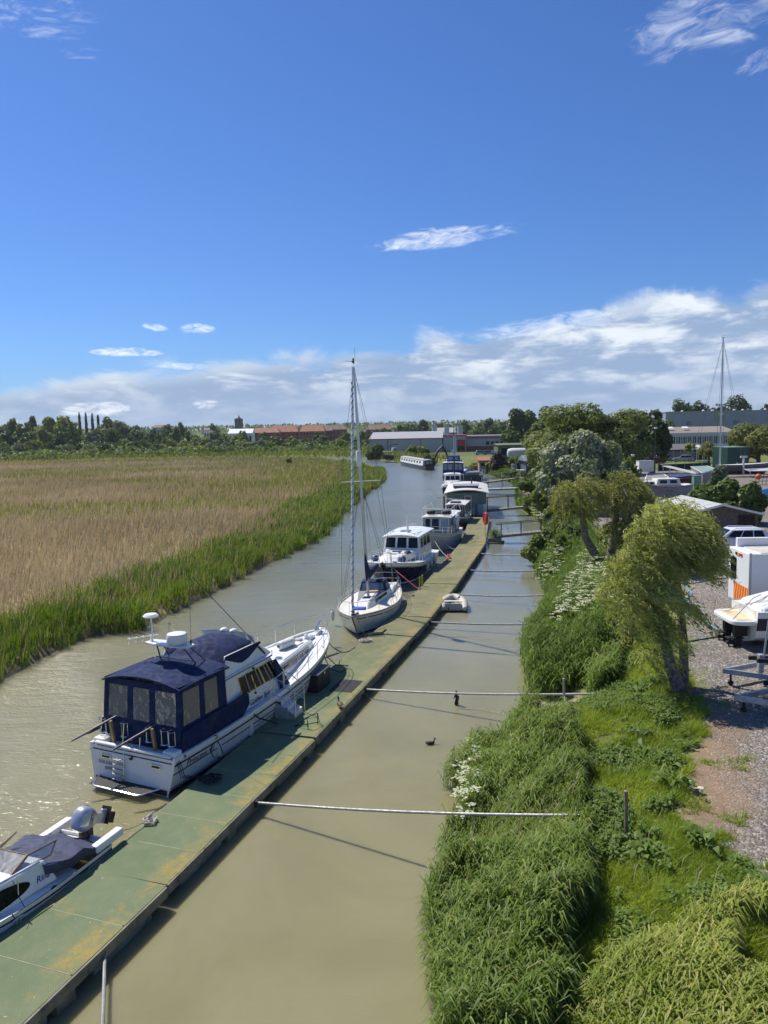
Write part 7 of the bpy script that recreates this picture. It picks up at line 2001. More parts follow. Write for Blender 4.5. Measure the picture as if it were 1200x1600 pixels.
# fence of timber panels
a, b = at(1000, 722, YZ), at(1098, 723, YZ)
fn = thing('timber_fence', 'weathered timber panel fence behind the parked cars', 'fence', (a.x, a.y+6, YZ), math.degrees(atan2(b.x-a.x, b.y-a.y)))
Lf = (b-a).length*1.06; npn = 9
for k in range(npn):
    x_ = Lf*(k+.5)/npn; mb = MB()
    for j in range(8): mb.box((x_+(j-3.5)*Lf/npn/8.4, .02*(j % 2), 1.15), (Lf/npn/8.6, .03, 2.2))
    mb.build('fence_panel', mat('silvered_fence', (.21, .185, .155), .9, var=.2, vs_=2), fn)
    mb = MB(); mb.box((Lf*k/npn, 0, 1.2), (.13, .13, 2.5)); mb.build('post', mat('pale_fence_post', (.36, .33, .28), .9), fn)
for px, py, hd, m_, lab in ((1042, 722, 95, mat('car_blue', (.10, .15, .22), .25, coat=.5), 'blue grey car parked at the timber fence'), (1072, 722, -80, mat('car_silver', (.30, .33, .37), .25, metal=.4, coat=.5), 'silver car parked at the timber fence beside the blue grey car')):
    q = at(px, py, YZ); car(lab, (q.x, q.y+2.0, YZ), hd, m_)
a, b = at(1028, 737, YZ), at(1110, 733, YZ)
wf = thing('dark_fence', 'long dark slatted fence with pale posts in front of the parked cars', 'fence', (a.x, a.y, YZ), math.degrees(atan2(b.x-a.x, b.y-a.y)))
Lf = (b-a).length
for k in range(7): mb = MB(); mb.box((Lf*k/6, 0, .8), (.09, .09, 1.7)); mb.build('post', GALV, wf)
for k in range(6): mb = MB(); mb.box((Lf*(k+.5)/6, .05, .65), (Lf/6-.06, .03, 1.2)); mb.build('fence_panel', mat('dark_screen', (.035, .035, .036), .8), wf)
mb = MB(); mb.tube([(0, 0, 1.62), (Lf, 0, 1.62)], .035, 5); mb.build('top_rail', GALV, wf)
# lamp posts
def lamp_post(px, pb, pt, Y, lab, m=mat('dark_post', (.05, .045, .04), .6)):
    t_ = thing('lamp_post', lab, 'lamp post', (atY(px, pb, Y).x, Y, gz(atY(px, pb, Y).x, Y)), 90)
    h_ = atY(px, pt, Y).z-t_.location.z
    mb = MB(); mb.tube([(0, 0, -.1), (0, 0, h_)], [.11, .08], 8); mb.build('pole', m, t_)
    mb = MB(); mb.box((0, 0, h_+.12), (.42, .34, .30)); mb.build('lamp_head', WHITEP, t_, bevel=.05)
lamp_post(1023, 745, 670, 124, 'dark lamp post with a white head beside the parked cars')
lamp_post(988, 760, 713, 105, 'short post with a white top at the edge of the willow')
# things at the right edge beyond the shrub
q = at(1192, 745, YZ); t_ = thing('pontoon_cover', 'pale grey sheeted frame beside the container with a white T shaped post', 'cover', (q.x+1.5, q.y+3, YZ), 90)
mb = MB(); mb.hexa([Vector((-3.2, -2, .8)), Vector((3, -2, .8)), Vector((3, 2, 1.4)), Vector((-3.2, 2, 1.4))], [Vector((-3.2, -2, .9)), Vector((3, -2, .9)), Vector((3, 2, 1.5)), Vector((-3.2, 2, 1.5))]); mb.build('sheet', mat('pale_tarpaulin', (.50, .50, .50), .6), t_)
mb = MB()
for x_ in (-3, 0, 2.9): mb.box((x_, -1.9, .4), (.1, .1, .8)); mb.box((x_, 1.9, .7), (.1, .1, 1.4))
mb.build('legs', GALV, t_); mb = MB(); mb.box((-3.2, 0, 1.6), (.22, .22, 3.0)); mb.box((-3.2, 0, 3.1), (1.1, .25, .3)); mb.build('tee_post', GELD, t_)
q = at(1185, 745, 3.2); o = MB(); o.ball((0, 0, 0), .42, 12); o.lathe([(.1, .38), (.07, .52), (.03, .54)], n=8); o = o.build('mooring_buoy', mat('coral_buoy', (.60, .10, .06), .5), loc=q); tag(o, 'round coral red buoy hanging by the rails at the right edge', 'buoy')
rk = thing('steel_rack', 'dark steel rack under the red buoy', 'rack', (q.x+.8, q.y+.5, YZ), 90)
mb = MB()
for k in range(5): mb.tube([(-1+.5*k, 0, 0), (-.8+.5*k, 0, 1.3)], .04, 5)
mb.tube([(-1.2, 0, 1.3), (1.6, 0, 1.3)], .04, 5); mb.tube([(-1.2, 0, .4), (1.6, 0, .4)], .04, 5); mb.build('frame', mat('rack_steel', (.12, .10, .09), .6, metal=.3), rk)
q = at(1196, 790, YZ); t_ = thing('tarpaulin_boat', 'small boat under a bright blue tarpaulin at the right edge', 'boat', (q.x+1.2, q.y+1.5, YZ), 90)
mb = MB(); rings = []
for x_, w_, h_ in ((-1.9, .4, .7), (-1.5, .9, 1.3), (0, 1.1, 1.6), (1.6, 1.0, 1.4), (2.2, .7, 1.0)): rings.append([Vector((x_, w_*b_, .2+h_*(1-abs(b_)**2))) for b_ in (-1, -.6, -.2, .2, .6, 1)])
mb.loft(rings, closed=False, cap=False); mb.build('tarpaulin', mat('bright_blue_tarp', (.04, .16, .50), .6, var=.2), t_)
mb = MB(); mb.box((0, 0, .25), (3.2, 1.2, .5)); mb.build('hull', GELD, t_, bevel=.1)
# ------------------------------------------------------------------ trees
BARK = mat('willow_bark', (.17, .145, .11), .95, var=.5, vs_=7, bump=1.0, bs=11, dirt=(.05, .04, .03), dirtamt=.7, dscale=5)
PBARK = mat('pale_bark', (.34, .32, .28), .9, var=.25, vs_=4, bump=.6, bs=8)
DBARK = mat('dark_bark', (.06, .05, .04), .95, var=.3, vs_=3)
CUT = mat('red_cut_wood', (.42, .10, .045), .85, var=.2)
L_WILLOW = foliage('willow_leaves', (.15, .19, .04), (.58, .60, .27), .42, .8, .42)  # lighter leaf tint raised to paint in bright highlights
L_WILLOW2 = foliage('willow_leaves_dull', (.13, .155, .04), (.42, .43, .18), .40, .6, .5)
L_SILVER = foliage('silver_leaves', (.15, .19, .10), (.42, .47, .33), .32, .5, .45)
L_BIGW = foliage('big_willow_leaves', (.11, .15, .04), (.27, .31, .115), .40, .25, .5)
L_DARK = foliage('dark_leaves', (.035, .07, .018), (.11, .165, .05), .35, .2, .5)
L_MID = foliage('mid_green_leaves', (.065, .11, .026), (.175, .235, .07), .40, .08, .6)
L_OLIVE = foliage('olive_leaves', (.10, .12, .03), (.24, .25, .08), .38, .2, .6)
L_GREY = foliage('grey_green_leaves', (.10, .135, .08), (.23, .275, .18), .35, .1, .6)
L_FRESH = foliage('fresh_green_leaves', (.12, .17, .035), (.26, .31, .085), .42, .1, .6)
L_BUSH = foliage('shrub_leaves', (.05, .095, .02), (.19, .25, .065), .36, .6, .4)

def leaf_quads(C, nrm, L, w, along=None):
    """rhombus leaves at C; nrm: facing; along: long axis"""
    n = len(C)
    if along is None: along = rng.normal(0, 1, (n, 3))
    a = along-nrm*np.sum(along*nrm, 1)[:, None]
    a /= np.linalg.norm(a, axis=1)[:, None]+1e-9
    b = np.cross(nrm, a)
    L = L[:, None]; w = w[:, None]
    V = np.stack([C-a*L*.5, C+b*w*.5-a*L*.08, C+a*L*.5, C-b*w*.5-a*L*.08], 1).reshape(-1, 3)
    F = (np.arange(n)*4)[:, None]+np.array([0, 1, 2, 3])
    return V, F
def crown_pts(blobs, n):
    bl = np.array(blobs)                     # x y z rx ry rz
    wgt = (bl[:, 3]*bl[:, 4]+bl[:, 3]*bl[:, 5]); wgt /= wgt.sum()
    k = rng.choice(len(bl), n, p=wgt)
    d = rng.normal(0, 1, (n, 3)); d /= np.linalg.norm(d, axis=1)[:, None]
    r = rng.uniform(.5, 1.0, n)**.45*(1+rng.normal(0, .05, n))
    C = bl[k, :3]+d*bl[k, 3:6]*r[:, None]
    return C, d, k
def crown_mesh(name, blobs, n, L, w, m, up=.35, gap=.42, gs=1.0):
    C, d, k = crown_pts(blobs, int(n*1.35))
    g_ = vnoise(C[:, 0]+C[:, 2]*.7, C[:, 1]+C[:, 2]*.6, gs)
    C, d, k = C[g_ > gap*.6], d[g_ > gap*.6], k[g_ > gap*.6]
    C, d, k = C[:n], d[:n], k[:n]
    n = len(C)
    nr = d*1.0+rng.normal(0, .42, (n, 3))+np.array([0, 0, up]); nr /= np.linalg.norm(nr, axis=1)[:, None]
    s = rng.uniform(.65, 1.35, n)
    V, F = leaf_quads(C, nr, L*s, w*s)
    bt = rng.random(len(blobs))
    T = np.repeat(np.clip(bt[k]*.45+rng.random(n)*.55, 0, 1), 4)
    return np_mesh(name, V, F, m, T)
def rand_blobs(c, R, nb, br=(.3, .5), flat=.9, seed=0, low=-.6):
    rr = random.Random(seed); out = []
    R = Vector(R)
    while len(out) < nb:
        d = Vector((rr.gauss(0, 1), rr.gauss(0, 1), rr.gauss(0, 1))).normalized()
        if d.z < low: continue
        f = rr.uniform(.45, .8); b = rr.uniform(*br)
        out.append((c[0]+d.x*R.x*f, c[1]+d.y*R.y*f, c[2]+d.z*R.z*f, R.x*b, R.y*b, R.z*b*flat))
    out.append((c[0], c[1], c[2], R.x*.55, R.y*.55, R.z*.55))
    return out
def limbs(mb, base, fork, ends, r0, r1, seed=0, n=4):
    rr = random.Random(seed)
    b, f = Vector(base), Vector(fork)
    mb.tube([b, b.lerp(f, .35)+Vector((rr.gauss(0, .04), rr.gauss(0, .04), 0))*(f-b).length, f], [r0*1.15, r0*.95, r0*.8], 9)
    for e in ends:
        e = Vector(e); m1 = f.lerp(e, .5)+Vector((rr.gauss(0, .06), rr.gauss(0, .06), rr.gauss(.05, .05)))*(e-f).length
        mb.tube([f-(e-f)*.02, m1, e], [r0*.6, r0*.4, r1], 7)

def big_tree(nm_, lab, base, c, R, m, bark, nb, n, L, w, seed, r0=.3, fork=.35, gap=.42, gs=1.0, group=None, br=(.3, .5), ends=6):
    base = Vector(base)
    t_ = thing(nm_, lab, 'tree', base, 90, group)
    c = Vector(c)-base
    bl = rand_blobs(c, R, nb, br, .9, seed)
    mb = MB(); f = Vector((c.x*fork, c.y*fork, c.z*fork+.2))
    limbs(mb, (0, 0, -.2), f, [b[:3] for b in bl[:ends]], r0, r0*.2, seed)
    mb.build('trunk', bark, t_)
    link_mesh('crown', crown_mesh('crown', bl, n, L, w, m, gap=gap, gs=gs), t_)
    return t_

# the two willows: leaves in hanging, windblown strands
def strands(heads, n, len_, L, w, wind, m, name, step=.055, upfrac=.25, seed=1):
    C, A, T = [], [], []
    rr = np.random.default_rng(seed)
    hd = np.array(heads); wg = hd[:, 3]**2; wg /= wg.sum()
    for i in range(n):
        h = hd[rr.choice(len(hd), p=wg)]
        d = rr.normal(0, 1, 3); d[2] = abs(d[2])*1.1-upfrac; d /= np.linalg.norm(d)
        if vnoise(h[0]+d[0]*1.2+d[2]+9, h[2]+d[1]*1.2+5, .42) < .36: continue
        r = h[3]*rr.uniform(.45, 1.05)
        p = h[:3]+d*r*np.array([1, 1, h[4]])
        v = np.array([d[0]*.8+rr.normal(0, .2), d[1]*.8+rr.normal(0, .2), .35+.3*d[2]])
        Ls = rr.uniform(.35, 1.0)*len_*h[5]
        k = max(4, int(Ls/step)); tt = rr.random()
        for j in range(k):
            v = v+np.array([wind[0], wind[1], -.17+.0*j]); v /= max(1e-6, np.linalg.norm(v))
            p = p+v*step
            for q in range(2):
                a = v+rr.normal(0, .60, 3)+np.array([.25, -.05, -.1])
                C.append(p+rr.normal(0, .045, 3)); A.append(a); T.append(min(1, max(0, tt*.45+rr.random()**1.6*.65)))
    C = np.array(C); A = np.array(A); A /= np.linalg.norm(A, axis=1)[:, None]
    nr = rr.normal(0, 1, C.shape)+np.array([0, 0, .4]); nr -= A*np.sum(nr*A, 1)[:, None]; nr /= np.linalg.norm(nr, axis=1)[:, None]
    s = rr.uniform(.6, 1.3, len(C))
    V, F = leaf_quads(C, nr, L*s, w*s, A)
    return np_mesh(name, V, F, m, np.repeat(np.array(T), 4))

wb = G(1064, 1086)
w1 = thing('willow_tree', 'windblown pollard willow with leaning trunk and red cut stump at its foot', 'tree', wb, 90)
def L1(px, py, Y): return atY(px, py, Y)-wb
mb = MB()
k0 = L1(1030, 960, 24.2)
mb.tube([Vector((.08, 0, -.3)), L1(1047, 1040, 24.2), k0, L1(1008, 905, 24.2), L1(1000, 865, 24.2)], [.25, .175, .145, .12, .08], 10)
mb.tube([k0+Vector((0, 0, -.4)), L1(1036, 890, 24.4), L1(1042, 840, 24.5)], [.12, .11, .06], 8)
mb.tube([k0+Vector((0, 0, -.1)), L1(1000, 935, 23.9), L1(975, 925, 23.6)], [.09, .07, .04], 7)
mb.build('trunk', BARK, w1)
mb = MB(); mb.tube([Vector((.30, .5, -.3)), L1(1068, 1000, 25.0), L1(1060, 925, 25.1), L1(1052, 850, 25.1)], [.18, .14, .12, .06], 10); mb.build('second_trunk', BARK, w1)
mb = MB(); mb.tube([Vector((.36, -.28, .02)), Vector((.30, -.20, .26))], [.24, .22], 12); mb.build('stump', BARK, w1)
mb = MB(); mb.lathe([(.215, 0), (.20, .012), (.01, .014)], n=14, M=Matrix.Rotation(radians(62), 3, 'X') @ Matrix.Rotation(0, 3, 'Z'), c=Vector((.30, -.34, .16))); mb.build('cut_face', CUT, w1)
heads1 = []
for px, py, Y, r, zs_, ls in ((1050, 824, 24.4, .9, .75, .8), (1074, 852, 24.9, .75, .7, .75), (1022, 838, 24.4, .6, .8, .8), (998, 880, 24.2, .6, .75, 1.0), (974, 922, 23.8, .5, .7, .9), (1066, 884, 24.8, .55, .7, .8), (1012, 920, 24.0, .5, .8, 1.1), (986, 950, 24.3, .38, .8, 1.2), (1006, 975, 24.8, .38, .8, 1.4), (1018, 1030, 24.9, .3, .8, 1.0), (1050, 950, 24.9, .32, .8, 1.3), (1085, 880, 24.6, .5, .8, .8)):
    p_ = L1(px, py, Y); heads1.append((p_.x, p_.y, p_.z, r, zs_, ls))
link_mesh('crown', strands(heads1, 2500, 1.45, .16, .036, (.14, -.04), L_WILLOW, 'crown', .06), w1)

wb = G(940, 906)
w2 = thing('willow_tree', 'forked pollard willow with orange cut face, behind the white flowers', 'tree', wb, 90)
Y2 = wb.y
mb = MB()
mb.tube([Vector((0, 0, -.3)), L1(930, 868, Y2), L1(915, 840, Y2), L1(908, 795, Y2), L1(905, 765, Y2)], [.36, .27, .22, .17, .09], 10)
mb.tube([Vector((.35, .3, -.3)), L1(955, 868, Y2+.3), L1(960, 830, Y2+.5), L1(965, 785, Y2+.6), L1(968, 760, Y2+.6)], [.40, .30, .20, .17, .08], 10)
mb.tube([L1(958, 850, Y2+.3), L1(975, 825, Y2+.2), L1(985, 805, Y2)], [.18, .13, .07], 8)
mb.build('trunk', BARK, w2)
mb = MB(); mb.ball((.25, .1, .1), .55, 8, sq=(1.1, .8, .9)); mb.build('root_bole', BARK, w2)
mb = MB(); mb.lathe([(.20, 0), (.18, .012), (.01, .014)], n=12, M=Matrix.Rotation(radians(70), 3, 'X'), c=L1(937, 898, Y2-.42)); mb.build('cut_face', CUT, w2)
heads2 = []
for px, py, dY, r, zs_, ls in ((904, 772, 0, 1.05, .8, 1.0), (896, 805, 0, .7, .9, 1.0), (918, 795, .2, .5, .8, .8), (970, 768, .6, 1.05, .85, .9), (990, 792, .3, .85, .8, .9), (1004, 812, .2, .65, .8, .8), (974, 830, 0, .75, .9, 1.0), (984, 852, -.2, .6, .9, .9)):
    p_ = L1(px, py, Y2+dY); heads2.append((p_.x, p_.y, p_.z, r, zs_, ls))
link_mesh('crown', strands(heads2, 1500, 1.7, .21, .058, (.07, -.03), L_WILLOW2, 'crown', .085, seed=2), w2)

def placed(nm_, lab, px, py_base, Y, top, wpx, m, bark, nb, n, L, w, seed, zlow=.25, depth=1.0, **kw):
    a = atY(px, py_base, Y); z0 = gz(a.x, Y); zt = atY(px, top, Y).z
    h = zt-z0; rx = wpx/2*Y/FPX
    zc = z0+h*(zlow+1)/2
    return big_tree(nm_, lab, (a.x, Y, z0), (a.x, Y, zc), (rx, rx*depth, h*(1-zlow)/2), m, bark, nb, n, L, w, seed, **kw)
placed('silver_poplar', 'silvery leaved tree with pale trunk standing in front of the big willow', 912, 815, 78, 668, 140, L_SILVER, PBARK, 26, 17000, .42, .23, 3, zlow=-.05, r0=.42, br=(.24, .4), gs=1.2)
placed('big_willow', 'largest tree, broad olive willow rising behind the silvery tree', 922, 760, 118, 624, 185, L_BIGW, DBARK, 30, 21000, .62, .26, 4, zlow=.05, r0=.6, br=(.2, .36), gs=2.2)
placed('big_willow', 'bushy olive tree leaning to the river, left of the big willow', 862, 770, 112, 672, 70, L_BIGW, DBARK, 14, 8000, .55, .25, 5, zlow=.0, r0=.4, gs=2.0)
placed('maple_tree', 'dark green dense tree right of the big willow, beside the white lamp', 1018, 720, 140, 634, 66, L_DARK, DBARK, 14, 6500, .80, .5, 6, zlow=.08, r0=.5, gs=2.2)
placed('tree', 'round mid green tree beyond the gangways with the green shed below it', 862, 720, 175, 654, 70, L_MID, DBARK, 14, 5000, .95, .6, 7, zlow=.05, r0=.5, gs=2.5)
placed('tree', 'dark upright tree between the blue roofed hut and the round tree', 832, 712, 190, 660, 30, L_DARK, DBARK, 9, 2500, .9, .55, 8, zlow=.0, r0=.4, gs=2.5)
placed('shrub', 'large dark green shrub in front of the timber shed roof', 1128, 800, 66, 742, 120, L_BUSH, DBARK, 22, 10500, .36, .26, 9, zlow=-.35, depth=.55, r0=.2, br=(.24, .38), gs=.9)
placed('shrub', 'smaller shrub at the right end of the large shrub by the blue tarpaulin', 1178, 802, 64, 755, 56, L_BUSH, DBARK, 10, 3200, .34, .24, 19, zlow=-.2, depth=.6, r0=.15, gs=.9)
placed('shrub', 'grey green shrub behind the large shrub beside the container', 1118, 762, 72, 722, 44, L_GREY, DBARK, 8, 2600, .34, .2, 10, zlow=-.1, r0=.15, gs=.9)
placed('tree', 'broad olive tree behind the green container at the right edge', 1185, 730, 150, 658, 110, L_OLIVE, DBARK, 20, 9000, .62, .34, 11, zlow=.05, depth=.7, r0=.5, gs=2)
placed('tree', 'small leafy tree beside the white pavilion tent', 1108, 722, 178, 690, 40, L_OLIVE, DBARK, 8, 2000, .55, .34, 12, zlow=.1, r0=.25, gs=2)
pt_ = placed('palm', 'small pale topped palm beside the white pavilion tent', 1078, 715, 186, 691, 16, L_FRESH, DBARK, 6, 260, 1.1, .3, 13, zlow=.45, r0=.18, gs=3)
for i, (px, top, w_, Y, m, lab) in enumerate(((1062, 624, 42, 390, L_DARK, 'dark pine above the grey warehouse roof, farthest left'), (1092, 627, 34, 390, L_DARK, 'small dark pine above the grey warehouse, beside the tall mast'), (1142, 613, 66, 385, L_DARK, 'spreading dark pine above the grey warehouse, right of the tall mast'), (1196, 628, 26, 385, L_DARK, 'dark pine above the grey warehouse at the right edge'),
        (818, 632, 52, 300, L_DARK, 'tall dark tree standing out on the skyline, river side of its twin'), (850, 637, 48, 310, L_DARK, 'tall dark tree on the skyline touching the big willow'), (800, 668, 30, 260, L_MID, 'mid green tree below the tall dark skyline tree'))):
    placed('pine_tree' if i < 4 else 'tree', lab, px, 700, Y, top, w_, m, DBARK, 11, 1700, 1.5, .9, 30+i, zlow=.25 if i < 4 else .1, r0=.5, gs=5)
for i, (px, pb, top, w_, Y, m, lab) in enumerate(((668, 700, 693, 26, 268, L_FRESH, 'pale flowering bush in front of the long white building, left one'), (642, 702, 691, 0, 268, L_FRESH, ''), (652, 703, 694, 0, 268, L_FRESH, ''))):
    if w_: placed('bush', lab, 645, 703, 268, 695, 24, m, DBARK, 7, 700, 1.0, .7, 50, zlow=-.3, r0=.15, gs=4)
placed('bush', 'pale flowering bush in front of the long white building, the taller right one', 661, 703, 268, 692, 22, L_FRESH, DBARK, 7, 700, 1.0, .7, 51, zlow=-.3, r0=.15, gs=4)
placed('bush', 'dark bluish bush at the left end of the long white building', 588, 708, 275, 694, 44, L_DARK, DBARK, 8, 1100, 1.0, .7, 52, zlow=-.3, r0=.2, gs=4)
placed('bush', 'green bush on the bank by the narrowboat', 668, 717, 225, 709, 26, L_GREY, DBARK, 7, 700, .8, .5, 53, zlow=-.3, r0=.15, gs=4)
placed('bush', 'dark purple brown bush beside the little red roofed hut', 777, 728, 172, 705, 28, mat('purple_leaves', (.03, .016, .018), .7), DBARK, 9, 1100, .6, .45, 54, zlow=-.2, r0=.2, gs=3)
placed('bush', 'green bush below the white motorhome', 812, 726, 172, 711, 22, L_MID, DBARK, 7, 700, .6, .45, 55, zlow=-.3, r0=.15, gs=3)
placed('bush', 'small flowering elder bush alone in the marsh field', 453, 727, 232, 714, 12, L_FRESH, DBARK, 6, 500, .5, .35, 56, zlow=-.3, r0=.1, gs=3)

# shared crowns for the woods further off
PROTO = {}
def proto(kind, m, seed):
    key = (kind, m.name, seed)
    if key in PROTO: return PROTO[key]
    if kind == 'poplar': bl = [(0, 0, -.8+.32*i, .5*(1-.10*abs(i-1.5)), .5*(1-.10*abs(i-1.5)), .34) for i in range(6)]; n = 900
    elif kind == 'bush': bl = rand_blobs((0, 0, 0), (1, 1, 1), 9, (.32, .5), .8, seed, -.3); n = 620
    else: bl = rand_blobs((0, 0, 0), (1, 1, 1), 14, (.26, .44), .9, seed, -.5); n = 950
    PROTO[key] = crown_mesh('crown', bl, n, .24 if kind != 'poplar' else .2, .16, m, gap=.42, gs=.6)
    mb = MB(); mb.tube([(0, 0, -1.6), (.03, 0, -.9), (0, .02, 0)], [.06, .05, .03], 6)
    for q in bl[:4]: mb.tube([(0, .0, -.7), q[:3]], [.03, .012], 5)
    o = mb.build('trunk', DBARK); me = o.data; bpy.data.objects.remove(o)
    PROTO[key] = (PROTO[key], me)
    return PROTO[key]
def wood(px, top, Y, wpx, kind, m, lab, group, zlow=.12, nm_='tree', rr=random.Random(77)):
    a = atY(px, 700, Y); z0 = gz(a.x, Y); zt = atY(px, top, Y).z
    h = max(1.5, zt-z0); rx = max(.8, wpx/2*Y/FPX)
    t_ = thing(nm_, lab, 'tree' if nm_ != 'bush' else 'bush', (a.x, Y, z0), 90, group)
    cm, tm = proto(kind, m, rr.randint(0, 2))
    rz_ = h*(1-zlow)/2/.93
    for nme, me in (('crown', cm), ('trunk', tm)):
        if nme == 'trunk' and nm_ == 'bush': continue
        o = link_mesh(nme, me, t_)
        o.location = (0, 0, h*(zlow+1)/2); o.scale = (rx, rx, rz_) if nme == 'crown' else (rx, rx, h*(zlow+1)/2/1.55)
        o.rotation_euler = (0, 0, rr.uniform(0, 6.28))
    return t_
GW = 'trees of the wood behind the marsh field'
rw = random.Random(12)
for px, top, w_, kind, m, Y in ((-40, 655, 60, 'oak', L_MID, 440), (-5, 654, 44, 'oak', L_GREY, 430), (22, 653, 34, 'oak', L_MID, 450), (38, 660, 30, 'oak', L_MID, 425), (52, 649, 26, 'oak', L_DARK, 460), (64, 664, 40, 'oak', L_MID, 420), (82, 650, 46, 'oak', L_FRESH, 430), (103, 649, 44, 'oak', L_FRESH, 425), (72, 668, 30, 'oak', L_FRESH, 405), (120, 668, 24, 'oak', L_MID, 430), (170, 650, 36, 'oak', L_GREY, 440), (186, 656, 34, 'oak', L_GREY, 420), (202, 658, 36, 'oak', L_MID, 430), (216, 663, 30, 'oak', L_GREY, 420), (226, 670, 24, 'oak', L_MID, 440), (160, 668, 36, 'oak', L_GREY, 405), (180, 670, 30, 'oak', L_DARK, 400), (100, 676, 30, 'oak', L_DARK, 375), (12, 672, 40, 'oak', L_DARK, 400), (46, 678, 36, 'oak', L_DARK, 385), (140, 676, 30, 'oak', L_GREY, 400)):
    wood(px, top, Y, w_, kind, m, 'broad tree in the wood behind the left end of the marsh field', GW)
for i, (px, top, w_) in enumerate(((127, 650, 12), (137, 650, 11), (147, 651, 12), (156, 653, 12))):
    wood(px, top, 445, w_, 'poplar', L_DARK, 'narrow dark poplar, '+('first', 'second', 'third', 'fourth')[i]+' from the left of the four in a row', 'row of dark poplars', zlow=.0, nm_='poplar_tree')
for k in range(64):
    px = -30+k*9.8+rw.uniform(-5, 5); Y = rw.uniform(335, 385) if px < 560 else rw.uniform(370, 420)
    top = rw.uniform(683, 697) if px < 250 else rw.uniform(682, 696)
    wood(px, top, Y, rw.uniform(14, 34), 'bush', rw.choice([L_MID, L_GREY, L_DARK, L_FRESH, L_OLIVE]), 'rounded bush in the thicket between marsh field and far trees', 'bushes of the thicket behind the marsh field', zlow=-.25, nm_='bush')
for px, top, w_, m, Y in ((95, 679, 32, L_DARK, 370), (208, 681, 30, L_DARK, 372), (330, 672, 38, L_GREY, 390), (322, 683, 34, L_GREY, 360), (265, 682, 24, L_MID, 375), (300, 671, 28, L_MID, 400), (275, 668, 26, L_MID, 460), (252, 676, 24, L_MID, 430), (350, 676, 28, L_MID, 420), (372, 678, 26, L_FRESH, 400), (405, 684, 26, L_DARK, 390), (430, 681, 28, L_DARK, 390), (412, 677, 24, L_DARK, 430), (455, 683, 30, L_MID, 390), (480, 684, 26, L_MID, 400), (505, 681, 30, L_MID, 400), (530, 684, 30, L_DARK, 390), (556, 684, 34, L_DARK, 385), (575, 686, 30, L_DARK, 380), (540, 676, 26, L_MID, 430), (565, 674, 26, L_MID, 440), (497, 676, 20, L_DARK, 430), (380, 672, 18, L_MID, 470), (240, 671, 24, L_DARK, 480), (285, 662, 22, L_DARK, 560), (262, 665, 30, L_DARK, 600), (335, 664, 24, L_MID, 560)):
    wood(px, top, Y, w_, 'oak', m, 'full crowned tree rising from the thicket below the town', 'trees between the thicket and the town', zlow=-.1)
for px, top, w_, m, Y in ((600, 668, 26, L_DARK, 470), (622, 664, 26, L_DARK, 480), (640, 661, 28, L_MID, 520), (660, 658, 30, L_DARK, 520), (684, 660, 28, L_DARK, 500), (705, 662, 30, L_DARK, 480), (728, 658, 30, L_MID, 500), (748, 660, 28, L_MID, 470), (766, 656, 30, L_DARK, 450), (785, 658, 28, L_MID, 420), (612, 676, 22, L_MID, 420), (650, 670, 26, L_DARK, 430), (630, 674, 24, L_DARK, 420), (672, 670, 24, L_MID, 430), (722, 668, 26, L_DARK, 420), (742, 670, 24, L_MID, 410), (770, 668, 30, L_DARK, 400), (588, 672, 24, L_MID, 440), (790, 676, 24, L_MID, 330)):
    wood(px, top, Y, w_, 'oak', m, 'dark full tree in the wood behind the long white building', 'trees behind the long white building', zlow=-.1)
for px, top, w_, m, Y in ((985, 650, 44, L_MID, 200), (1150, 676, 30, L_OLIVE, 180), (955, 690, 50, L_MID, 120), (985, 712, 34, L_MID, 100), (872, 700, 40, L_MID, 150), (1045, 655, 30, L_MID, 280)):
    wood(px, top, Y, w_, 'oak', m, 'mid green tree among the larger trees of the right bank', 'smaller trees of the right bank', zlow=-.1)
rb = random.Random(5)
for px, py, w_, h_ in ((890, 812, 34, 1.8), (868, 822, 30, 1.6), (842, 806, 30, 2.2), (828, 803, 22, 1.8), (862, 795, 34, 2.2), (832, 772, 36, 2.0), (862, 768, 30, 2.2), (800, 752, 34, 1.8), (842, 755, 34, 2.2), (772, 738, 40, 1.8), (812, 733, 40, 2.0), (905, 830, 34, 1.8), (836, 884, 40, 1.7), (862, 868, 40, 1.7), (880, 850, 40, 1.7), (880, 880, 36, 1.5), (900, 862, 34, 1.6), (862, 905, 30, 1.3), (852, 1020, 44, 1.1), (905, 1045, 44, 1.0)):
    h_ *= 1.5; w_ *= 1.25; q = G(px, py)
    a = q; Yq = q.y
    zt = q.z+h_; d_ = (Vector((q.x, Yq, zt))-Vector((0, 0, CAMH))); py_t = 800-FPX*d_.dot(_u)/d_.dot(_f)
    t_ = thing('bush', 'low green bush on the overgrown bank by the gangways', 'bush', q, 90, 'bushes along the bank by the gangways')
    rx = w_/2*Yq/FPX
    bl = rand_blobs((0, 0, h_*.4), (rx, rx, h_*.55), 8, (.3, .5), .9, rb.randint(0, 99), -.2)
    link_mesh('crown', crown_mesh('crown', bl, 1500, .006*Yq, .004*Yq, rb.choice([L_MID, L_BUSH, L_FRESH]), gs=.8), t_)
ORD = ['first', 'second', 'third', 'fourth', 'fifth', 'sixth', 'seventh', 'eighth', 'ninth', 'tenth', 'eleventh', 'twelfth', 'thirteenth', 'fourteenth', 'fifteenth', 'sixteenth', 'seventeenth', 'eighteenth', 'nineteenth', 'twentieth', 'twenty-first', 'twenty-second', 'twenty-third', 'twenty-fourth', 'twenty-fifth', 'twenty-sixth', 'twenty-seventh']
TENS = ['twenty', 'thirty', 'forty', 'fifty', 'sixty']
ORD = ORD[:19]+[(TENS[k//10][:-1]+'ieth') if k % 10 == 0 else TENS[k//10]+'-'+ORD[k % 10-1] for k in range(46)]
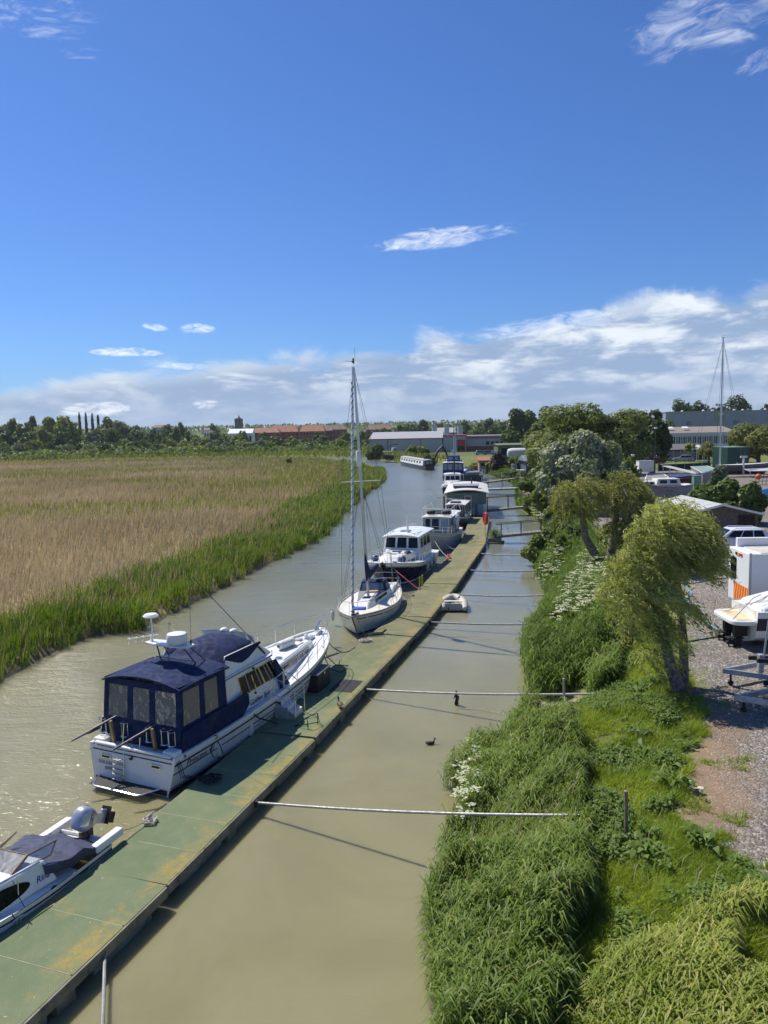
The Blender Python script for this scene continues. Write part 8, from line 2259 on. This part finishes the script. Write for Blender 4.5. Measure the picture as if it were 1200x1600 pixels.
for grp, noun, side in (('bushes of the thicket behind the marsh field', 'in the thicket between marsh field and far trees', 'left'), (GW, 'of the wood behind the left end of the marsh field', 'left'), ('trees between the thicket and the town', 'rising from the thicket below the town', 'left'), ('trees behind the long white building', 'in the wood behind the long white building', 'left'), ('smaller trees of the right bank', 'among the larger trees of the right bank', 'left'), ('bushes along the bank by the gangways', 'on the overgrown bank by the gangways', 'bridge')):
    L_ = [o for o in COL.objects if o.get('group') == grp and o.get('category')]
    L_.sort(key=lambda o: (o.location.x/o.location.y) if side == 'left' else o.location.y)
    for i, o in enumerate(L_):
        w_ = 'low green bush' if side == 'bridge' else 'rounded bush' if 'bushes' in grp else 'tree'
        o['label'] = (ORD[i] + ' ' + w_ + ' from the ' + ('left ' if side == 'left' else 'bridge ') + noun)
# unbroken far wood along the skyline
n = 9000
xs = rng.uniform(-900, 1300, n); ys = rng.uniform(1150, 1700, n)
zb = ground_z(np.column_stack([xs, ys])); zz = zb+rng.uniform(0, 1, n)**.7*(9+9*fbm(xs, ys*.3, 90))
d = rng.normal(0, 1, (n, 3))+np.array([0, -1.0, .8]); d /= np.linalg.norm(d, axis=1)[:, None]
V, F = leaf_quads(np.column_stack([xs, ys, zz]), d, rng.uniform(3, 7, n), rng.uniform(3, 6, n))
stuff('far_woods', V, F, np.repeat(rng.random(n), 4), L_MID, 'far off woods along the skyline', 'woods')
n = 24000
xs = np.concatenate([rng.uniform(-260, 30, n//3), rng.uniform(-420, 120, n//3), rng.uniform(-600, -262, n//3)]); ys = np.concatenate([rng.uniform(318, 345, n//3), rng.uniform(360, 470, n//3), rng.uniform(400, 450, n//3)])
keep = ~inside(np.column_stack([xs, ys]), RIV); xs, ys = xs[keep], ys[keep]; n = len(xs)
zb = ground_z(np.column_stack([xs, ys])); zz = zb+rng.uniform(0, 1, n)**.8*np.where(xs < -262, 6+16*fbm(xs, ys, 18), 1.2+4.0*fbm(xs, ys, 14))
d = rng.normal(0, .8, (n, 3))+np.array([0, -.3, .9]); d /= np.linalg.norm(d, axis=1)[:, None]
V, F = leaf_quads(np.column_stack([xs, ys, zz]), d, rng.uniform(.8, 2.2, n), rng.uniform(.6, 1.6, n))
stuff('thicket', V, F, np.repeat(rng.random(n), 4), L_MID, 'low tangled thicket filling the ground behind the marsh field', 'undergrowth')
# ------------------------------------------------------------------ buildings
BRICK = mat('red_brick', (.22, .085, .06), .9, var=.2, vs_=.6)
TILE = mat('clay_tiles', (.30, .125, .075), .85, var=.2, vs_=.5)
TILEB = mat('brown_tiles', (.20, .125, .09), .85, var=.2, vs_=.5)
CLAD = mat('pale_cladding', (.40, .40, .39), .6, var=.05, vs_=.2)
REDTRIM = mat('red_trim', (.30, .03, .04), .5)
def building(nm_, lab, cat_, px0, px1, pb, pe, pr_, Y, dep, wall, roof, hip=0.0, storeys=2, nwin=8, heading=180, over=.3, winm=GLASS):
    """front wall from px0 to px1 facing the bridge; pe: eaves, pr_: ridge"""
    a, b = atY(px0, pe, Y), atY(px1, pe, Y)
    z0 = gz((a.x+b.x)/2, Y); Lw = abs(b.x-a.x); ze = (a.z+b.z)/2-z0; zr = atY((px0+px1)/2, pr_, Y+dep/2).z-z0
    t_ = thing(nm_, lab, cat_, ((a.x+b.x)/2, Y, z0), heading)
    # local x forward = towards the bridge, y: +y is to the right of the photograph
    fr = Fr(-dep, 0, Lw/2, 0, -dep, 0, Lw/2, ze); mb = MB(); fr.body(mb); w_ = mb.build('wall', wall, t_)
    h_ = Lw/2+over; x0, x1 = -dep-over, over; xm = -dep/2; hp = hip*Lw/2
    mb = MB(); zl = ze+.02
    mb.add([(x0, -h_, zl), (x1, -h_, zl), (x1, h_, zl), (x0, h_, zl), (xm, -h_+hp, zr), (xm, h_-hp, zr)], [(3, 2, 1, 0), (1, 2, 5, 4), (3, 0, 4, 5), (0, 1, 4), (2, 3, 5)])
    r_ = mb.build('roof', roof, t_)
    for s in range(storeys):
        for k in range(nwin):
            mb = MB(); a0 = (k+.28)/nwin; a1 = (k+.72)/nwin; b0 = (s+.35)/storeys; b1 = (s+.8)/storeys
            fr.panel(mb, 'F', a0, a1, b0, b1, .05, .01); o = mb.build('window', winm, w_)
    return t_, fr, w_, r_
building('brick_terrace', 'long red roofed brick building nearest the church tower', 'building', 393, 436, 679, 676, 668.5, 560, 14, BRICK, TILE, .25, 2, 9)
building('brick_terrace', 'longest red roofed brick building in the middle of the town', 'building', 420, 466, 680, 675, 665, 580, 16, BRICK, TILE, .2, 2, 9)
building('brick_terrace', 'red roofed brick building right of the longest one', 'building', 468, 507, 681, 674, 664.5, 570, 16, BRICK, TILE, .25, 2, 8)
building('brick_terrace', 'darker brown roofed building joining the red roofed ones', 'building', 502, 520, 681, 673, 665, 590, 14, BRICK, TILEB, .3, 2, 4)
building('brick_terrace', 'brown hip roofed house beside the sailing mast', 'building', 519, 541, 680, 671, 663, 580, 12, BRICK, TILEB, .5, 2, 4)
building('brick_terrace', 'long brown tiled house right of the sailing mast', 'building', 572, 612, 676, 671, 663.5, 620, 14, BRICK, TILEB, .2, 2, 6)
building('brick_house', 'distant pale house among trees left of the church', 'building', 238, 262, 672, 668, 664, 700, 12, CLAD, TILEB, .2, 1, 4)
building('brick_house', 'small white gabled house among trees left of the church', 'building', 318, 327, 676, 672, 669, 520, 8, WHITEP, TILEB, .3, 1, 2)
building('white_hall', 'white roofed hall below the church tower', 'building', 357, 394, 684, 677, 670, 470, 10, WHITEP, mat('white_roof_sheet', (.72, .73, .74), .5), .0, 1, 6)
for k, (px, w_) in enumerate(((405, 3), (447, 4), (487, 4), (530, 3))): pass
# church tower
a, b = atY(368, 670, 900), atY(379, 670, 900); z0 = gz(a.x, 900)
ch_ = thing('church_tower', 'square dark stone church tower with small spire above the town', 'church', ((a.x+b.x)/2, 900, z0), 180)
wt = b.x-a.x; ht_ = atY(373, 655, 900).z-z0
STON = mat('dark_flint', (.11, .10, .085), .9, var=.2, vs_=.4)
mb = MB(); mb.box((0, 0, ht_/2), (wt, wt, ht_)); cw0 = mb.build('wall', STON, ch_)
for y_ in (-.22, .22): mb = MB(); mb.box((wt/2+.05, y_*wt, ht_*.86), (.2, wt*.2, ht_*.14)); mb.build('belfry_opening', BLACK, cw0)
mb = MB()
for k in range(5):
    for s_ in (-1, 1):
        mb.box((s_*wt*.47, (k-2)*wt*.22, ht_+.35), (.4, wt*.12, .8)); mb.box(((k-2)*wt*.22, s_*wt*.47, ht_+.35), (wt*.12, .4, .8))
mb.build('battlement', STON, cw0)
mb = MB(); mb.lathe([(wt*.28, ht_-.1), (wt*.3, ht_+1.6), (wt*.2, ht_+2.4), (.12, ht_+4.5), (.05, ht_+6.5)], n=8); mb.build('spire', mat('lead_roof', (.16, .17, .18), .5), ch_)
# the long white industrial building on the far bank
Yb = 300.0
c0 = atY(691, 703, Yb); zf = gz(c0.x, Yb+6)
fb = thing('factory', 'long pale industrial building with red roof edges on the far bank', 'factory', (c0.x, Yb, zf), 180)
fb.rotation_euler = (0, 0, radians(-90-6))
wl_ = c0.x-atY(577, 700, Yb).x; hf = atY(691, 684, Yb).z-zf
# local x towards the bridge, y to the right
frf = Fr(-34, 0, wl_/2, 0, -34, 0, wl_/2, hf)
frf.b = [v-Vector((0, wl_/2, 0)) for v in frf.b]; frf.t = [v-Vector((0, wl_/2, 0)) for v in frf.t]
mb = MB(); frf.body(mb); fw = mb.build('wall', CLAD, fb)
npf = 12
for k in range(npf): mb = MB(); frf.panel(mb, 'F', (k+.02)/npf, (k+.98)/npf, .02, .95, .05, .01); mb.build('wall_panel', CLAD, fw)
for k in (3, 8.5): mb = MB(); frf.panel(mb, 'F', k/npf-.004, k/npf+.004, 0, .95, .12, .02); mb.build('downpipe', REDTRIM, fw)
mb = MB(); frf.panel(mb, 'F', -.005, 1.005, .94, 1.0, .2, .02); mb.build('roof_edge', REDTRIM, fw)
mb = MB(); mb.hexa([Vector((-34.3, -wl_-.3, hf+.02)), Vector((.3, -wl_-.3, hf+.02)), Vector((.3, .3, hf+.02)), Vector((-34.3, .3, hf+.02))], [Vector((-19, -wl_-.3, hf+2.6)), Vector((-15, -wl_-.3, hf+2.6)), Vector((-15, .3, hf+2.6)), Vector((-19, .3, hf+2.6))]); mb.build('roof', mat('grey_metal_roof', (.33, .33, .34), .6), fb)
# entrance wing with gable and red porch, and the right hand block
def block(par, nm_, x0, x1, y0, y1, z, m, pitch=0.0):
    mb = MB(); mb.box(((x0+x1)/2, (y0+y1)/2, z/2), (x1-x0, y1-y0, z))
    o = mb.build(nm_, m, par)
    return o
w1_ = atY(728, 700, Yb).x-c0.x; w2_ = atY(790, 700, Yb).x-c0.x
eb = block(fb, 'entrance_wing', -24, -1.0, .3, w1_, hf+.5, CLAD)
mb = MB(); mb.prism([(-24.3, .2), (-.7, .2), (-.7, w1_+.2), (-24.3, w1_+.2)], hf+.51, hf+.95); mb.build('roof_edge', REDTRIM, eb)
mb = MB(); mb.box((-.8, w1_*.80, hf*.62), (.7, w1_*.32, hf*.45)); mb.build('porch', mat('bright_red_panel', (.45, .02, .03), .5), eb)
mb = MB(); mb.box((-.85, w1_*.80, hf*.2), (.5, w1_*.3, hf*.38)); mb.build('door', GLASS, eb)
rb_ = block(fb, 'right_wing', -30, -6, w1_+.1, w2_, hf-.6, CLAD)
mb = MB(); mb.prism([(-30.3, w1_+.1), (-5.7, w1_+.1), (-5.7, w2_+.3), (-30.3, w2_+.3)], hf-.59, hf-.2); mb.build('roof_edge', REDTRIM, rb_)
mb = MB(); mb.prism([(-29, w1_+.3), (-7, w1_+.3), (-7, w2_), (-29, w2_)], hf-.19, hf+.5); mb.build('roof', mat('grey_metal_roof', (.33, .33, .34), .6), rb_)
mb = MB(); mb.box((-5.95, (w1_+w2_)/2, 1.0), (.12, w2_-w1_, 2.0)); mb.build('brick_plinth', BRICK, rb_)
for k in range(4): mb = MB(); mb.box((-5.93, w1_+(w2_-w1_)*(.55+.12*k), hf*.55), (.15, 1.3, 1.2)); mb.build('window', GLASS, rb_)
for px, lab in ((679, 'pale chimney stack above the factory, farthest left'), (698, 'pale chimney stack above the factory, middle one'), (719, 'pale chimney stack above the factory, nearest the entrance')):
    a = atY(px, 690, 350); t_ = thing('chimney_stack', lab, 'chimney', (a.x, 350, gz(a.x, 350)), 90); h_ = atY(px, 665, 350).z-t_.location.z
    mb = MB(); mb.tube([(0, 0, 0), (0, 0, h_)], 1.2, 12); mb.build('stack', mat('pale_stack', (.55, .56, .57), .5), t_); mb = MB(); mb.tube([(0, 0, h_-.4), (0, 0, h_+.1)], 1.32, 12); mb.build('rim', GALV, t_)
building('roof_plant', 'grey roofed plant building behind the factory roof', 'building', 685, 712, 685, 676, 668, 370, 10, GREYC, CLAD, .0, 1, 4)
# on the far bank: excavator, dumper, skip, cars, hut, tanks
def dig(px, pb, Y): a = atY(px, pb, Y); return Vector((a.x, Y, gz(a.x, Y)))
ex = thing('excavator', 'yellow excavator with raised dark boom on the far bank', 'excavator', dig(672, 713, 222), 70)
YEL = mat('digger_yellow', (.42, .28, .02), .5); DSTEEL = mat('digger_dark', (.02, .02, .022), .6)
mb = MB(); mb.box((0, 0, 1.6), (2.6, 2.2, 1.0)); bd = mb.build('body', DSTEEL, ex, bevel=.1)
mb = MB(); mb.box((-.2, .5, 2.3), (1.8, 1.0, .5)); mb.build('engine_hood', YEL, bd, bevel=.08)
mb = MB(); mb.box((.4, -.6, 2.5), (1.3, .9, 1.3)); mb.build('cab', GLASS, bd, bevel=.06)
for s_ in (-1, 1): mb = MB(); mb.box((0, s_*1.0, .5), (3.4, .5, .9)); mb.build('track', BLACK, ex, bevel=.25)
mb = MB(); mb.tube([(1.0, 0, 2.2), (2.4, 0, 5.0), (4.2, 0, 6.6)], [.35, .40, .28], 8); bmx = mb.build('boom', DSTEEL, ex)
mb = MB(); mb.tube([(3.9, 0, 6.7), (5.2, 0, 4.6), (5.6, 0, 3.0)], [.26, .3, .18], 8); mb.build('dipper', DSTEEL, bmx); mb = MB(); mb.hexa([Vector((5.0, -.6, 2.0)), Vector((6.0, -.6, 2.2)), Vector((6.0, .6, 2.2)), Vector((5.0, .6, 2.0))], [Vector((5.3, -.6, 3.1)), Vector((5.9, -.6, 3.1)), Vector((5.9, .6, 3.1)), Vector((5.3, .6, 3.1))]); mb.build('bucket', DSTEEL, bmx)
du = thing('dumper', 'orange site dumper beside the little red roofed hut', 'dumper', dig(742, 721, 188), 60)
mb = MB(); mb.hexa([Vector((.2, -.8, 1.0)), Vector((1.8, -.8, 1.0)), Vector((1.8, .8, 1.0)), Vector((.2, .8, 1.0))], [Vector((-.2, -1.1, 2.1)), Vector((2.5, -1.1, 1.9)), Vector((2.5, 1.1, 1.9)), Vector((-.2, 1.1, 2.1))]); mb.build('skip', mat('dumper_orange', (.50, .19, .02), .5), du, bevel=.05)
mb = MB(); mb.box((-1.0, 0, 1.1), (1.6, 1.4, .8)); mb.tube([(-.6, -.6, 1.4), (-.6, -.6, 2.8), (-.6, .6, 2.8), (-.6, .6, 1.4)], .05, 5); mb.build('chassis', DSTEEL, du, bevel=.05)
for x_ in (-1.2, 1.0):
    for y_ in (-.95, .95): wheel(du, x_, y_, .6, .4)
hu = thing('stone_hut', 'little pale hut with a red sloping roof on the bank', 'hut', dig(757, 727, 178), 180)
mb = MB(); mb.box((-1.4, 0, 1.5), (2.6, 2.4, 3.0)); hw__ = mb.build('wall', mat('grey_render', (.28, .26, .22), .9, var=.15), hu)
mb = MB(); mb.hexa([Vector((-3.0, -1.5, 3.02)), Vector((.3, -1.5, 3.02)), Vector((.3, 1.5, 3.02)), Vector((-3.0, 1.5, 3.02))], [Vector((-3.0, -1.5, 3.9)), Vector((.3, -1.5, 3.2)), Vector((.3, 1.5, 3.2)), Vector((-3.0, 1.5, 3.9))]); mb.build('roof', mat('faded_red_roof', (.36, .13, .09), .8), hu)
mb = MB(); mb.box((-.08, -.2, 2.2), (.06, 1.3, .7)); mb.build('window', GLASS, hw__)
for k in range(4): mb = MB(); mb.box((1.0, -.6+.55*k, .5), (.12, .3, 1.3)); mb.build('gate_post', WHITEP, hu)
mh_ = thing('motorhome', 'white rounded motorhome body on stilts near the green shed', 'motorhome', dig(812, 722, 182), 95)
mb = MB(); mb.lathe([(.4, -3.0), (1.0, -2.8), (1.25, -2.0), (1.25, 2.0), (1.0, 2.8), (.4, 3.0)], (0, 0, 3.2), 14, axis='X'); mb.build('tank', GELD, mh_)
mb = MB(); mb.box((0, 0, 1.1), (2.6, 1.9, 2.0)); kx = mb.build('body', GELD, mh_, bevel=.1)
mb = MB(); mb.box((0, -.96, 1.5), (1.6, .04, .7)); mb.build('window', GLASS, kx)
for x_ in (-2.2, 2.2): mb = MB(); mb.box((x_, 0, 1.1), (.2, 1.4, 2.2)); mb.build('stand', GALV, mh_)
building('green_shed', 'low dark green shed behind the motorhome', 'shed', 778, 838, 703, 695, 692, 215, 8, mat('dull_green_boards', (.10, .14, .07), .8), mat('green_roof', (.13, .14, .09), .8), .0, 1, 3)
building('green_container', 'green container end behind the blue roofed hut', 'container', 842, 862, 712, 692, 691.5, 185, 8, GRC, GRC, .0, 1, 1, winm=GRC)
hb2, f_, _, _ = building('boat_hut', 'grey blue roofed timber hut at the water with a white pier', 'hut', 822, 848, 727, 720, 711, 152, 6, mat('blue_grey_boards', (.06, .075, .12), .7), mat('slate_blue_roof', (.16, .18, .23), .7), .0, 1, 2, over=.5)
pi_ = thing('pier', 'short pale pier with railings below the grey blue hut', 'pier', G(816, 744), 30)
mb = MB(); mb.box((0, 0, .5), (2.6, 3.6, 1.6)); mb.build('base', mat('pale_pier', (.45, .44, .40), .8), pi_)
mb = MB()
for k in range(4): mb.box((-1.2+.8*k, -1.7, 1.8), (.09, .09, 1.2)); mb.box((-1.2+.8*k, 1.7, 1.8), (.09, .09, 1.2))
mb.tube([(-1.3, -1.7, 2.35), (1.3, -1.7, 2.35)], .05, 5); mb.tube([(-1.3, 1.7, 2.35), (1.3, 1.7, 2.35)], .05, 5); mb.build('railing', GALV, pi_)
bt_ = thing('upturned_boat', 'pale turquoise upturned boat on the grass by the grey blue hut', 'boat', G(806, 722), 85)
mb = MB(); mb.lathe([(.05, -2.2), (.6, -1.6), (.9, 0), (.8, 1.2), (.6, 2.0), (.05, 2.1)], (0, 0, .2), 12, axis='X'); mb.build('hull', mat('pale_turquoise', (.25, .42, .42), .5), bt_); mb = MB(); mb.tube([(-2.2, 0, .25), (-1.6, 0, .85), (0, 0, 1.14), (2.0, 0, .85)], .05, 5); mb.build('keel', GELD, bt_)
for k, (px, m) in enumerate(((752, 'car_silver'), (764, 'car_blue'), (776, 'car_silver'), (787, 'car_blue'), (798, 'car_silver'))):
    a = dig(px, 703, 262); car('parked car in the row in front of the entrance wing, '+('first', 'second', 'third', 'fourth', 'fifth')[k]+' from its porch', (a.x, a.y, a.z), 80+10*(k % 2), MATS[m], 'cars parked in front of the factory')
lo = thing('lorry', 'small white flatbed lorry at the left end of the factory', 'lorry', dig(608, 706, 285), 80)
mb = MB(); mb.box((-1.5, 0, 1.1), (5.0, 2.1, .3)); mb.build('flatbed', GELD, lo); mb = MB(); mb.box((2.0, 0, 1.5), (1.7, 2.0, 2.0)); mb.build('cab', GELD, lo, bevel=.15); mb = MB(); mb.box((2.2, -1.02, 2.0), (.9, .03, .7)); mb.build('window', GLASS, lo); mb = MB(); mb.tube([(.8, 0, 1.2), (.6, 0, 3.6), (3.6, 0, 3.9)], .14, 6); mb.build('crane_arm', DSTEEL, lo)
for x_ in (-2.6, 2.0):
    for y_ in (-.95, .95): wheel(lo, x_, y_, .45)
bn = thing('bank_railing', 'low brown timber railing on the far bank beyond the narrowboat', 'railing', dig(602, 714, 246), 95)
Lb = dig(690, 715, 240).x-bn.location.x
for k in range(12): mb = MB(); mb.box((Lb*k/11, 0, .6), (.3, .3, 1.3)); mb.build('post', TEAK, bn)
mb = MB(); mb.box((Lb/2, 0, 1.05), (Lb, .12, .22)); mb.build('rail', TEAK, bn)
dt = thing('dark_skip', 'dark tipped skip at the left end of the brown railing', 'skip', dig(613, 712, 258), 90)
mb = MB(); mb.hexa([Vector((-2.4, -1, 0)), Vector((2.4, -1, 0)), Vector((2.4, 1, 0)), Vector((-2.4, 1, 0))], [Vector((-3.6, -1.2, 1.7)), Vector((3.2, -1.2, 1.3)), Vector((3.2, 1.2, 1.3)), Vector((-3.6, 1.2, 1.7))]); mb.build('body', DSTEEL, dt); mb = MB(); mb.tube([(-3.6, -1.2, 1.7), (3.2, -1.2, 1.3)], .1, 5); mb.build('rim', GREYC, dt)

# white two storey office and the grey warehouse behind the yard
off, fo2, wo, ro = building('office_building', 'white office building with a long band of dark windows', 'building', 1036, 1150, 708, 676, 666.5, 240, 20, mat('office_white', (.56, .58, .62), .6, var=.04), mat('brown_grey_roof', (.24, .20, .16), .8, var=.12), .0, 1, 0)
for k in range(14):
    a0, a1 = (k+.06)/14, (k+.94)/14
    mb = MB(); fo2.panel(mb, 'F', a0, a1, .46, .82, .05, .01); o = mb.build('window', GLASS, wo)
    mb = MB(); fo2.panel(mb, 'F', a0+.02, a0+.028, .46, .82, .05, .065); fo2.panel(mb, 'F', a0+.04, a0+.048, .46, .82, .05, .066); mb.build('mullion', WHITEP, o)
    mb = MB(); fo2.panel(mb, 'F', a0, a1, .06, .40, .04, .01); mb.build('wall_panel', WHITEP, wo)
    mb = MB(); fo2.panel(mb, 'F', a1+.0035, a1+.0075, .0, .98, .14, .01); mb.build('pilaster', WHITEP, wo)
mb = MB(); fo2.panel(mb, 'F', -.005, 1.005, .88, 1.0, .25, .01); mb.build('fascia', mat('pale_lilac_fascia', (.50, .52, .60), .5), wo)
for a_ in (.12, .36): mb = MB(); mb.box((-4.5, (a_-.5)*20, fo2.t[0].z+1.65), (1.6, 1.8, .2), ry=.36); mb.build('skylight', WHITEP, ro)
wa0, wa1 = atY(1040, 668, 305), atY(1215, 668, 305); zwh = gz(wa0.x, 305)
wg = thing('warehouse', 'tall grey clad warehouse behind the white office', 'warehouse', ((wa0.x+wa1.x)/2, 305, zwh), 180)
Lw = wa1.x-wa0.x; hw3 = atY(1100, 643.5, 305).z-zwh
fg = Fr(-30, 0, Lw/2, 0, -30, 0, Lw/2, hw3); mb = MB(); fg.body(mb); gw_ = mb.build('wall', mat('blue_grey_cladding', (.29, .31, .35), .55, var=.05, vs_=.3), wg)
for k in range(20): mb = MB(); fg.panel(mb, 'F', (k+.03)/20, (k+.97)/20, .02, .985, .06, .01); mb.build('wall_panel', MATS['blue_grey_cladding'], gw_)
for a_ in (.18, .60): mb = MB(); fg.panel(mb, 'F', a_, a_+.045, .62, .74, .10, .09); mb.build('louvre', GREYC, gw_)
mb = MB(); fg.panel(mb, 'F', .43, .53, .72, .98, .08, .09); mb.build('stained_panel', mat('stained_cladding', (.30, .28, .23), .7), gw_)
mb = MB(); mb.box((-15, 0, hw3+.15), (30.4, Lw+.4, .3)); rg = mb.build('roof', mat('grey_metal_roof', (.33, .33, .34), .6), wg)
for k in range(7): mb = MB(); mb.lathe([(.5, 0), (.55, .3), (.2, .6)], ((-3, -9)[k % 2], -Lw/2+Lw*(k+.6)/7.2, hw3+.3), 10); mb.build('roof_vent', WHITEP, rg)
lb2, _, _, _ = building('low_building', 'long low building with a dark shallow roof behind the timber fence', 'building', 1024, 1108, 709, 702.5, 693.5, 196, 12, mat('dark_brown_wall', (.06, .05, .045), .8), mat('dark_felt', (.12, .11, .11), .9), .12, 1, 4)
tp_ = thing('pavilion_tent', 'white pavilion tent with striped pointed roof', 'tent', dig(1090, 712, 186), 90)
zt_ = atY(1090, 695, 186).z-tp_.location.z
for k in range(10):
    a0, a1 = 2*pi*k/10, 2*pi*(k+1)/10
    mb = MB(); mb.add([(2.4*cos(a0), 2.4*sin(a0), zt_-1.0), (2.4*cos(a1), 2.4*sin(a1), zt_-1.0), (0, 0, zt_), (0, 0, zt_-.05), (2.4*cos(a1), 2.4*sin(a1), zt_-1.05), (2.4*cos(a0), 2.4*sin(a0), zt_-1.05)], [(0, 1, 2), (3, 4, 5), (0, 5, 4, 1)]); mb.build('roof_panel', WHITEP if k % 2 else GELD, tp_)
    mb = MB(); mb.tube([(2.35*cos(a0), 2.35*sin(a0), 0), (2.35*cos(a0), 2.35*sin(a0), zt_-1.0)], .05, 5); mb.build('pole', WHITEP, tp_)
# ------------------------------------------------------------------ air: a closed box of thin even haze round everything
mb = MB(); mb.box((0, 2020, 48), (6500, 4420, 100))
hz = bpy.data.materials.new('haze'); hz.use_nodes = True
t = NT(hz.node_tree); t.n.remove(t.n['Principled BSDF'])
pv = t.new('ShaderNodeVolumePrincipled')
pv.inputs['Color'].default_value = (.86, .92, 1.0, 1); pv.inputs['Density'].default_value = .00009; pv.inputs['Anisotropy'].default_value = .2
t.l.new(pv.outputs[0], t.n['Material Output'].inputs['Volume'])
o = mb.build('haze', hz); o['kind'] = 'stuff'
sc.cycles.volume_bounces = 0
